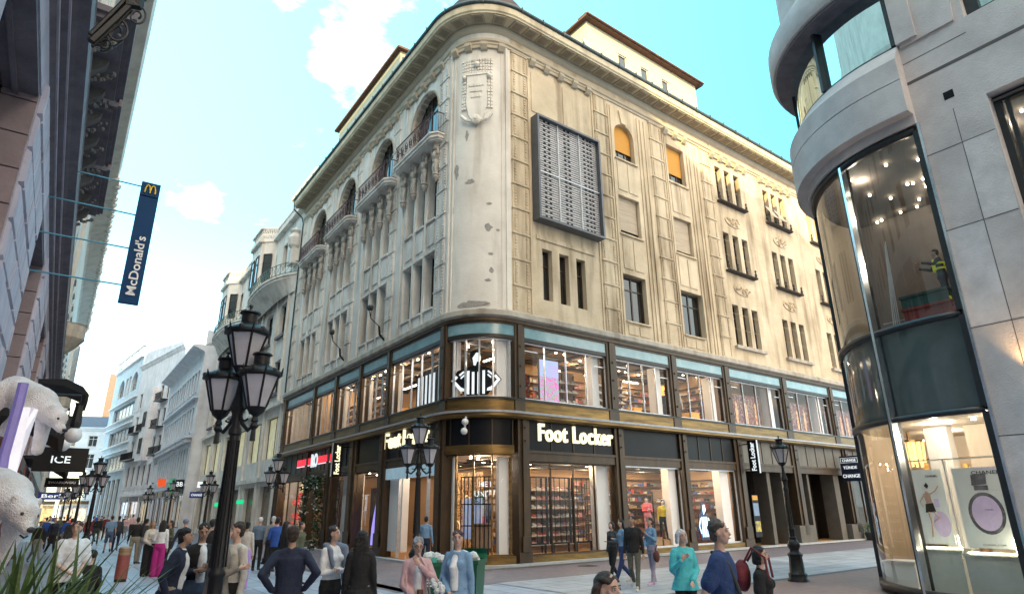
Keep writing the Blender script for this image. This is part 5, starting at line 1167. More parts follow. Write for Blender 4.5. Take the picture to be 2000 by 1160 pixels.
for i, (n, d, z, lb) in enumerate(((.13, 15.7, 3.45, 'upper white opal globe lamp on a dark bracket above the ICE board'), (-.02, 18, 3.45, 'lower white opal globe lamp on a dark bracket by the ICE board'))):
    t = thing('globe_lamp', ND.p(n, d, z), lb, 'lamp', 'globe lamps of the cafe'); mb = MB(); mb.ball(ND.p(n, d, z), .155, 16); mb.build('globe', GLOBE, t, smooth=True)
    mb = MB(); mb.lathe(ND.p(n, d, z + .15), [(.09, 0), (.1, .1), (.07, .45), (.09, .5)], 8); mb.tube([ND.p(-1.2, d, z + .75), ND.p(n, d, z + .8), ND.p(n, d, z + .6)], .03, 6); mb.build('bracket', IRON, t)
# bollard, bins, parking posts
t = thing('bollard', ND.p(2.1, 23.4, 0), 'red brown cylindrical bollard with pale bands near the palm leaves', 'bollard')
mb = MB(); mb.lathe(ND.p(2.1, 23.4, 0), [(.17, .08), (.17, .74)], 16); mb.build('body', mat('red brown painted metal', (.30, .08, .07), .5, scale=6), t, smooth=True)
mb = MB(); mb.lathe(ND.p(2.1, 23.4, 0), [(.175, .74), (.175, .78), (.165, .79), (.165, .84), (.175, .85), (.175, .93), (.14, .97), (.02, .99)], 16); mb.build('cap', mat('worn brass cap', (.38, .27, .17), .5, .4, scale=8), t, smooth=True)
mb = MB(); mb.lathe(ND.p(2.1, 23.4, 0), [(.16, 0), (.165, .08)], 16); mb.build('foot', IRON, t)
GBIN = mat('green bin plastic', (.008, .10, .04), .45, scale=4); BAGM = mat('crumpled white bag', (.7, .72, .72), .6, scale=8, bump=.6); LIDG = mat('green bin lid', (.02, .20, .11), .4, scale=3)
def wbin(lab, pos, rz, lid_open, seed):
    t = thing('wheelie_bin', pos, lab, 'bin', 'green wheelie bins at the corner', rz); f = W0; mb = MB(); w, dp, h = .3, .33, .95
    for (a, b, z0, z1) in ((.78, 1, .08, h),):
        P_ = [Vector((x * w * (.8 if z < .5 else 1), y * dp * (.8 if z < .5 else 1), z)) for z in (z0, z1) for y in (-1, 1) for x in (-1, 1)]
        mb.add(P_, [(0, 1, 3, 2), (0, 4, 5, 1), (2, 3, 7, 6), (0, 2, 6, 4), (1, 5, 7, 3)])
    mb.box(f, -w - .03, w + .03, -dp - .03, -dp + .01, h - .06, h); mb.box(f, -w - .03, w + .03, dp - .01, dp + .03, h - .06, h); mb.box(f, -w - .03, -w + .01, -dp, dp, h - .06, h); mb.box(f, w - .01, w + .03, -dp, dp, h - .06, h)
    for x in (-.15, 0, .15): mb.box(f, x - .02, x + .02, -dp * .97 - .015, -dp * .9, .35, h - .1)
    mb.build('body', GBIN, t, local=True)
    for s_ in (-1, 1): mb = MB(); mb.lathe((s_ * .27, dp - .04, .09), [(.09, -.03), (.09, .03)], 12, ax=(1, 0, 0)); mb.build('wheel', IRON, t, local=True)
    mb = MB(); r_ = random.Random(seed)
    P_ = [(-w - .02, dp), (w + .02, dp)]
    if lid_open: mb.add([Vector((x, dp + .02 + k[0], h + k[1])) for k in ((0, 0), (.02, .07), (-.03, .13), (-.12, .15)) for x in (-w - .02, w + .02)], [(0, 1, 3, 2), (2, 3, 5, 4), (4, 5, 7, 6)])
    else: mb.ball((0, .05, h - .05), .4, 12, (.85, .95, .35))
    mb.build('lid', LIDG, t, smooth=True, local=True)
    mb = MB()
    for k in range(5): mb.ball((r_.uniform(-.2, .2), r_.uniform(-.25, .1), h + r_.uniform(-.02, .1)), r_.uniform(.06, .1), 7, (1.2, 1, .8))
    mb.build('rubbish', BAGM, t, local=True); return t
def at(x, D):   # ground point under picture column x (at eye level) at distance D
    r = ray(x, 1000); v = Vector((r.x, r.y, 0)).normalized(); return v * D
b1 = wbin('green wheelie bin heaped with white rubbish between the two talking women', at(855, 12.0), .1, False, 1)
mb = MB()
for z in (.62, .66, .70): mb.box(W0, -.26, .26, -.345, -.335, z, z + .018)
mb.build('printed_lines', WHT, b1, local=True)
b2 = wbin('green wheelie bin with its lid raised behind the woman in denim', at(912, 12.3), -.2, True, 2); b1.scale = b2.scale = (.95, .95, 1.15)
for k, (n, d, lb) in enumerate(((.6, 60, 'dark litter bin far left among the crowd'), (1.1, 52, 'dark green litter bin on the left kerb beyond the resting man'), (7.0, 52, 'dark litter bin at the right kerb far down the street'), (7.6, 26.6, 'dark litter bin at the foot of the lamp by the red sweet shop'))):
    mb = MB(); mb.lathe(ND.p(n, d, 0), [(.3, 0), (.36, .05), (.34, .9), (.4, .95), (.4, 1.1), (.2, 1.2)], 12); tag(mb.build('litter_bin', mat('dark green cast bin', (.02, .03, .03), .6), smooth=True), lb, 'litter bin', 'litter bins')
# led billboard on the facade
t = thing('led_billboard', FR.p(5.2, 0, 16.5), 'large grey framed louvred screen mounted on the right facade', 'billboard')
A, B, z0, z1 = 3.24, 7.24, 13.9, 19.2
mb = MB(); mb.box(FR, A, A + .1, 0, .5, z0, z1); mb.box(FR, B - .1, B, 0, .5, z0, z1); mb.box(FR, A + .1, B - .1, 0, .5, z0, z0 + .1); mb.box(FR, A + .1, B - .1, 0, .5, z1 - .1, z1); mb.build('frame', mat('grey steel frame', (.13, .14, .16), .45, .3), t)
mb = MB(); mb.box(FR, A + .1, B - .1, .02, .12, z0 + .1, z1 - .1); mb.build('back_panel', mat('dark louvre back', (.10, .10, .11), .6), t)
mb = MB(); n = 44
for k in range(n): z = z0 + .16 + (z1 - z0 - .32) * k / (n - 1); mb.box(FR, A + .12, B - .12, .2, .3, z - .02, z + .04)
mb.build('louvres', mat('pale louvre', (.62, .60, .60), .45, scale=4, c2=(.42, .41, .42)), t)
mb = MB()
for k in range(0, n): 
    z = z0 + .16 + (z1 - z0 - .32) * k / (n - 1)
    if k % 2:
        for x in (.35, .62, 1.6, 1.85, 2.85, 3.1, 3.3): mb.box(FR, A + .14 + x, A + .26 + x, .3, .325, z - .05, z + .02)
mb.build('drivers', BLACKP, t)
mb = MB()
for x in (1.35, 2.7): mb.box(FR, A + x - .02, A + x + .02, .3, .36, z0 + .1, z1 - .1)
mb.box(FR, A + .1, B - .1, .3, .36, 16.3, 16.36); mb.build('rails', mat('white rail', (.7, .72, .75), .4), t)
# facade floodlight arms and corner cameras
for u, z, fr, lb in ((7.9, 10.3, FL, 'black floodlight arm nearest the corner on the left facade'), (13.2, 10.3, FL, 'black floodlight arm beyond the first one on the left facade')):
    t = thing('floodlight', fr.p(u, 0, z), lb, 'floodlight', 'floodlights over the ledge'); mb = MB(); mb.tube([fr.p(u, 0, 9.7), fr.p(u, .3, 10.0), fr.p(u, .35, 10.4)], .06, 6); mb.tube([fr.p(u, .35, 10.4), fr.p(u + .5, .6, 10.9), fr.p(u + .3, .8, 11.3)], .025, 5); mb.tube([fr.p(u + .5, .6, 10.9), fr.p(u - .2, .9, 11.2)], .02, 5)
    mb.ball(fr.p(u + .3, .8, 11.35), .12, 8, (1, 1, 1.3)); mb.ball(fr.p(u - .2, .9, 11.2), .12, 8, (1, 1, 1.3)); tag(t); mb.build('arm', IRON, t)
f = arcframe(.44); t = thing('security_camera', f.p(0, .35, 4.9), 'pair of white dome cameras under the rounded corner canopy', 'camera')
mb = MB(); mb.ball(f.p(0, .42, 5.02), .13, 12); mb.ball(f.p(-.03, .42, 4.68), .13, 12); mb.tube([f.p(0, .3, 5.25), f.p(0, .42, 5.0), f.p(0, .42, 4.7)], .04, 6); mb.build('domes', mat('white dome', (.8, .8, .82), .3), t, smooth=True)
# ================================================================ shop contents
SHELF = mat('walnut shelf', (.30, .19, .11), .5, scale=3, aniso=(1, 8, 1)); SHOEC = [mat('shoe upper %s' % n, c, .6, scale=9) for n, c in (('white', (.75, .74, .70)), ('black', (.03, .03, .035)), ('red', (.5, .06, .04)), ('grey', (.35, .35, .36)), ('tan', (.5, .36, .2)), ('pink', (.6, .28, .32)), ('blue', (.08, .14, .4)))]
SOLE = mat('white shoe sole', (.8, .78, .72), .5)
def make_shoe(ci, name='shoe'):
    mb = MB(); n = 12
    prof = [(-.14, .035, .09), (-.11, .045, .11), (-.05, .045, .105), (.0, .042, .085), (.06, .046, .06), (.11, .044, .045), (.145, .02, .03)]
    P = []
    for x, w, h in prof: P += [(x, -w, .025), (x, -w * .9, h * .7 + .02), (x, -w * .3, h + .02), (x, w * .3, h + .02), (x, w * .9, h * .7 + .02), (x, w, .025)]
    F = [(j * 6 + i, j * 6 + (i + 1) % 6, (j + 1) * 6 + (i + 1) % 6, (j + 1) * 6 + i) for j in range(6) for i in range(6)] + [tuple(range(6)), tuple(range(36, 42))]
    mb.add(P, F); mb.mi = 1
    S = [(-.15, -.04), (-.05, -.05), (.05, -.045), (.12, -.05), (.16, 0), (.12, .05), (.05, .045), (-.05, .05), (-.15, .04)]
    m_ = len(S); mb.add([(x, y, 0) for x, y in S] + [(x, y, .03) for x, y in S], [tuple(range(m_)), tuple(range(m_, 2 * m_))] + [(i, (i + 1) % m_, m_ + (i + 1) % m_, m_ + i) for i in range(m_)])
    return mb.build(name, [SHOEC[ci], SOLE], smooth=True)
protos = [make_shoe(i) for i in range(7)]
CN = ('white', 'black', 'red', 'grey', 'tan', 'pink', 'blue')
CNT = {}; ORD = ('first', 'second', 'third', 'fourth', 'fifth', 'sixth', 'seventh', 'eighth', 'ninth', 'tenth', 'eleventh', 'twelfth', 'thirteenth'); azR_ = math.atan2(dR.y, dR.x); used = [False] * 7
def put_shoe(fr, u, b, z, ci, where, group, az):
    o = protos[ci] if not used[ci] else protos[ci].copy()
    if used[ci]: col.objects.link(o)
    used[ci] = True; o.location = fr.p(u, b, z); o.rotation_euler = (0, 0, az); o.scale = (1.15,) * 3
    CNT[where] = CNT.get(where, 0) + 1; tag(o, '%s trainer %s from the left %s' % (CN[ci], ORD[CNT[where] - 1], where), 'shoe', group)
def wall_shelf(fr, u0, u1, b, zs, lab, m=SHELF, dp=.35, back=True):
    t = thing('display_shelf', fr.p((u0 + u1) / 2, b, zs[0] - .1), lab, 'shelf')
    for z in zs: mb = MB(); mb.box(fr, u0, u1, b - dp, b, z - .03, z); mb.build('shelf_board', m, t)
    mb = MB()
    for x in (u0, u1 - .04, (u0 + u1) / 2): mb.box(fr, x, x + .04, b - dp - .02, b - dp + .03, zs[0] - .3, zs[-1] + .5)
    mb.build('upright', IRON, t)
    if back: mb = MB(); mb.box(fr, u0, u1, b - dp - .05, b - dp - .02, zs[0] - .3, zs[-1] + .6); mb.build('back_board', mat('brown slatted board', (.34, .23, .15), .7, scale=1, aniso=(1, 1, 20), c2=(.2, .13, .09)), t)
    return t
r_ = random.Random(21)
rows = [.55, .9, 1.25, 1.6, 1.95, 2.3, 2.65]
wall_shelf(FR, 3.0, 6.7, -1.5, rows, 'wide shoe wall behind the black grilles of the large right window')
ordn = ('lowest', 'second', 'third', 'fourth', 'fifth', 'sixth', 'top')
for j, z in enumerate(rows):
    for k in range(13): put_shoe(FR, 3.18 + k * .28 + r_.uniform(-.02, .02), -1.62, z, r_.choice((0, 0, 0, 1, 3, 4, 5, 2, 4)), 'on the %s board of the shoe wall' % ordn[j], 'shoes on the %s board of the shoe wall' % ordn[j], azR_ + r_.uniform(-.2, .2))
wall_shelf(FR, 8.2, 11.0, -2.4, [.9, 1.3, 1.7, 2.1, 2.5], 'shoe shelves behind the pink mannequin'); 
for j, z in enumerate((.9, 1.3, 1.7, 2.1, 2.5)):
    for k in range(8): put_shoe(FR, 8.4 + k * .33, -2.5, z, r_.choice((0, 0, 2, 3, 5, 1)), 'on the %s board behind the pink mannequin' % ordn[j], 'shoes on the %s board behind the pink mannequin' % ordn[j], azR_)
wall_shelf(FR, 12.6, 15.2, -2.2, [1.2, 1.7, 2.2], 'shoe shelves behind the neon referee figure')
for j, z in enumerate((1.2, 1.7, 2.2)):
    for k in range(7): put_shoe(FR, 12.8 + k * .33, -2.3, z, r_.choice((0, 4, 2, 3)), 'on the %s board behind the neon figure' % ordn[j], 'shoes on the %s board behind the neon figure' % ordn[j], azR_)
wall_shelf(FR, 5.3, 6.8, -1.3, [6.35, 6.8, 7.2], 'upper floor shoe shelves right of the colourful screen'); wall_shelf(FR, 8.0, 9.8, -1.2, [6.3, 6.6, 6.95, 7.3], 'upper floor shoe shelves in the second window of the right facade')
for u0, u1, zs, nm in ((5.3, 6.8, (6.35, 6.8, 7.2), 'right of the screen upstairs'), (8.0, 9.8, (6.3, 6.6, 6.95, 7.3), 'in the second upstairs window')):
    for j, z in enumerate(zs):
        for k in range(int((u1 - u0) / .36)): put_shoe(FR, u0 + .2 + k * .36, -1.35, z, r_.choice((0, 0, 0, 3)), 'on the %s shelf %s' % (ordn[j], nm), 'shoes on the %s shelf %s' % (ordn[j], nm), azR_)
for i, o in enumerate(protos):
    if not used[i]: bpy.data.objects.remove(o)
def rack(fr, u0, u1, b, z0, z1, lab, seed):
    t = thing('stock_rack', fr.p((u0 + u1) / 2, b, z0), lab, 'shelf'); rr = random.Random(seed); nb = max(2, int((z1 - z0) / .34))
    for k in range(nb + 1): mb = MB(); z = z0 + (z1 - z0) * k / nb; mb.box(fr, u0, u1, b, b + .32, z - .02, z + .01); mb.build('shelf_board', SHELF, t)
    mb = MB()
    for k in range(nb):
        x = u0 + .04
        while x < u1 - .2:
            w = rr.uniform(.14, .30); h = rr.uniform(.07, .24); mb.mi = rr.randrange(7)
            if rr.random() < .85: mb.box(fr, x, x + w, b + .05, b + .27, z0 + (z1 - z0) * k / nb + .012, z0 + (z1 - z0) * k / nb + .012 + h)
            x += w + rr.uniform(.02, .06)
    tag(mb.build('stock', SHOEC, t), kind='stuff'); return t
rack(FR, 5.6, 11.2, -5.1, .4, 3.4, 'long stock rack on the back wall of the right ground floor', 1); rack(FR, 11.6, 16.0, -5.1, .4, 3.4, 'stock rack on the back wall behind the neon figure', 2)
rack(FR, 5.6, 10.6, -5.1, 6.0, 8.3, 'stock rack on the upstairs back wall of the right facade', 3); rack(FR, 11.0, 16.0, -4.8, 6.0, 8.3, 'upstairs stock rack behind the third window', 4)
SWR = Fr(FR.p(16.35, -.6, 0), -FR.Y, -FR.X)
rack(SWR, .3, 4.3, .0, .4, 3.3, 'stock rack on the side wall of the third right window', 9); rack(SWR, .3, 4.3, .0, 6.0, 8.2, 'upstairs stock rack on the side wall of the right facade rooms', 10)
rack(FL, 5.8, 10.5, -5.1, .4, 3.3, 'stock rack deep inside the shop entrance', 5); rack(FL, 5.6, 9.6, -3.2, 6.0, 8.2, 'upstairs stock rack left of the striped board', 6); rack(FL, 10.6, 13.2, -1.6, 6.0, 7.8, 'upstairs stock rack in the third left window', 7); rack(FL, 14.6, 17.2, -1.6, 6.0, 7.6, 'upstairs stock rack in the fourth left window', 8)
# black grilles standing in front of the shoe wall
def grille(fr, u0, u1, b, lab):
    t = thing('display_grille', fr.p((u0 + u1) / 2, b, .1), lab, 'display grille', 'black display grilles'); z0, z1 = .62, 3.15
    mb = MB()
    for x in (u0, u1 - .1): mb.box(fr, x, x + .1, b - .02, b + .02, z0, z1)
    mb.box(fr, u0 + .1, u1 - .1, b - .02, b + .02, z1 - .05, z1); mb.box(fr, u0 + .1, u1 - .1, b - .02, b + .02, z0, z0 + .06)
    mb.build('frame', BLACKP, t)
    mb = MB()
    for k in range(1, 4): x = u0 + (u1 - u0) * k / 4; mb.box(fr, x - .012, x + .012, b - .01, b + .01, z0, z1)
    for k in range(1, 6): z = z0 + (z1 - z0) * k / 6; mb.box(fr, u0 + .1, u1 - .1, b - .012, b + .012, z - .008, z + .008)
    mb.build('bars', BLACKP, t)
    for x in (u0 + .15, u1 - .2): mb = MB(); mb.box(fr, x, x + .06, b - .03, b + .03, .08, z0); mb.build('leg', BLACKP, t)
for k, w in enumerate(('leftmost', 'middle', 'rightmost')): grille(FR, 3.15 + k * 1.22, 4.3 + k * 1.22, -.75, 'black metal grille %s of the three in the large right window' % w)
t = thing('display_grille', arcframe(.5).p(0, -.9, .1), 'curved black display grille inside the rounded corner window', 'display grille'); mb = MB()
for k in range(9): f = arcframe(.22 + k * .07); mb.box(f, -.015, .015, -.6, -.57, .55, 3.1)
for z in (.55, 1.35, 2.1, 3.08): band(mb, -.6, -.57, z, z + .04, path(TL, TL, 14)[3:12])
mb.build('bars', BLACKP, t); mb = MB(); band(mb, -.66, -.62, .6, 1.45, path(TL, TL, 14)[6:12]); mb.build('lower_panel', mat('brown kraft panel', (.30, .19, .12), .7), t)
for k in (.3, .5, .7): mb = MB(); mb.box(arcframe(k), -.03, .03, -.62, -.56, .1, .55); mb.build('leg', BLACKP, t)
# corner display: neon word, greenery, posters
f = arcframe(.66); s = thing('neon_sign', f.p(0, -1.0, 2.6), 'small white neon words inside the rounded corner window', 'sign'); put_text('ME I', f.sh(0, -1.0, 2.85), .45, .2, LETW, s, bold=.01); put_text('UNITY', f.sh(0, -1.0, 2.5), .8, .22, LETW, s, bold=.01)
s = thing('window_poster', arcframe(.2).p(0, -1.2, 1.2), 'pale blue and white poster leaning inside the rounded corner window', 'poster'); mb = MB(); mb.box(arcframe(.22), -.4, .5, -1.25, -1.2, .9, 2.35); mb.build('panel', mat('pale blue poster', (.35, .5, .85), .5, scale=1.5, c2=(.7, .75, .8), emit=(.35, .5, .9), es=.1), s)
mb = MB(); r_ = random.Random(2)
for k in range(160): f = arcframe(.3 + .35 * r_.random()); p = f.p(0, -1.1 - .3 * r_.random(), 2.1 + .45 * r_.random()); mb.ball(p, .035 + .03 * r_.random(), 4, (1, 1, .4))
tag(mb.build('hanging_greenery', mat('plastic ivy', (.08, .22, .03), .6, scale=9)), 'row of green hanging leaves above the corner window display', 'greenery')
# display plinths
def plinth(fr, u, b, w, h, z, m, lab): mb = MB(); mb.box(fr, u - w / 2, u + w / 2, b - w / 2, b + w / 2, z, z + h - .03); mb.box(fr, u - w / 2 - .02, u + w / 2 + .02, b - w / 2 - .02, b + w / 2 + .02, z + h - .03, z + h); return tag(mb.build('display_plinth', m), lab, 'plinth')
KR = mat('kraft cardboard', (.45, .27, .13), .7); ORB = mat('orange plinth', (.8, .38, .05), .6, emit=(1, .45, .05), es=.12)
plinth(FR, 10.3, -.9, .8, .6, .08, KR, 'kraft plinth under the pink mannequin'); plinth(FR, 11.0, -.7, .5, .5, .08, KR, 'low kraft plinth beside the yellow shirted mannequin')
plinth(FR, 9.9, -.9, .5, .35, 6.02, ORB, 'orange plinth in the second upstairs window'); plinth(FR, 14.0, -.8, .6, .45, 6.02, ORB, 'orange plinth in the third upstairs window'); plinth(FL, 7.9, -1.0, .6, .5, 6.02, ORB, 'orange plinth in the upstairs window left of the striped board')
# colourful screen and posters upstairs
def artmat(name, cols, sc, es, dist=2.2):
    m = bpy.data.materials.new(name); m.use_nodes = True; N = m.node_tree.nodes; L = m.node_tree.links; b = N['Principled BSDF']
    g = N.new('ShaderNodeNewGeometry'); n = N.new('ShaderNodeTexNoise'); n.inputs['Scale'].default_value = sc; n.inputs['Detail'].default_value = 3; n.inputs['Distortion'].default_value = dist; L.new(g.outputs['Position'], n.inputs[0])
    r = N.new('ShaderNodeValToRGB'); e = r.color_ramp.elements
    while len(e) < len(cols): e.new(.5)
    for i, c in enumerate(cols): e[i].position = .28 + .46 * i / (len(cols) - 1); e[i].color = (*c, 1)
    L.new(n.outputs['Fac'], r.inputs[0]); 
    if es > .3: b.inputs['Base Color'].default_value = (.02, .02, .02, 1)
    else: L.new(r.outputs[0], b.inputs['Base Color'])
    L.new(r.outputs[0], b.inputs['Emission Color']); b.inputs['Emission Strength'].default_value = es; return m
ART1 = artmat('screen lower colours', ((.35, .6, .9), (.9, .05, .5), (.95, .3, .75), (.1, .7, .6), (.95, .2, .15), (.6, .1, .9)), 4.0, .4)
ART2 = artmat('screen upper sky', ((.30, .75, .95), (.5, .6, .95), (.75, .4, .9)), 1.0, .4, .6)
s = thing('video_screen', FR.p(4.45, -.6, 7), 'upright video screen with blue sky and pink splashes upstairs in the right facade', 'screen')
mb = MB(); mb.box(FR, 3.9, 5.0, -.7, -.62, 6.05, 7.95); mb.build('frame', BLACKP, s); mb = MB(); mb.box(FR, 3.93, 4.97, -.62, -.61, 6.08, 7.2); mb.build('lower_image', ART1, s); mb = MB(); mb.box(FR, 3.93, 4.97, -.62, -.61, 7.2, 7.92); mb.build('upper_image', ART2, s)
ART3 = artmat('street art print', ((.01, .01, .015), (.02, .07, .12), (.02, .02, .025), (.40, .03, .02), (.03, .03, .035), (.5, .42, .3), (.02, .03, .04), (.04, .2, .3)), 3.0, .0, 3.5)
PALE = mat('pale painted figure', (.8, .66, .36), .6, scale=5, c2=(.5, .10, .05))
for i, (a, b) in enumerate(((16.75, 20.4), (22.3, 25.6), (27.6, 31))):
    s = thing('window_poster', FR.p((a + b) / 2, -.8, 6.1), ('large street art print with pale totem figures, %s of the three upstairs' % ('nearest', 'middle', 'furthest')[i]), 'poster', 'street art prints'); mb = MB(); mb.box(FR, a, b, -.85, -.8, 6.05, 7.85); mb.build('print', ART3, s)
    mb = MB()
    for k in range(4):
        x = a + .35 + k * (b - a - .6) / 3.3; mb.prism(FR, [(x - .1, 6.3), (x + .1, 6.25), (x + .13, 7.0), (x + .06, 7.15), (x + .12, 7.3), (x, 7.5), (x - .12, 7.3), (x - .05, 7.15), (x - .12, 7.0)], -.8, -.78)
    mb.build('painted_figures', PALE, s)
s = thing('display_board', FR.p(3.2, -.9, 6.1), 'dark patterned board left of the video screen', 'display board'); mb = MB(); mb.box(FR, 2.7, 3.75, -1.1, -1.05, 6.05, 7.3); mb.build('print', ART3, s)
for a, w in ((8.0, 1.5), (13.0, 1.2)): s = thing('light_box', FR.p(a, -1.9, 7.4), 'amber back lit panel upstairs %s' % ('over the shoe shelves of the second window' if a < 10 else 'in the third window of the right facade'), 'light box'); mb = MB(); mb.box(FR, a, a + w, -1.95, -1.85, 7.45, 7.95); mb.build('panel', mat('amber light box', (.9, .5, .1), emit=(1, .42, .06), es=.3), s)
# striped panel and lettering upstairs on the left facade
s = thing('display_board', FL.p(4.7, -.8, 6.1), 'black board with white vertical stripes in the nearest upstairs window of the left facade', 'display board'); mb = MB(); mb.box(FL, 3.9, 5.9, -.85, -.8, 6.05, 7.75); mb.build('board', BLACKP, s)
mb = MB()
for k in range(5): mb.box(FL, 4.15 + k * .36, 4.3 + k * .36, -.8, -.78, 6.1, 7.6)
mb.build('stripes', LETW, s)
s = thing('shop_sign', FL.p(6.4, -1.2, 7), 'white letters KIDS upstairs beside the striped board', 'sign'); put_text('KIDS', Fr(FL.p(6.2, -1.2, 7.0), -FL.X, FL.Y), .9, .32, LETW, s, bold=.02)
# referee emblem at the rounded corner upstairs
def poly(mb, f, pts, y0, y1): mb.prism(f, pts, y0, y1)
f = Fr(arcframe(.5).p(0, -.42, 6.1), arcframe(.5).X * -1 if False else arcframe(.5).X, arcframe(.5).Y)
if f.X.dot(RT) < 0: f = Fr(f.O, -f.X, f.Y)
s = thing('emblem_figure', f.O, 'black and white striped referee emblem in the rounded corner window', 'emblem')
mb = MB(); poly(mb, f, [(-.42, .0), (.42, .0), (.75, .38), (1.02, .62), (.72, 1.0), (.45, 1.12), (.2, 1.2), (.12, 1.35), (-.05, 1.4), (-.12, 1.2), (-.45, 1.12), (-.75, 1.0), (-1.02, .62), (-.75, .38)], 0, .05); mb.ball(f.p(-.03, .02, 1.6), .24, 14, (1, .12, 1)); mb.build('black_silhouette', BLACKP, s)
mb = MB()
for x in (-.36, -.16, .06, .26): mb.box(f, x, x + .1, .05, .07, .08, 1.0 if abs(x) > .2 else .95)
for sg in (-1, 1):
    poly(mb, f, [(sg * .98, .62), (sg * .8, .82), (sg * .72, .76), (sg * .84, .62), (sg * .6, .36), (sg * .46, .30), (sg * .44, .2), (sg * .62, .2)], .05, .07); poly(mb, f, [(sg * .68, .86), (sg * .5, 1.0), (sg * .46, .94), (sg * .64, .8)], .05, .07); poly(mb, f, [(sg * .62, .74), (sg * .48, .86), (sg * .46, .8), (sg * .6, .68)], .05, .07)
poly(mb, f, [(-.15, 1.5), (.0, 1.72), (.14, 1.72), (.17, 1.62), (.2, 1.52), (.15, 1.38), (.04, 1.36), (-.02, 1.2), (-.1, 1.22), (-.12, 1.4)], .05, .07)
mb.build('white_marks', LETW, s)
f = Fr(FR.p(13.85, -.5, .45), FR.X, FR.Y); s = thing('neon_figure', f.O, 'blue white neon referee figure in the third right window', 'emblem')
NEON = mat('blue white neon', (.6, .8, 1), emit=(.4, .7, 1), es=1.4)
mb = MB()
for x in (-.2, -.07, .06, .19): mb.tube([f.p(x, 0, .15), f.p(x * .9, 0, 1.05)], .022, 5)
mb.tube([f.p(-.28, 0, 1.0), f.p(-.42, 0, .65), f.p(-.3, 0, .3)], .02, 5); mb.tube([f.p(.3, 0, 1.0), f.p(.42, 0, .7)], .02, 5); mb.prism(f, [(-.02, 1.15), (-.06, 1.35), (-.02, 1.58), (.1, 1.6), (.12, 1.45), (.16, 1.38), (.1, 1.28), (.04, 1.25)], -.01, .01); mb.build('neon_tubes', NEON, s)
mb = MB(); mb.prism(f, [(-.32, 0), (.32, 0), (.36, 1.1), (.1, 1.2), (.1, 1.7), (-.12, 1.72), (-.16, 1.3), (-.36, 1.1)], -.06, -.03); mb.build('backing', mat('navy backing', (.01, .015, .08), .5), s)
# purple screen, plain window, entrance, sweet shop
s = thing('video_screen', FL.p(9.3, -.7, .5), 'tall screen with a violet flame shape in the window left of the entrance', 'screen'); mb = MB(); mb.box(FL, 8.4, 10.2, -.8, -.72, .35, 2.95); mb.build('frame', mat('brown striped screen', (.2, .11, .09), .4, scale=3, c2=(.06, .03, .04), aniso=(6, 6, .2)), s)
mb = MB(); mb.prism(FL, [(8.7, .4), (9.9, .4), (9.85, 1.2), (9.6, 2.0), (9.35, 2.6), (9.15, 2.1), (8.85, 1.5)], -.72, -.70); mb.build('violet_image', mat('violet glow', (.4, .3, 1), emit=(.42, .36, 1), es=.4, scale=2), s)
mb = MB(); mb.box(FL, 2.4, 6.9, -.1, .04, 3.2, 3.66); tag(mb.build('transom_lightbox', mat('pale blue lightbox', (.45, .62, .72), .3, emit=(.5, .75, .9), es=.1), HB))
mb = MB(); mb.box(FL, 5.55, 5.6, -.12, .02, .1, 3.2); mb.box(FL, 3.0, 3.05, -.12, .02, .1, 3.2); mb.build('door_frame', CANOPY, HB)
ENT = artmat('entrance mural', ((.03, .02, .02), (.75, .38, .13), (.05, .03, .02), (.85, .5, .2), (.04, .03, .03)), 1.6, .08, 2.5)
s = thing('entrance_mural', FL.p(4.3, -2.2, .2), 'orange and black patterned wall just inside the shop entrance', 'mural'); mb = MB(); mb.box(FL, 2.6, 5.6, -2.3, -2.2, .1, 3.4); mb.build('mural', ENT, s)
mb = MB()
for (x, z, r0) in ((3.6, 2.2, .28), (4.4, 1.2, .3), (4.9, 2.0, .2), (3.2, 1.1, .22)): mb.tube([FL.p(x + r0 * math.cos(a), -2.15, z + r0 * math.sin(a)) for a in [6.283 * k / 18 for k in range(19)]], .025, 5)
mb.box(FL, 4.65, 4.75, -1.6, -1.5, .1, 3.4); mb.build('rings', mat('warm lit tube', (1, .7, .4), emit=(1, .55, .25), es=.5), s)
RD = mat('red sweets display', (.45, .03, .03), .5, scale=5, c2=(.1, .01, .01), emit=(1, .08, .05), es=.2)
s = thing('shop_display', FL.p(20.5, -1, .4), 'cream and red sweet shop window display left of the flower garland', 'display'); mb = MB(); mb.box(FL, 18.3, 23.1, -1.3, -1.2, .35, 3.6); mb.build('back_board', mat('cream lit board', (.6, .52, .34), emit=(1, .8, .5), es=.1, scale=1.5), s)
mb = MB(); r_ = random.Random(4)
for k in range(40): x = 18.5 + r_.random() * 4.4; z = .5 + r_.random() ** 1.4 * 2.6; mb.ball(FL.p(x, -.9, z), .1 + .12 * r_.random(), 7, (1.4, 1, .8))
mb.build('red_sweets', RD, s)
mb = MB(); mb.box(FL, 14.6, 17.4, -1.5, -1.4, 0.05, 3.6); tag(mb.build('red_door_curtain', mat('deep red curtain', (.16, .015, .02), .8, scale=2, aniso=(8, 8, .3)), HB))
LEAFG = mat('dark garland leaves', (.03, .07, .03), .7, scale=14, var=.3); WF = mat('white garland flowers', (.75, .72, .7), .7, scale=10)
g = thing('flower_garland', FL.p(16, .2, 0), 'dark leafy garland dotted with white flowers round the sweet shop doorway', 'garland')
mb = MB(); mf = MB(); r_ = random.Random(9)
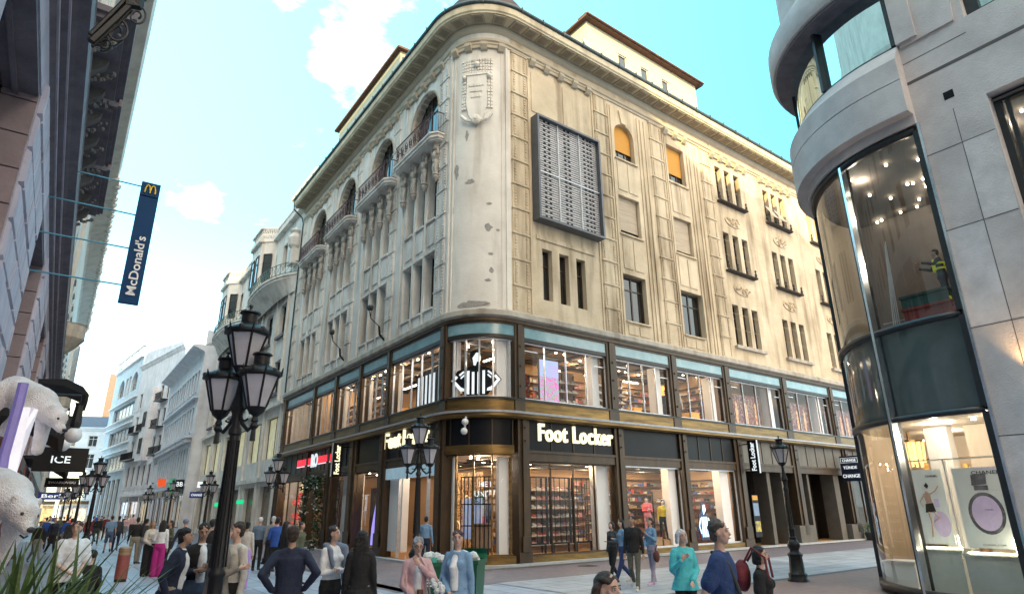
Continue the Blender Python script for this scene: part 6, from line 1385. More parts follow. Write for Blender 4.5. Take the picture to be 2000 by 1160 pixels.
for k in range(1500):
    t = r_.random()
    if t < .4: x, z = 14.5 + r_.random() * .75, r_.random() * 3.6
    elif t < .72: x, z = 16.9 + r_.random() * .7, .2 + r_.random() * 3.4
    else: x, z = 14.6 + r_.random() * 3, 3.05 + r_.random() * .75
    b = .05 + r_.random() * .45; c = FL.p(x, b, z); a = Vector((r_.uniform(-1, 1), r_.uniform(-1, 1), r_.uniform(-1, 1))).normalized(); e = a.orthogonal().normalized(); w = .05 + .05 * r_.random()
    (mf if r_.random() < .065 else mb).face([c - a * w, c + e * w * .6, c + a * w, c - e * w * .6])
mb.build('leaves', LEAFG, g); mf.build('flowers', WF, g)
# phone posters on the entrance pillar
s = thing('notice', FR.p(16.5, .2, 1.6), 'narrow notice board with yellow and blue sheets on the pillar by the dark door', 'notice board')
mb = MB(); mb.box(FR, 16.95, 17.5, .1, .16, .5, 2.5); mb.build('board', BLACKP, s)
for z, h, m in ((2.25, .22, mat('orange sheet', (.7, .35, .03), .5)), (1.5, .6, mat('blue photo sheet', (.18, .28, .42), .4, scale=3)), (.75, .5, mat('yellow sheet', (.75, .6, .05), .5, scale=4, c2=(.03, .04, .1)))): mb = MB(); mb.box(FR, 17.0, 17.45, .16, .17, z, z + h); mb.build('sheet', m, s)
mb = MB(); mb.lathe(FR.p(28.0, .7, 0), [(.35, 0), (.45, .4), (.42, .45)], 12); pt = mb.build('plant_pot', mat('dark pot', (.05, .05, .05), .6)); tag(pt, 'dark pot with a leafy shrub at the end of the right facade', 'plant'); mb = MB()
for k in range(260): a = r_.random() * 6.28; e = r_.random() * 1.5; q = FR.p(28.0, .7, .45) + Vector((math.cos(a) * math.cos(e), math.sin(a) * math.cos(e), math.sin(e))) * (.2 + .45 * r_.random()); v = Vector((r_.uniform(-1, 1), r_.uniform(-1, 1), r_.uniform(-1, 1))).normalized() * .07; w = v.orthogonal() * .4; mb.face([q - v, q + w, q + v, q - w])
mb.build('leaves', mat('shrub leaves', (.05, .11, .04), .6, scale=9), pt)
# perfume posters and counters in the modern building
PG = mat('pale poster paper', (.62, .68, .68), .5, scale=1, var=.03, emit=(.8, .9, .9), es=.06); LILAC = mat('lilac perfume', (.52, .45, .62), .4, scale=2, emit=(.6, .5, .75), es=.12); SIL = mat('silver bottle edge', (.6, .6, .62), .25, .8, scale=5, c2=(.15, .15, .16)); BLK = mat('black print', (.015, .015, .015), .5)
def on_view(xc, yc, n=None, dist=None):   # frame facing the street at a measured place in the shop
    pass
def poster(lab, px_x, px_y, n, w, h, kind):
    nn, dd, z = px_nd(px_x, px_y, n=n); O = ND.p(nn, dd, z); N_ = (-ND.X).normalized(); f = Fr(O, ZZ.cross(N_), N_)
    s = thing('perfume_poster', O, lab, 'poster'); mb = MB(); mb.box(f, -w / 2, w / 2, -.02, 0, -h / 2, h / 2); mb.build('sheet', PG, s)
    e = .03; mb = MB(); W_, H_ = w / 2 + .14, h / 2 + .22
    for a, b, c, d in ((-W_, -W_ + e, -H_, H_), (W_ - e, W_, -H_, H_), (-W_ + e, W_ - e, -H_, -H_ + e), (-W_ + e, W_ - e, H_ - e, H_)): mb.box(f, a, b, -.04, 0, c, d)
    mb.build('white_frame', WHITEW, s); return s, f
s, f = poster('large perfume poster with oval bottle, right one of the two in the modern shop window', 1925, 990, 16.1, .98, 1.62, 1)
mb = MB(); n = 28
ov = lambda a, b, cx=0, cz=-.12, tl=.0: [(cx + a * math.cos(6.283 * k / n) + tl * math.sin(6.283 * k / n), cz + b * math.sin(6.283 * k / n)) for k in range(n)]
mb.prism(f, ov(.33, .42), .0, .006); mb.box(f, -.13, .13, 0, .01, .34, .44); mb.prism(f, [(-.16, .44), (.12, .46), (.14, .68), (-.14, .66)], .0, .01); mb.build('bottle_edge', SIL, s); mb = MB(); mb.prism(f, ov(.265, .35), .006, .012); mb.build('bottle_liquid', LILAC, s)
put_text('CHANEL', f.sh(.14, .008, .70), .52, .075, BLK, s, bold=.01, ext=.003); put_text('CHANCE', f.sh(.14, .008, .79), .4, .055, LILAC, s, ext=.003); put_text('CHANEL', f.sh(.06, .016, -.05), .16, .03, BLK, s, ext=.002); put_text('CHANEL.COM', f.sh(0, .008, -.74), .4, .03, BLK, s, ext=.002)
s, f = poster('narrow perfume poster with a dancing model, left of the large one in the modern shop', 1822, 988, 16.6, .62, 1.62, 0)
mb = MB(); mb.prism(f, [(x * .42 + .12, z * .55 - .32) for x, z in ov(.4, .5)], 0, .006); mb.box(f, .05, .15, 0, .008, -.02, .16); mb.build('bottle', LILAC, s)
mb = MB(); mb.prism(f, [(-.14, .05), (.02, .07), (.05, -.12), (-.17, -.14)], .008, .014); mb.prism(f, [(-.1, .45), (-.04, .52), (.0, .45), (-.04, .38)], .008, .014); mb.build('black_skirt', BLK, s)
SKP = mat('printed skin', (.6, .42, .36), .6); mb = MB(); mb.prism(f, [(-.12, .05), (.0, .06), (.0, .28), (-.08, .34), (-.14, .24)], .008, .013); mb.tube([f.p(-.12, .012, .27), f.p(-.24, .012, .1), f.p(-.2, .012, .0)], .016, 5); mb.tube([f.p(.0, .012, .27), f.p(.12, .012, .34), f.p(.2, .012, .44)], .014, 5); mb.tube([f.p(-.1, .012, -.12), f.p(-.08, .012, -.4), f.p(-.12, .012, -.66)], .02, 5); mb.tube([f.p(-.0, .012, -.12), f.p(.1, .012, -.25), f.p(-.02, .012, -.34)], .02, 5); mb.build('dancing_model', SKP, s)
put_text('CHANEL', f.sh(.1, .008, .66), .26, .05, BLK, s, bold=.01, ext=.003)
def pxbox(name, x, y, n, w, d_, h, m, lab, cat, z0=.13):
    nn, dd, z = px_nd(x, y, n=n); h *= .76; mb = MB(); mb.box(ND, n, n + d_, dd - w / 2, dd + w / 2, z0, z0 + h - .04); mb.box(ND, n - .03, n + d_ + .03, dd - w / 2 - .03, dd + w / 2 + .03, z0 + h - .04, z0 + h); return tag(mb.build(name, m), lab, cat)
GC = mat('pale glass counter', (.55, .62, .60), .3, scale=1, emit=(.8, .9, .85), es=.0)
pxbox('display_counter', 1950, 1130, 15.5, 1.0, .5, 1.15, GC, 'pale counter with a lit top under the large perfume poster', 'counter'); pxbox('display_counter', 1850, 1120, 16.1, .7, .5, 1.2, GC, 'pale counter under the narrow perfume poster', 'counter'); pxbox('display_counter', 1765, 1150, 16.6, .7, .6, .75, WHITEW, 'low white counter behind the curved glass', 'counter')
mb = MB()
for x, n, z in ((1950, 15.45, 1.01), (1850, 16.05, 1.05)): nn, dd, _ = px_nd(x, 1130, n=n); mb.box(ND, n, n + .02, dd - .42, dd + .42, z, z + .025)
for x, y, n in ((1880, 1080, 16.6), (1990, 1080, 15.9)): nn, dd, _ = px_nd(x, y, n=n); mb.box(ND, n, n + .04, dd - .03, dd + .03, .2, 1.3)
mb.build('lit_strips', SPOT, MBD)
s = thing('gold_shelving', ND.p(19.9, 7.2, 0), 'tall gold lit shelving seen through the curved glass', 'shelf'); mb = MB(); r_ = random.Random(5)
for k in range(10): mb.box(ND, 19.2, 19.5, 6.4, 8.0, .4 + k * .3, .42 + k * .3)
for k in range(90): mb.box(ND, 19.15, 19.25, 6.45 + r_.random() * 1.5, 6.5 + r_.random() * 1.5, .45, .46)
mb.build('boards', GOLD, s); mb = MB()
for k in range(9):
    for j in range(8): a = 6.5 + j * .19; mb.box(ND, 19.22, 19.34, a, a + .08, .43 + k * .3, .43 + k * .3 + .1 + .08 * r_.random())
mb.build('bottles', mat('lit amber bottle', (.8, .45, .12), .3, scale=9, c2=(.2, .08, .02), emit=(1, .5, .12), es=.2), s)
# worker's platform and crates upstairs
nn, dd, z = px_nd(1808, 620, n=16.0)
for dx, m, h, lb in ((0, mat('dark red crate', (.30, .04, .03), .6), .45, 'dark red crate on the floor beside the worker'), (.05, mat('dark green crate', (.03, .09, .08), .6), .3, 'dark green crate stacked on the red crate beside the worker')):
    mb = MB(); zz = 5.95 if h > .4 else 6.41; mb.box(ND, 16.0, 16.5, dd - .55, dd + .45, zz, zz + h - .06); mb.box(ND, 15.97, 16.53, dd - .58, dd + .48, zz + h - .06, zz + h)
    tag(mb.build('crate', m), lb, 'crate', 'crates beside the worker')
t = thing('scaffold_ladder', ND.p(17.3, dd, 5.8), 'thin metal ladder and rails inside the upper curved window', 'ladder'); mb = MB()
for k in range(4): mb.tube([ND.p(17.0, dd + 1.0 + k * .06, 5.82), ND.p(17.0 + k * .1, dd + .9 + k * .05, 8.6)], .015, 5)
for k in range(6): mb.tube([ND.p(17.3, dd + .7, 5.9 + k * .12), ND.p(17.3, dd + 1.5, 5.9 + k * .12)], .012, 4)
mb.build('rails', CANOPY, t)
# ================================================================ palm planter
pc = ND.p(.02, 3.4, 0); t = thing('palm_plant', pc, 'spiky green fan palm in a dark planter at the bottom left', 'plant')
mb = MB(); mb.lathe(pc, [(.22, 0), (.3, .1), (.3, .8), (.34, .85), (.3, .86)], 14); mb.build('planter', mat('dark planter', (.05, .05, .055), .6), t)
mb = MB(); mb.lathe(pc, [(.06, .8), (.08, 1.0), (.05, 1.3)], 8); mb.build('trunk', mat('palm fibre', (.14, .10, .05), .9, scale=20), t)
PALM = mat('palm leaf', (.10, .15, .035), .5, scale=9, c2=(.025, .06, .018), bump=.2); r_ = random.Random(12); mb = MB()
def blade_leaf(mb, p0, d, L_, w, droop):
    side = d.cross(ZZ).normalized(); P = []
    for k in range(7):
        s_ = k / 6; q = p0 + d * L_ * s_ - ZZ * droop * s_ * s_ * L_; ww = w * (1 - s_ ** 2.2) * (.45 + .55 * min(1, s_ * 4)); P += [q - side * ww, q + ZZ * ww * .35, q + side * ww]
    F = []
    for k in range(6): F += [(k * 3, k * 3 + 1, k * 3 + 4, k * 3 + 3), (k * 3 + 1, k * 3 + 2, k * 3 + 5, k * 3 + 4)]
    mb.add(P, F)
for fr_ in range(24):
    az = r_.random() * 6.283; el = r_.uniform(.15, 1.25); ax = Vector((math.cos(az) * math.cos(el), math.sin(az) * math.cos(el), math.sin(el))); st = pc + ZZ * 1.22; hub = st + ax * r_.uniform(.1, .3)
    mb.tube([st, hub], .008, 4)
    sd = ax.orthogonal().normalized()
    for k in range(15):
        t_ = (k - 7) / 7 * 1.15; d = (ax * math.cos(t_) + sd * math.sin(t_)).normalized(); blade_leaf(mb, hub, d, r_.uniform(.46, .66), .012, r_.uniform(.0, .5))
mb.build('leaves', PALM, t)
b2_ = MB()
for k in range(500):
    a = r_.random() * 6.28; q = pc + Vector((math.cos(a) * r_.uniform(.0, .34), math.sin(a) * r_.uniform(0, .34), .86 + r_.random() * .22)); v = Vector((r_.uniform(-1, 1), r_.uniform(-1, 1), r_.uniform(-.4, .6))).normalized() * .03; w = v.orthogonal() * .6; b2_.face([q - v, q + w, q + v, q - w])
b2_.build('undergrowth', mat('small dark leaves', (.03, .08, .04), .6, scale=30, c2=(.01, .03, .015)), t)

r_ = random.Random(77)
for k, (n, d_, lb) in enumerate(((.3, 20, 'crumpled paper scrap nearest the palm'), (.7, 24, 'paper scrap on the left pavement by the resting man'), (2.9, 19, 'small pale scrap on the grey slabs'), (.1, 27, 'white scrap by the left shopfronts'))):
    mb = MB(); p = ND.p(n, d_, .03); mb.ball(p, .06, 7, (1.5, 1, .35)); mb.ball(p + Vector((.06, .02, .01)), .04, 6, (1, 1.4, .4)); tag(mb.build('paper_scrap', BAGM), lb, 'litter')
# ================================================================ people and bears (voxel merged bodies)
TEXD = bpy.data.textures.new('folds', 'CLOUDS'); TEXD.noise_scale = .11; TEXD.noise_depth = 2
TEXH = bpy.data.textures.new('strands', 'CLOUDS'); TEXH.noise_scale = .03; TEXH.noise_depth = 2
V = Vector
class Shell(MB):
    def cap(s, p0, r0, p1, r1, n=12, fl=1.):
        p0, p1 = V(p0), V(p1); ax = (p1 - p0); L = ax.length; ax = ax / L if L > 1e-6 else V((0, 0, 1)); a = ax.orthogonal().normalized(); b = ax.cross(a)
        if abs(ax.z) > .5: a = V((1, 0, 0)); a = (a - ax * a.dot(ax)).normalized(); b = ax.cross(a)
        st = []
        for k in range(4): t = math.pi / 2 * k / 4; st.append((p0 - ax * r0 * math.cos(t), r0 * math.sin(t)))
        st.append((p0, r0)); st.append((p1, r1))
        for k in range(1, 5): t = math.pi / 2 * k / 4; st.append((p1 + ax * r1 * math.sin(t), r1 * math.cos(t)))
        P = []
        for c, r in st:
            for i in range(n): t = 2 * math.pi * i / n; P.append(c + (a * math.cos(t) + b * math.sin(t) * fl) * max(r, 1e-4))
        m = len(st); F = [(j * n + i, j * n + (i + 1) % n, (j + 1) * n + (i + 1) % n, (j + 1) * n + i) for j in range(m - 1) for i in range(n)] + [tuple(range(n - 1, -1, -1)), tuple(range((m - 1) * n, m * n))]
        return s.add(P, F)
    def chain(s, pts, rs, n=12):
        for i in range(len(pts) - 1): s.cap(pts[i], rs[i], pts[i + 1], rs[i + 1], n)
    def loft(s, rings, n=18):      # rings: (centre, rx, ry, axis x, axis y)
        P = []
        for c, rx, ry, X, Y in rings:
            for i in range(n): t = 2 * math.pi * i / n; P.append(c + X * rx * math.cos(t) + Y * ry * math.sin(t))
        m = len(rings); F = [(j * n + i, j * n + (i + 1) % n, (j + 1) * n + (i + 1) % n, (j + 1) * n + i) for j in range(m - 1) for i in range(n)] + [tuple(range(n - 1, -1, -1)), tuple(range((m - 1) * n, m * n))]
        return s.add(P, F)
    def finish(s, name, m, parent, vox, disp=0., smooth=2, tex=None):
        me = bpy.data.meshes.new(name); me.from_pydata([tuple(v) for v in s.v], [], s.f); me.update()
        bm = bmesh.new(); bm.from_mesh(me); bmesh.ops.recalc_face_normals(bm, faces=bm.faces); bm.to_mesh(me); bm.free()
        ob = bpy.data.objects.new(name, me); col.objects.link(ob)
        r = ob.modifiers.new('r', 'REMESH'); r.mode = 'VOXEL'; r.voxel_size = vox; r.use_smooth_shade = True
        if smooth: q = ob.modifiers.new('s', 'SMOOTH'); q.factor = .6; q.iterations = smooth
        if disp: q = ob.modifiers.new('d', 'DISPLACE'); q.texture = tex or TEXD; q.strength = disp; q.mid_level = .5; q.texture_coords = 'LOCAL'
        dg = bpy.context.evaluated_depsgraph_get(); m2 = bpy.data.meshes.new_from_object(ob.evaluated_get(dg)); m2.name = name
        ob.modifiers.clear(); ob.data = m2; bpy.data.meshes.remove(me); m2.materials.clear(); m2.materials.append(m)
        m2.polygons.foreach_set('use_smooth', [True] * len(m2.polygons)); ob.parent = parent; return ob
def cloth(name, c, rough=.85, sc=14, var=.12): return mat('cloth ' + name, c, rough, scale=sc, var=var, bump=.25, obj=True, bscale=60)
SKIN = {'l': mat('light skin', (.52, .33, .26), .5, scale=9, var=.06, obj=True), 'm': mat('tan skin', (.40, .24, .17), .5, scale=9, var=.06, obj=True), 'd': mat('brown skin', (.16, .09, .06), .5, scale=9, obj=True)}
HAIRM = {k: mat('hair ' + k, c, .5, scale=30, var=.25, bump=.6, obj=True, aniso=(1, 1, .15)) for k, c in (('black', (.012, .01, .01)), ('brown', (.05, .028, .018)), ('auburn', (.10, .03, .02)), ('grey', (.33, .33, .36)), ('white', (.66, .68, .72)), ('blond', (.30, .19, .09)), ('greybrown', (.10, .08, .07)))}
EYEW = mat('eye', (.5, .48, .46), .2); EYED = mat('dark eye detail', (.02, .015, .012), .4); LIP = mat('lips', (.35, .12, .10), .5)
ARMS = {'down': ((.05, -.02, -.29), (.075, .03, -.54), (.0, .1, -1)), 'hips': ((.15, -.17, -.2), (.02, -.05, -.39), (-.7, .3, -.5)), 'crossed': ((.05, .03, -.28), (-.17, .2, -.25), (-1, .3, .1)), 'front': ((.06, -.02, -.28), (-.02, .2, -.20), (-.4, 1, .2)), 'mouth': ((.11, .1, -.24), (-.12, .24, -.02), (-.6, -.1, .8)), 'fwd': ((.04, .1, -.27), (.02, .28, -.38), (0, .9, -.5)), 'back': ((.05, -.13, -.26), (.06, -.2, -.5), (0, -.2, -1)), 'strap': ((.08, .04, -.27), (-.0, .235, -.12), (-.6, .3, .6)), 'reach': ((.12, .16, -.16), (.1, .42, -.06), (0, 1, .0)), 'pocket': ((.12, -.05, -.27), (.1, .05, -.48), (-.2, .5, -1)), 'low': ((.06, .04, -.28), (-.1, .2, -.42), (-.5, .5, -.4))}
GNUM = [0]
def person(label, x, D, h, face, top, bottom, skin='l', hair=('short', 'brown'), arms=('down', 'down'), legs='stand', sex='m', coat=0., sleeve=1., lean=0., head=0., vox=.011, shoes=(.03, .03, .03), shorts=False, wide=1., tuck=0., skirt=None, collar=None, cat='person', pos=None, nod=0., group=None, z0=0., rel=None, tilt=0.):
    if pos is None: pos = at(x, D)
    hz_ = V((pos.x, pos.y, 0)).normalized(); rt = V((hz_.y, -hz_.x, 0)); fc = -hz_ * math.cos(R(face)) + rt * math.sin(R(face))
    root = thing('person' if cat == 'person' else 'mannequin', V((pos.x, pos.y, z0)), label, cat, group, math.atan2(fc.y, fc.x) - math.pi / 2)
    s = h / 1.75; near = vox < .016; f = 1 if sex == 'f' else 0; lc, ls = math.cos(R(lean)), math.sin(R(lean))
    def T(x_, y_, z_):
        if z_ > .95: y2 = y_ * lc + (z_ - .95) * ls; z2 = .95 + (z_ - .95) * lc - y_ * ls; y_, z_ = y2, z2
        return V((x_, y_, z_)) * s
    X = V((1, 0, 0)); Y = V((0, lc, -ls)); ty = lambda z_: Y if z_ > .95 else V((0, 1, 0))
    sw = (.142 if f else .168)
    # skeleton points
    sh = {k: (k * sw, 0, 1.395) for k in (-1, 1)}; E, Wp, HD = {}, {}, {}
    for k, nm in zip((-1, 1), arms):
        e, w, hd = ARMS[nm]; E[k] = T(sh[k][0] + k * e[0], e[1], 1.395 + e[2]); Wp[k] = T(sh[k][0] + k * w[0], w[1], 1.395 + w[2]); HD[k] = V((k * hd[0], hd[1], hd[2])).normalized()
    stp = {'stand': ((.0, 0, .0, 0), (.0, 0, .02, 0)), 'walk': ((.12, .06, .3, .0), (.02, .03, -.28, .10)), 'step': ((.06, .0, .12, 0), (-.02, 0, -.1, .03)), 'sit': ((.42, .0, .44, 0), (.42, 0, .44, 0)), 'cross': ((.03, 0, .08, 0), (.0, 0, -.02, .0))}[legs]
    sit = legs == 'sit'; LG = {}
    for k, (ky, _, fy, fz) in zip((-1, 1), stp):
        hx = k * .092; kx = k * (.105 if not f else .085) * (1.3 if sit else 1); fx = k * (.12 if not f else .09) * (1.3 if sit else 1)
        if legs == 'cross': fx *= .6
        hz0 = .92 if not sit else .52
        LG[k] = (V((hx, 0, hz0)) * s, V((kx, ky, .5)) * s, V((fx, fy, .09 + fz)) * s, V((fx * 1.12, fy + .15, .03 + fz * .6)) * s)
    dz = -.40 if sit else 0
    if sit:
        oT = T; T = lambda x_, y_, z_: oT(x_, y_, z_) + V((0, 0, dz * s))
        for k in (-1, 1): E[k] = E[k] + V((0, 0, dz * s)); Wp[k] = Wp[k] + V((0, 0, dz * s))
    hy = R(head); Hx = V((math.cos(hy), math.sin(hy), 0)); Hy = V((-math.sin(hy), math.cos(hy), 0)); Hz = V((0, 0, 1))
    if nod: Hy2 = (Hy * math.cos(R(nod)) - Hz * math.sin(R(nod))); Hz = (Hz * math.cos(R(nod)) + Hy * math.sin(R(nod))); Hy = Hy2
    if tilt: Hx2 = Hx * math.cos(R(tilt)) + Hz * math.sin(R(tilt)); Hz = Hz * math.cos(R(tilt)) - Hx * math.sin(R(tilt)); Hx = Hx2
    HC = T(0, .02, 1.625); hs = s * .87; hp = lambda a, b, c: HC + (Hx * a + Hy * b + Hz * c) * hs
    # ---- body
    B = Shell(); HF = Fr(HC, Hx, Hy, Hz)
    B.ball(hp(0, -.015, .025), .1 * hs, 16, (.80, .97, 1.02), HF)
    B.ball(hp(0, .02, -.035), .075 * hs, 14, (.86, .95, 1.18), HF); B.ball(hp(0, .055, -.092), .03 * hs, 8, (1.1, .9, .8), HF)
    B.cap(hp(0, .083, .022), .010 * hs, hp(0, .105, -.018), .015 * hs, 8); B.ball(hp(0, .086, -.055), .018 * hs, 8, (1.2, .7, .6), HF)
    for k in (-1, 1):
        B.ball(hp(k * .083, -.005, -.005), .028 * hs, 8, (.35, .7, 1.1), HF)
        B.ball(hp(k * .032, .075, .032), .016 * hs, 6, (1.3, .6, .6), HF); B.ball(hp(k * .045, .055, -.02), .03 * hs, 8, (.8, .7, .8), HF)
    B.cap(T(0, -.01, 1.43), .056 * hs, hp(0, -.01, -.08), .05 * hs)
    def torso(S, g=0., z1=1.46, z0_=.86, hem=1.):
        rr = [(z0_, .155 if not f else .165, .115), (.95, .155 if not f else .168, .12), (1.05, .143 if not f else .135, .105), (1.14, .142 if not f else .122, .10), (1.26, .163 if not f else .142, .112), (1.35, .165 if not f else .142, .105), (1.41, .12, .078), (1.46, .068, .06), (1.49, .058, .055)]
        rr = [(z_, a * wide * .92 + g, b * wide * .92 + g) for z_, a, b in rr if z_ <= z1 + .02]
        R_ = []
        for z_, a, b in rr:
            z2 = z_; R_.append((T(0, .0 if z_ < 1.2 else .008, z2), (a + (hem if z_ < .9 else 0)) * s, (b + (hem * .8 if z_ < .9 else 0)) * s, X, ty(z_)))
        S.loft(R_)
        for k in (-1, 1): S.cap(T(k * .04, -.01, 1.435), (.042 + g * .6) * s, T(k * (sw - .01), 0, 1.39), (.05 + g * .6) * s)
        if f: S.ball(T(-.062, .085, 1.3), (.058 + g * .5) * s, 10); S.ball(T(.062, .085, 1.3), (.058 + g * .5) * s, 10)
    torso(B, -.004, hem=0)
    for k in (-1, 1):
        B.chain([T(*sh[k]), E[k], Wp[k]], [.043 * s, .036 * s, .025 * s])
        d = HD[k]; p = Wp[k] + d * .05 * s; B.cap(Wp[k], .026 * s, Wp[k] + d * .085 * s, .03 * s, fl=.6)
        if near:
            side = d.cross(V((0, 1, .2))); side = side.normalized() if side.length > .1 else V((1, 0, 0)); cur = side.cross(d).normalized()
            for q in range(4):
                o_ = side * (q - 1.5) * .019 * s; L_ = (.068, .078, .074, .058)[q] * s; a = Wp[k] + d * .095 * s + o_; b = a + d * L_ * .5 + cur * .008 * s; c = b + d * L_ * .42 + cur * .022 * s; B.chain([a, b, c], [.0088 * s, .008 * s, .007 * s], 8)
            a = Wp[k] + d * .04 * s - side * .03 * s; B.chain([a, a - side * .02 * s + d * .03 * s, a - side * .024 * s + d * .062 * s], [.011 * s, .0095 * s, .008 * s], 8)
        else: B.cap(p + d * .03 * s, .026 * s, p + d * .09 * s, .016 * s, fl=.6)
        a, b, c, e = LG[k]; B.chain([a, b, c], [.078 * s, .052 * s, .036 * s]); B.cap(c - V((0, .02, .02)), .04 * s, e, .032 * s)
    body = B.finish('body', SKIN[skin] if skin in SKIN else skin, root, vox, smooth=2)
    if near:
        mb = MB()
        for k in (-1, 1): mb.ball(hp(k * .033, .079, .012), .0125 * hs, 8, (1.3, .7, .8), HF)
        mb.build('eyes', EYEW, root, smooth=True, local=True); mb = MB()
        for k in (-1, 1): mb.ball(hp(k * .033, .0865, .012), .0068 * hs, 6, (1, .6, 1), HF); mb.tube([hp(k * .016, .088, .036), hp(k * .034, .088, .041), hp(k * .052, .076, .034)], .0042 * hs, 5); mb.tube([hp(k * .017, .087, .021), hp(k * .033, .090, .024), hp(k * .048, .079, .019)], .0026 * hs, 4)
        mb.build('brows', EYED, root, local=True); mb = MB(); mb.tube([hp(-.022, .094, -.056), hp(0, .1045, -.053), hp(.022, .094, -.056)], .0055 * hs, 6); mb.build('lips', LIP, root, local=True)
    # ---- hair
    st, hc = hair
    if st:
        S = Shell()
        if st == 'beanie': S.ball(hp(0, -.02, .045), .112 * hs, 14, (.86, 1, .92), HF)
        else:
            S.ball(hp(0, -.032, .044), .1 * hs, 16, (.86, .96, .96), HF); S.ball(hp(0, -.055, -.01), .085 * hs, 12, (.92, .75, 1.1), HF)
            for a in (-.06, -.03, 0, .03, .06): S.cap(hp(a, .05, .088 - abs(a) * .4), .016 * hs, hp(a * 1.1, .0, .10 - abs(a) * .3), .024 * hs, 8)
            for k in (-1, 1): S.cap(hp(k * .070, -.005, .045), .014 * hs, hp(k * .074, -.02, .0), .011 * hs, 8)
        if st == 'long':
            for a in range(-4, 5): t = a * .33; S.chain([hp(.085 * math.sin(t), -.03 - .06 * math.cos(t), .02), hp(.105 * math.sin(t), -.05 - .05 * math.cos(t), -.13), hp(.1 * math.sin(t), -.07 - .045 * math.cos(t), -.30)], [.036 * hs, .036 * hs, .024 * hs], 8)
        if st == 'bob':
            for a in range(-5, 6): t = a * .36; S.chain([hp(.088 * math.sin(t), -.02 - .065 * math.cos(t), .03), hp(.1 * math.sin(t), -.02 - .075 * math.cos(t), -.1)], [.036 * hs, .028 * hs], 8)
        if st == 'tail': S.chain([hp(0, -.11, .05), hp(0, -.15, -.03), hp(.01, -.13, -.2)], [.04 * hs, .036 * hs, .015 * hs], 8)
        if st == 'bun': S.ball(hp(0, -.11, .09), .045 * hs, 10)
        if st == 'curly':
            r_ = random.Random(3)
            for k in range(34): a = r_.random() * 6.28; z_ = r_.uniform(-.02, .12); q = math.sqrt(max(0, 1 - (z_ / .14) ** 2)); S.ball(hp(.085 * q * math.cos(a), -.035 + .09 * q * math.sin(a), z_ + .01), .028 * hs, 6)
        S.finish('hair' if st != 'beanie' else 'knitted_hat', HAIRM[hc] if isinstance(hc, str) else hc, root, max(vox * .9, .009), disp=.02 * s if near else 0, smooth=2, tex=TEXH)
    # ---- top
    if top is not None:
        S = Shell(); g = .013 if not coat else .021; zb = .86 if not coat else .86
        if tuck: S_ = None
        torso(S, g, z1=1.44, hem=.012 + (.02 if coat else 0))
        if coat > .0:
            z_ = .86; R_ = [(T(0, 0, .95), (.165 + g) * wide * s, (.125 + g) * s, X, V((0, 1, 0))), (V((0, -.01, .86 + dz)) * s, (.18 + g) * wide * s, (.14 + g) * s, X, V((0, 1, 0))), (V((0, -.015, .86 - coat + dz)) * s, (.20 + g + coat * .12) * wide * s, (.155 + g + coat * .1) * s, X, V((0, 1, 0)))]; S.loft(R_)
        for k in (-1, 1):
            el = E[k]; wr = Wp[k]
            if sleeve >= 1: w2 = wr - (wr - el).normalized() * .01 * s; S.chain([T(*sh[k]), el, w2], [(.049 + g * .7) * s, (.040 + g * .5) * s, (.030 + g * .5) * s])
            elif sleeve > 0: m_ = T(*sh[k]).lerp(el, sleeve); S.cap(T(*sh[k]), (.058 + g) * s, m_, (.06 + g) * s)
        S.finish('jacket' if coat or sleeve >= 1 else 'shirt', top, root, vox * 1.05, disp=.02 * s if near else .01, smooth=2)
        if near and collar is not None:
            S = Shell(); S.loft([(T(0, .03, .98), .075 * s, (.112 + g) * s, X, Y), (T(0, .03, 1.14), .072 * s, (.106 + g) * s, X, Y), (T(0, .034, 1.27), .075 * s, (.112 + g + f * .05) * s, X, Y), (T(0, .03, 1.37), .07 * s, (.092 + g) * s, X, Y), (T(0, .015, 1.43), .07 * s, .078 * s, X, Y), (T(0, .0, 1.475), .064 * s, .064 * s, X, Y)]); S.finish('shirt_front', collar, root, .011, disp=.008)
    # ---- trousers / skirt
    if bottom is not None:
        S = Shell(); g = .012
        S.loft([(V((0, 0, .80 + dz)) * s, .12 * s, .09 * s, X, V((0, 1, 0))), (V((0, 0, .88 + dz)) * s, (.158 + g + f * .012) * s, (.122 + g) * s, X, V((0, 1, 0))), (T(0, 0, .96), (.155 + g) * s, (.118 + g) * s, X, V((0, 1, 0))), (T(0, 0, 1.02), (.146 + g) * s, (.108 + g) * s, X, Y)])
        for k in (-1, 1):
            a, b, c, e = LG[k]; w_ = 1.0 if not skirt else skirt
            if shorts: S.chain([a, b + (a - b) * .1], [.09 * s, .08 * s])
            else: S.chain([a, b, c + V((0, 0, -.03 * s))], [.092 * s, .064 * s * w_, .050 * s * w_ * (1.15 if skirt else 1)])
        S.finish('trousers' if not shorts else 'shorts', bottom, root, vox * 1.05, disp=.02 * s if near else .01, smooth=2)
    S = Shell(); 
    for k in (-1, 1): a, b, c, e = LG[k]; S.cap(c + V((0, -.035, -.035)) * s, .045 * s, e + V((0, .03, -.0)) * s, .038 * s, fl=.85); S.cap(c, .046 * s, c - V((0, .02, .03)) * s, .046 * s)
    S.finish('shoes', mat('shoe leather %.2f %.2f %.2f' % shoes, shoes, .5, scale=10), root, vox * 1.1, smooth=1)
    root['_h'] = 0; del root['_h']
    return root, dict(E=E, W=Wp, HD=HD, T=T, s=s, hp=hp, HF=HF, LG=LG)
def held(name, root, mb, m, label, cat):   # a thing carried by a person stands top level at the same place
    t = thing(name, root.location, label, cat, None, root.rotation_euler.z); mb.build('body', m, t, smooth=True, local=True); return t
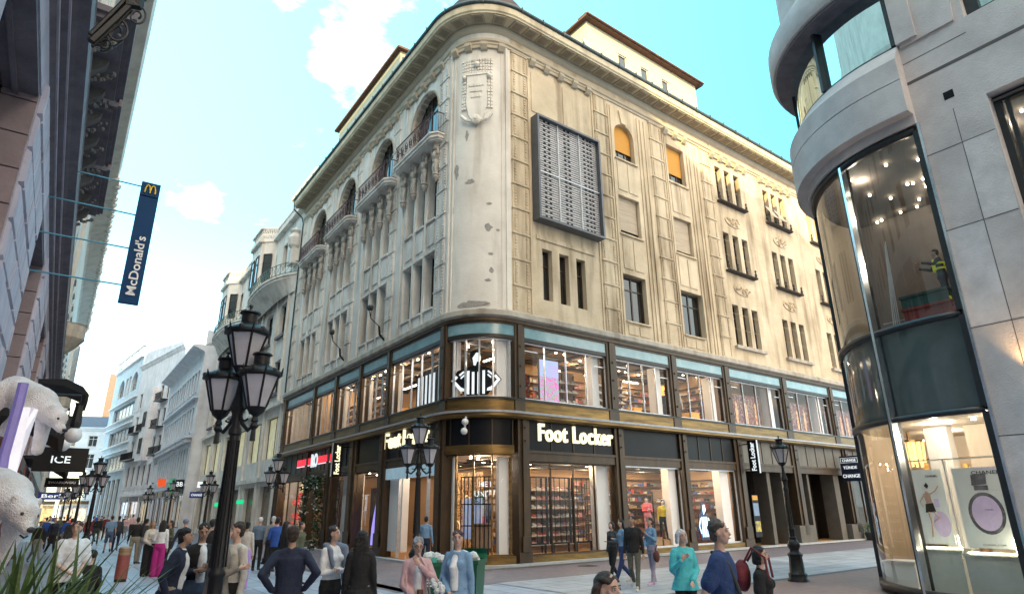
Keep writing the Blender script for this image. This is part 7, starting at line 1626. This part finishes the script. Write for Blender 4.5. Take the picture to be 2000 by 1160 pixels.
C_ = dict(navy=cloth('navy', (.012, .018, .045)), black=cloth('black', (.010, .010, .012)), beige=cloth('beige', (.34, .29, .22)), jeans=cloth('jeans', (.07, .11, .19)), taupe=cloth('taupe', (.20, .165, .14)), cream=cloth('cream', (.60, .57, .52)), white=cloth('white', (.72, .73, .76)), denim=cloth('light denim', (.20, .34, .52)), pink=cloth('dusty pink', (.60, .38, .40)), turq=cloth('turquoise', (.08, .50, .56)), royal=cloth('royal blue', (.02, .05, .16)), blue=cloth('sky blue', (.16, .29, .46)), lilac=cloth('lilac', (.45, .28, .62)), grey=cloth('grey', (.22, .23, .25)), magenta=cloth('magenta', (.45, .02, .22)), olive=cloth('olive', (.09, .10, .06)), charcoal=cloth('charcoal', (.04, .045, .05)), bright=cloth('bright blue', (.02, .08, .34)), red=cloth('dark red', (.16, .02, .03)), khaki=cloth('khaki', (.26, .23, .17)), greyj=cloth('blue grey wool', (.17, .21, .30)), lav=cloth('pale lilac grey', (.34, .31, .42)), yellow=cloth('yellow', (.75, .6, .03)), coral=cloth('coral pink', (.8, .16, .2)))
P_ = person
# --- near left group
P_('man in navy jacket and beige trousers leaning to his companion left of the big lamp', 352, 10.3, 1.77, 75, C_['navy'], C_['beige'], 'm', ('short', 'black'), ('front', 'pocket'), coat=.06, lean=9, head=10, collar=C_['white'])
r1, j1 = P_('man in black zipped jacket holding a small cup between navy jacket and big lamp', 403, 10.6, 1.81, 20, C_['black'], C_['jeans'], 'm', ('short', 'black'), ('front', 'crossed'), head=-15, nod=18, collar=C_['white'])
mb = MB(); w = j1['W'][-1] + j1['HD'][-1] * .1; mb.lathe(w - V((0, 0, .05)), [(.028, 0), (.036, .1)], 10); held('paper_cup', r1, mb, WHT, 'small paper cup in the hand of the man in black', 'cup')
P_('man in a long taupe coat standing directly behind the big lamp pole', 441, 9.6, 1.82, 95, C_['taupe'], C_['black'], 'l', ('short', 'black'), ('down', 'front'), coat=.36, wide=1.12, head=5)
P_('man in a cream sweater and black trousers facing left behind the lamp pole', 470, 9.9, 1.83, -60, C_['cream'], C_['black'], 'l', ('short', 'brown'), ('down', 'front'), wide=1.05, head=-10)
P_('man seen from behind in navy with both hands on his hips', 577, 9.0, 1.785, 180, C_['navy'], C_['navy'], 'm', ('short', 'brown'), ('hips', 'hips'), wide=1.06, coat=.04)
r2, j2 = P_('woman in a white blouse with a grey blue scarf and her arms crossed', 656, 10.2, 1.745, 40, C_['white'], C_['black'], 'l', ('bun', 'brown'), ('crossed', 'crossed'), sex='f', head=10)
S = Shell(); T_ = j2['T']; S.chain([T_(-.10, -.05, 1.47), T_(-.16, .05, 1.42), T_(-.17, .12, 1.2), T_(-.19, .12, .95), T_(-.2, .1, .70)], [.05, .07, .06, .065, .07]); S.chain([T_(-.2, -.02, 1.40), T_(-.24, .0, 1.2), T_(-.22, .06, .9)], [.05, .06, .05]); S.chain([T_(.10, -.04, 1.47), T_(.11, .08, 1.40), T_(.09, .13, 1.2)], [.035, .04, .03]); S.cap(T_(-.1, -.06, 1.47), .04, T_(.1, -.06, 1.47), .04)
t = thing('scarf', r2.location, 'grey blue wool scarf with cream fringe over the shoulders of the woman in white', 'scarf', None, r2.rotation_euler.z); S.finish('cloth', C_['greyj'], t, .012, disp=.02)
mb = MB()
for k in range(12): x_ = -.27 + k * .013; mb.tube([T_(x_, .13, .72), T_(x_ - .005, .13, .52 + .03 * (k % 3))], .005, 4)
mb.build('fringe', C_['cream'], t, local=True)
P_('long haired woman seen from behind in a black blazer and grey trousers', 711, 9.6, 1.69, 175, C_['black'], C_['grey'], 'm', ('long', 'black'), ('down', 'down'), sex='f', coat=.12)
r3, j3 = P_('grey haired woman in a dusty pink cardigan eating, left of the green bins', 819, 9.1, 1.60, 5, C_['pink'], C_['jeans'], 'l', ('curly', 'grey'), ('mouth', 'low'), sex='f', coat=.16, head=5, nod=8, wide=1.08, collar=C_['white'])
mb = MB(); mb.tube([j3['hp'](-.075, .0, .015), j3['hp'](-.058, .095, .015)], .004, 4); mb.tube([j3['hp'](.075, .0, .015), j3['hp'](.058, .095, .015)], .004, 4)
for k in (-1, 1): mb.tube([j3['hp'](k * .034 + .024 * math.cos(a), .102, .01 + .019 * math.sin(a)) for a in [6.283 * i / 10 for i in range(11)]], .004, 4)
held('eyeglasses', r3, mb, EYED, 'dark framed glasses on the grey haired woman', 'glasses')
PINKL = mat('pink leather bag', (.60, .42, .42), .4, scale=5)
mb = MB(); f0 = Fr(V((-.03, .2, .72)), V((1, .1, 0)), V((0, 1, 0))); mb.box(f0, -.15, .15, -.04, .05, -.13, .12); mb.box(f0, -.152, .152, .05, .06, -.02, .125); mb.tube([f0.p(-.14, 0, .12), V((-.12, .14, 1.2)), V((.05, .02, 1.5))], .011, 5); mb.tube([f0.p(.14, 0, .12), V((.14, .12, 1.0)), V((.17, .0, 1.38))], .008, 5)
held('shoulder_bag', r3, mb, PINKL, 'pale pink shoulder bag worn in front by the grey haired woman', 'bag')
mb = MB(); w = j3['W'][1] + j3['HD'][1] * .1; mb.lathe(w - V((0, 0, .03)), [(.03, 0), (.045, .12), (.04, .17)], 8); held('snack_packet', r3, mb, mat('brown snack wrapper', (.12, .05, .03), .5), 'brown snack packet in the hand of the grey haired woman', 'snack')
r4, j4 = P_('auburn haired woman in light denim jacket and jeans looking left beside the green bins', 896, 9.0, 1.70, -25, C_['denim'], cloth('mid denim', (.10, .19, .32)), 'l', ('tail', 'auburn'), ('down', 'low'), sex='f', coat=.01, head=22, collar=C_['white'])
mb = MB(); mb.ball((.24, .2, .80), .13, 12, (1.1, .7, .8)); mb.tube([V((.14, .2, .88)), V((.2, .05, 1.15)), V((.17, -.02, 1.42))], .012, 5); held('handbag', r4, mb, mat('royal blue bag', (.02, .06, .25), .4, scale=8, bump=.4), 'royal blue handbag carried by the woman in denim', 'bag')
mb = MB(); r_ = random.Random(7)
for k in range(7): mb.ball((.16 + r_.uniform(-.07, .09), .26 + r_.uniform(-.03, .03), 1.0 + r_.uniform(-.05, .09)), .035 + .02 * r_.random(), 7)
held('paper_napkins', r4, mb, BAGM, 'crumpled white napkins in the hand of the woman in denim', 'napkins')
# --- right walkers
P_('dark haired girl in a dark outfit, first of the trio walking before the shoe window', 1193, 19.4, 1.58, -40, C_['charcoal'], C_['black'], 'l', ('bob', 'black'), ('crossed', 'down'), 'walk', 'f', vox=.016)
P_('girl in blue jeans and light blue top, middle of the trio before the shoe window', 1212, 18.6, 1.66, -70, C_['blue'], cloth('blue jeans', (.02, .04, .14)), 'l', ('long', 'black'), ('down', 'front'), 'walk', 'f', vox=.016, shoes=(.6, .6, .6))
P_('man in a black puffer jacket and grey green trousers walking before the shoe window', 1233, 17.4, 1.76, -15, C_['black'], cloth('grey green', (.10, .10, .08)), 'm', ('short', 'black'), ('down', 'down'), 'walk', wide=1.12, vox=.014, shoes=(.5, .5, .48))
r5, j5 = P_('woman in a blue sweatshirt, lilac grey trousers and pale lilac trainers', 1268, 18.6, 1.70, -50, C_['blue'], C_['lav'], 'l', ('tail', 'brown'), ('strap', 'low'), 'step', 'f', vox=.014, shoes=(.62, .45, .75))
mb = MB(); mb.ball((-.28, .1, .72), .14, 10, (.8, .5, 1.1)); mb.tube([V((-.22, .08, .85)), V((-.24, .03, 1.0))], .015, 5); held('handbag', r5, mb, cloth('brown bag', (.14, .05, .04)), 'brown bag hanging beside the woman in the blue sweatshirt', 'bag')
r6, j6 = P_('white haired woman in a turquoise jacket with a small blue backpack', 1326, 10.6, 1.64, 25, C_['turq'], C_['black'], 'l', ('bob', 'white'), ('low', 'strap'), 'step', 'f', vox=.012, wide=1.08, coat=.03, head=10)
S = Shell(); S.ball((0, -.2, 1.12), .15, 12, (1, .6, 1.2)); S.ball((0, -.26, 1.02), .1, 10, (1, .5, .9)); t = thing('backpack', r6.location, 'small pale blue backpack worn by the woman in turquoise', 'backpack', None, r6.rotation_euler.z); S.finish('body', cloth('pale blue pack', (.22, .40, .55)), t, .012, disp=.015)
r7, j7 = P_('tall man in a navy t-shirt walking right, his red stubbled face in profile', 1397, 6.8, 1.845, 82, C_['royal'], C_['khaki'], 'l', ('short', 'greybrown'), ('down', 'back'), 'step', sleeve=.72, wide=1.12, vox=.0095, head=-4)
S = Shell(); T_ = j7['T']; S.chain([T_(.1, -.05, 1.46), T_(.12, .08, 1.36), T_(.05, .15, 1.1), T_(.0, .17, .9)], [.022] * 4, 8); t = thing('bag_strap', r7.location, 'dark crossbody strap over the navy t-shirt', 'strap', None, r7.rotation_euler.z); S.finish('webbing', C_['charcoal'], t, .01)
S = Shell(); S.ball((-.12, -.1, 1.0), .17, 12, (.9, .8, .9)); t = thing('waist_bag', r7.location, 'black waist bag on the back of the tall man', 'bag', None, r7.rotation_euler.z); S.finish('body', C_['black'], t, .012, disp=.02)
r8, j8 = P_('short black bobbed woman in a dark t-shirt with a maroon backpack, walking right', 1471, 8.0, 1.545, 80, C_['black'], C_['black'], 'l', ('bob', 'black'), ('down', 'down'), 'step', 'f', sleeve=.6, vox=.0095)
S = Shell(); S.ball((0, -.2, 1.22), .15, 12, (.95, .6, 1.15)); t = thing('backpack', r8.location, 'maroon backpack worn by the black bobbed woman', 'backpack', None, r8.rotation_euler.z); S.finish('body', C_['red'], t, .012, disp=.02)
mb = MB()
for k in (-1, 1): mb.tube([V((k * .1, -.15, 1.36)), V((k * .12, -.05, 1.52)), V((k * .12, .08, 1.42)), V((k * .13, .1, 1.2))], .014, 5)
mb.build('strap', C_['red'], t, local=True)
P_('brown haired woman whose face just rises over the bottom edge of the picture', 1176, 4.2, 1.59, 55, C_['grey'], C_['black'], 'l', ('long', 'brown'), ('down', 'down'), 'stand', 'f', vox=.0085, head=-5)
# --- left middle distance
P_('man on the left in white t-shirt under an open grey shirt looking aside', 156, 13.5, 1.835, 25, C_['white'], C_['black'], 'l', ('short', 'auburn'), ('low', 'low'), sleeve=.9, wide=1.15, vox=.014, coat=.02, head=-40)
P_('person sitting in a black hooded jacket, seen from behind beside the resting man', 191, 14.6, 1.72, 160, C_['black'], C_['black'], 'l', ('beanie', C_['black']), ('low', 'low'), 'sit', wide=1.2, vox=.016, lean=12)
mb = MB(); sp_ = at(191, 14.6); mb.box(Fr(sp_, V((1, 0, 0)), V((0, 1, 0))), -.22, .22, -.2, .2, .36, .42)
for x_ in (-.19, .19):
    for y_ in (-.17, .17): mb.tube([sp_ + V((x_, y_, 0)), sp_ + V((x_, y_, .38))], .02, 5)
tag(mb.build('stool', IRON), 'low dark stool under the sitting person in black', 'stool')
P_('woman in a pale top and black skirt holding a cup, left of the magenta trousers', 303, 25, 1.70, 20, C_['cream'], C_['black'], 'm', ('long', 'blond'), ('crossed', 'low'), sex='f', vox=.018, skirt=1.5)
P_('woman in a white top and bright magenta wide trousers', 323, 24.6, 1.72, 170, C_['white'], C_['magenta'], 'm', ('long', 'black'), ('front', 'down'), sex='f', vox=.018, skirt=1.7, shoes=(.6, .3, .5))
P_('woman in an olive jacket behind the magenta trousers', 338, 27, 1.68, -60, C_['olive'], C_['black'], 'm', ('long', 'brown'), ('front', 'down'), 'step', 'f', vox=.02)
P_('man in dark jacket and khaki trousers seen from behind left of two women', 273, 31, 1.78, 180, C_['black'], C_['khaki'], 'm', ('short', 'black'), ('down', 'down'), vox=.018, wide=1.0)
P_('person in a dark coat and pale trousers just left of the woman in black skirt', 290, 31, 1.72, 150, C_['charcoal'], C_['grey'], 'm', ('short', 'black'), ('down', 'front'), vox=.02)
P_('man in a dark blue vest with white sleeves walking away in the middle distance', 366, 23, 1.76, 150, C_['navy'], C_['denim'], 'l', ('beanie', C_['greyj']), ('back', 'down'), 'walk', vox=.018)
P_('dark clothed person behind the man in the blue vest', 418, 19, 1.78, 170, C_['black'], C_['black'], 'm', ('short', 'black'), ('down', 'down'), vox=.018)
P_('woman in beige hooded top and lilac trousers seen from behind, right of the lamp pole', 487, 19.5, 1.70, 175, cloth('oatmeal', (.50, .46, .42)), C_['lilac'], 'm', ('bun', 'black'), ('down', 'down'), 'stand', 'f', vox=.016, skirt=1.35)
P_('white capped person in a blue grey jacket and dark trousers seen from behind', 511, 25, 1.76, 165, cloth('slate blue', (.12, .18, .26)), C_['black'], 'l', ('beanie', C_['white']), ('down', 'down'), 'step', vox=.018)
P_('man in a bright blue jacket seen from behind by the litter bin', 545, 22.5, 1.78, 175, C_['bright'], C_['black'], 'l', ('short', 'black'), ('front', 'front'), vox=.018, wide=1.1)
P_('grey haired person half hidden by the bright blue jacket', 536, 24.5, 1.80, 170, C_['grey'], C_['black'], 'l', ('short', 'white'), ('down', 'down'), vox=.018)
P_('person in black behind the man with his hands on his hips', 562, 18, 1.72, 120, C_['black'], C_['black'], 'm', ('long', 'black'), ('front', 'down'), sex='f', vox=.018)
P_('person in green top beside the black clothed one behind the hands on hips man', 592, 20, 1.66, 60, C_['olive'], C_['jeans'], 'm', ('short', 'brown'), ('front', 'down'), vox=.02)
P_('tan faced man with a beige top half hidden between lamp pole and cream sweater', 427, 21, 1.80, 0, C_['grey'], C_['navy'], 'm', ('short', 'brown'), ('down', 'down'), vox=.018)
P_('man in a light blue shirt and blue shorts walking away down the street', 222, 40, 1.82, 180, C_['blue'], C_['jeans'], 'l', ('short', 'brown'), ('down', 'down'), 'walk', shorts=True, vox=.022, sleeve=.6)
P_('person in dark clothes walking beside the light blue shirt', 236, 41, 1.80, 175, C_['charcoal'], C_['navy'], 'm', ('short', 'black'), ('down', 'down'), 'walk', vox=.022)
P_('shop visitor in a light blue shirt seen from behind in the shop doorway', 833, 23.6, 1.74, 165, C_['blue'], C_['navy'], 'm', ('short', 'black'), ('strap', 'down'), vox=.016)
ct = [C_[k] for k in ('black', 'navy', 'white', 'charcoal', 'red', 'grey', 'olive', 'pink', 'bright', 'cream')]; cn = ('black', 'navy', 'white', 'charcoal', 'dark red', 'grey', 'olive', 'pink', 'bright blue', 'cream')
r_ = random.Random(31); where = ('beneath the blue far sign', 'under the black awnings', 'beside the far litter bins', 'before the arched building', 'near the far left lamps', 'before the gabled building')
for i in range(26):
    x = (85, 95, 103, 112, 120, 128, 136, 145, 178, 186, 196, 205, 212, 118, 132, 250, 262, 100, 172, 192, 90, 108, 140, 201, 246, 256)[i]; D = (34, 46, 52, 40, 58, 63, 44, 36, 48, 56, 50, 62, 58, 75, 80, 60, 64, 70, 84, 90, 62, 84, 66, 78, 76, 84)[i]; k = r_.randrange(10); k2 = r_.choice((0, 1, 3, 5))
    P_('far off %s in a %s top and %s trousers %s, number of columns from the left edge about %d' % (r_.choice(('walker', 'stroller')), cn[k], cn[k2], where[i % 6], i + 1) if False else 'far passer-by in %s and %s %s, %s there' % (cn[k], cn[k2], where[i % 6], ('leftmost', 'second', 'third', 'fourth', 'last')[i // 6]), x, D, r_.uniform(1.65, 1.82), r_.choice((0, 180, 170, 20, 90)), ct[k], ct[k2], 'l', ('short', r_.choice(('black', 'brown'))), ('down', r_.choice(('down', 'front'))), r_.choice(('walk', 'stand', 'step')), r_.choice('mf'), vox=.035, group='distant crowd in the street')
# --- mannequins and the worker upstairs
MQ = mat('white mannequin', (.7, .66, .6), .35)
P_('mannequin with black cap, coral pink jacket and pink trousers in the second right window', 0, 0, 1.78, -10, C_['coral'], cloth('soft pink', (.7, .3, .33)), MQ, ('beanie', C_['black']), ('front', 'crossed'), sex='f', vox=.018, cat='mannequin', pos=FR.p(10.3, -.9, 0), z0=.66)
P_('mannequin in a bright yellow top beside the coral pink one', 0, 0, 1.74, 20, C_['yellow'], C_['black'], MQ, ('short', 'black'), ('down', 'down'), 'step', vox=.018, cat='mannequin', pos=FR.p(11.15, -.75, 0), z0=.56, lean=8)
P_('mannequin in a navy top, left of the pair upstairs in the third window', 0, 0, 1.72, 10, C_['navy'], C_['navy'], MQ, ('short', 'black'), ('down', 'down'), vox=.02, cat='mannequin', pos=FR.p(12.4, -1.0, 0), z0=5.8)
P_('mannequin in a cream printed top and navy shorts upstairs in the third window', 0, 0, 1.74, 10, C_['cream'], C_['navy'], MQ, ('short', 'black'), ('down', 'down'), vox=.02, cat='mannequin', pos=FR.p(13.0, -.8, 0), z0=5.8, shorts=True)
P_('mannequin in pale pink inside the rounded corner window', 0, 0, 1.72, 20, C_['cream'], C_['coral'], MQ, ('short', 'blond'), ('down', 'front'), sex='f', vox=.02, cat='mannequin', pos=arcframe(.55).p(0, -1.4, 0), z0=.7)
P_('mannequin in grey and lilac behind the neon words of the corner window', 0, 0, 1.76, 0, C_['greyj'], C_['jeans'], MQ, ('short', 'white'), ('down', 'front'), vox=.02, cat='mannequin', pos=arcframe(.72).p(0, -1.5, 0), z0=.7)
P_('mannequin in white upstairs in the left facade beside the pile of shoes boxes', 0, 0, 1.7, 0, C_['white'], C_['charcoal'], MQ, ('short', 'brown'), ('down', 'front'), vox=.022, cat='mannequin', pos=FL.p(9.0, -1.0, 0), z0=5.8)
nn, dd, z = px_nd(1846, 560, n=16.2); zf = px_nd(1850, 604, n=16.2)[2]; rw, jw = P_('worker in navy overalls with yellow reflective stripes reaching out behind the upper curved glass', 0, 0, 1.5, -80, C_['navy'], C_['navy'], 'l', ('short', 'brown'), ('reach', 'reach'), vox=.012, pos=ND.p(16.2, dd, 0), z0=zf, lean=4)
HV = mat('reflective yellow', (.75, .85, .05), .5, emit=(.7, .9, .05), es=.05); S = Shell(); T_ = jw['T']
for z_ in (1.13, 1.28): S.loft([(T_(0, 0, z_ - .02), .178, .14, V((1, 0, 0)), V((0, 1, 0))), (T_(0, 0, z_ + .02), .18, .142, V((1, 0, 0)), V((0, 1, 0)))])
for k in (-1, 1): a, b, c, e = jw['LG'][k]; S.cap(c + V((0, 0, .1)), .058, c + V((0, 0, .16)), .06)
for k in (-1, 1): S.chain([T_(k * .1, .13, 1.12), T_(k * .1, .12, 1.4)], [.025, .025])
S.finish('reflective_stripes', HV, rw, .012)
# ================================================================ polar bears
FUR = mat('off white plush fur', (.84, .81, .82), .95, scale=5, c2=(.56, .51, .49), bump=.8, bscale=90, obj=True); NOSE = mat('black plush nose', (.03, .028, .03), .4)
def bear(lab, loc, up, fwd, sc, pose):
    t = thing('plush_polar_bear', loc, lab, 'plush bear', 'white plush polar bears'); Z_ = up.normalized(); Y_ = (fwd - Z_ * fwd.dot(Z_)).normalized(); X_ = Y_.cross(Z_); q = lambda x, y, z: (X_ * x + Y_ * y + Z_ * z) * sc
    B = Shell(); fr = Fr((0, 0, 0), X_, Y_, Z_)
    B.cap(q(0, -.75, .0), .30 * sc, q(0, -.1, .08), .30 * sc, 16); B.cap(q(0, -.1, .08), .28 * sc, q(0, .28, .06), .2 * sc, 14)   # trunk, neck
    B.ball(q(0, .42, .05), .19 * sc, 16, (1, 1.05, .92), fr); B.cap(q(0, .5, .0), .115 * sc, q(0, .68, -.05), .08 * sc, 12)
    for k in (-1, 1):
        B.ball(q(k * .15, .34, .2), .06 * sc, 8, (1, .5, 1), fr); B.chain([q(k * .2, -.05, -.05), q(k * .26, .12, -.38), q(k * .24, .3, -.62)] if pose else [q(k * .2, -.05, -.05), q(k * .3, .02, -.4), q(k * .28, .12, -.78)], [.15 * sc, .12 * sc, .10 * sc], 12)
        B.chain([q(k * .2, -.75, -.05), q(k * .3, -.62, -.4), q(k * .28, -.66, -.72)], [.2 * sc, .14 * sc, .11 * sc], 12)
    o = B.finish('body', FUR, t, .016 * max(1, sc), disp=.018 * sc, smooth=2, tex=TEXH)
    mb = MB(); mb.ball(q(0, .76, -.03), .045 * sc, 8, (1.2, .8, .8), fr); mb.build('nose', NOSE, t, smooth=True, local=True); mb = MB()
    for k in (-1, 1): mb.ball(q(k * .095, .565, .085), .024 * sc, 8)
    mb.build('eyes', NOSE, t, smooth=True, local=True); mb = MB(); mb.tube([q(-.05, .69, -.13), q(0, .72, -.15), q(.05, .69, -.13)], .012 * sc, 5); mb.build('mouth', NOSE, t, local=True)
    return t
right = RT.copy(); toward = V((0, 0, 0)) - mm(80, 800, 7); toward.z = 0; toward.normalize()
bear('upper plush polar bear leaning out of the shop front with its muzzle to the right', mm(78, 800, 7.2), (right * .45 + ZZ * .8), (right * .86 - ZZ * .42 + toward * .25), .5, 1)
bear('lower plush polar bear with its head low, peering right above the palm', mm(12, 985, 6.0), (ZZ * .8 + right * .35), (right * .8 - ZZ * .05 + toward * .6), .55, 0)
# lit showcase panels, shop frame and parasol around the bears
t = thing('glass_show_case', mm(35, 900, 6.6), 'bright white tiled panel with violet frame beside the bears', 'show case')
a, b, c, d = mm(75, 800, 6.6), mm(62, 795, 7.6), mm(20, 960, 7.6), mm(-20, 960, 6.6)
LITW = mat('lit white tiles', (.8, .8, .85), .4, scale=4, emit=(.95, .9, 1), es=.2)
mb = MB()
for (p, q_) in ((0, 1),):
    nrm = (b - a).cross(d - a).normalized() * .03; mb.add([a, b, c, d, a + nrm, b + nrm, c + nrm, d + nrm], [(0, 1, 2, 3), (4, 5, 6, 7), (0, 1, 5, 4), (1, 2, 6, 5), (2, 3, 7, 6), (3, 0, 4, 7)])
e1, e2, e3, e4 = mm(60, 795, 6.4), mm(42, 795, 6.4), mm(-5, 960, 6.4), mm(25, 960, 6.4)
mb.build('white_tiles', LITW, t); mb = MB(); mb.add([e1, e2, e3, e4] + [p - toward * .05 for p in (e1, e2, e3, e4)], [(0, 1, 2, 3), (4, 5, 6, 7), (0, 1, 5, 4), (1, 2, 6, 5), (2, 3, 7, 6), (3, 0, 4, 7)]); mb.build('second_tiles', LITW, t)
mb = MB(); VIO = mat('violet glossy frame', (.22, .18, .50), .25, scale=3, emit=(.3, .25, .8), es=.05); mb.tube([mm(46, 748, 6.2), mm(36, 790, 6.2), mm(8, 890, 6.2), mm(-8, 990, 6.2)], .035, 6); mb.build('violet_edge', VIO, t)
t = thing('shopfront_columns', ND.p(-1.0, 20, 0), 'red brown shopfront frames along the foot of the left building', 'shopfront')
RB = mat('red brown frame', (.16, .06, .045), .5, scale=3)
for k in range(7):
    mb = MB(); d = 11 + k * 4.5; mb.box(ND, -1.3, -.95, d, d + .5, 0, 3.6); mb.build('column', RB, t)
mb = MB(); mb.box(ND, -1.3, -1.0, 11, 42, 3.3, 3.7); mb.build('beam', DKM, t); mb = MB()
for k in range(6): mb.box(ND, -1.27, -1.22, 11.6 + k * 4.5, 15.3 + k * 4.5, .3, 3.2)
mb.build('panes', mat('dim warm shopfront', (.1, .07, .05), .2, scale=1.5, emit=(1, .6, .35), es=.06), t)
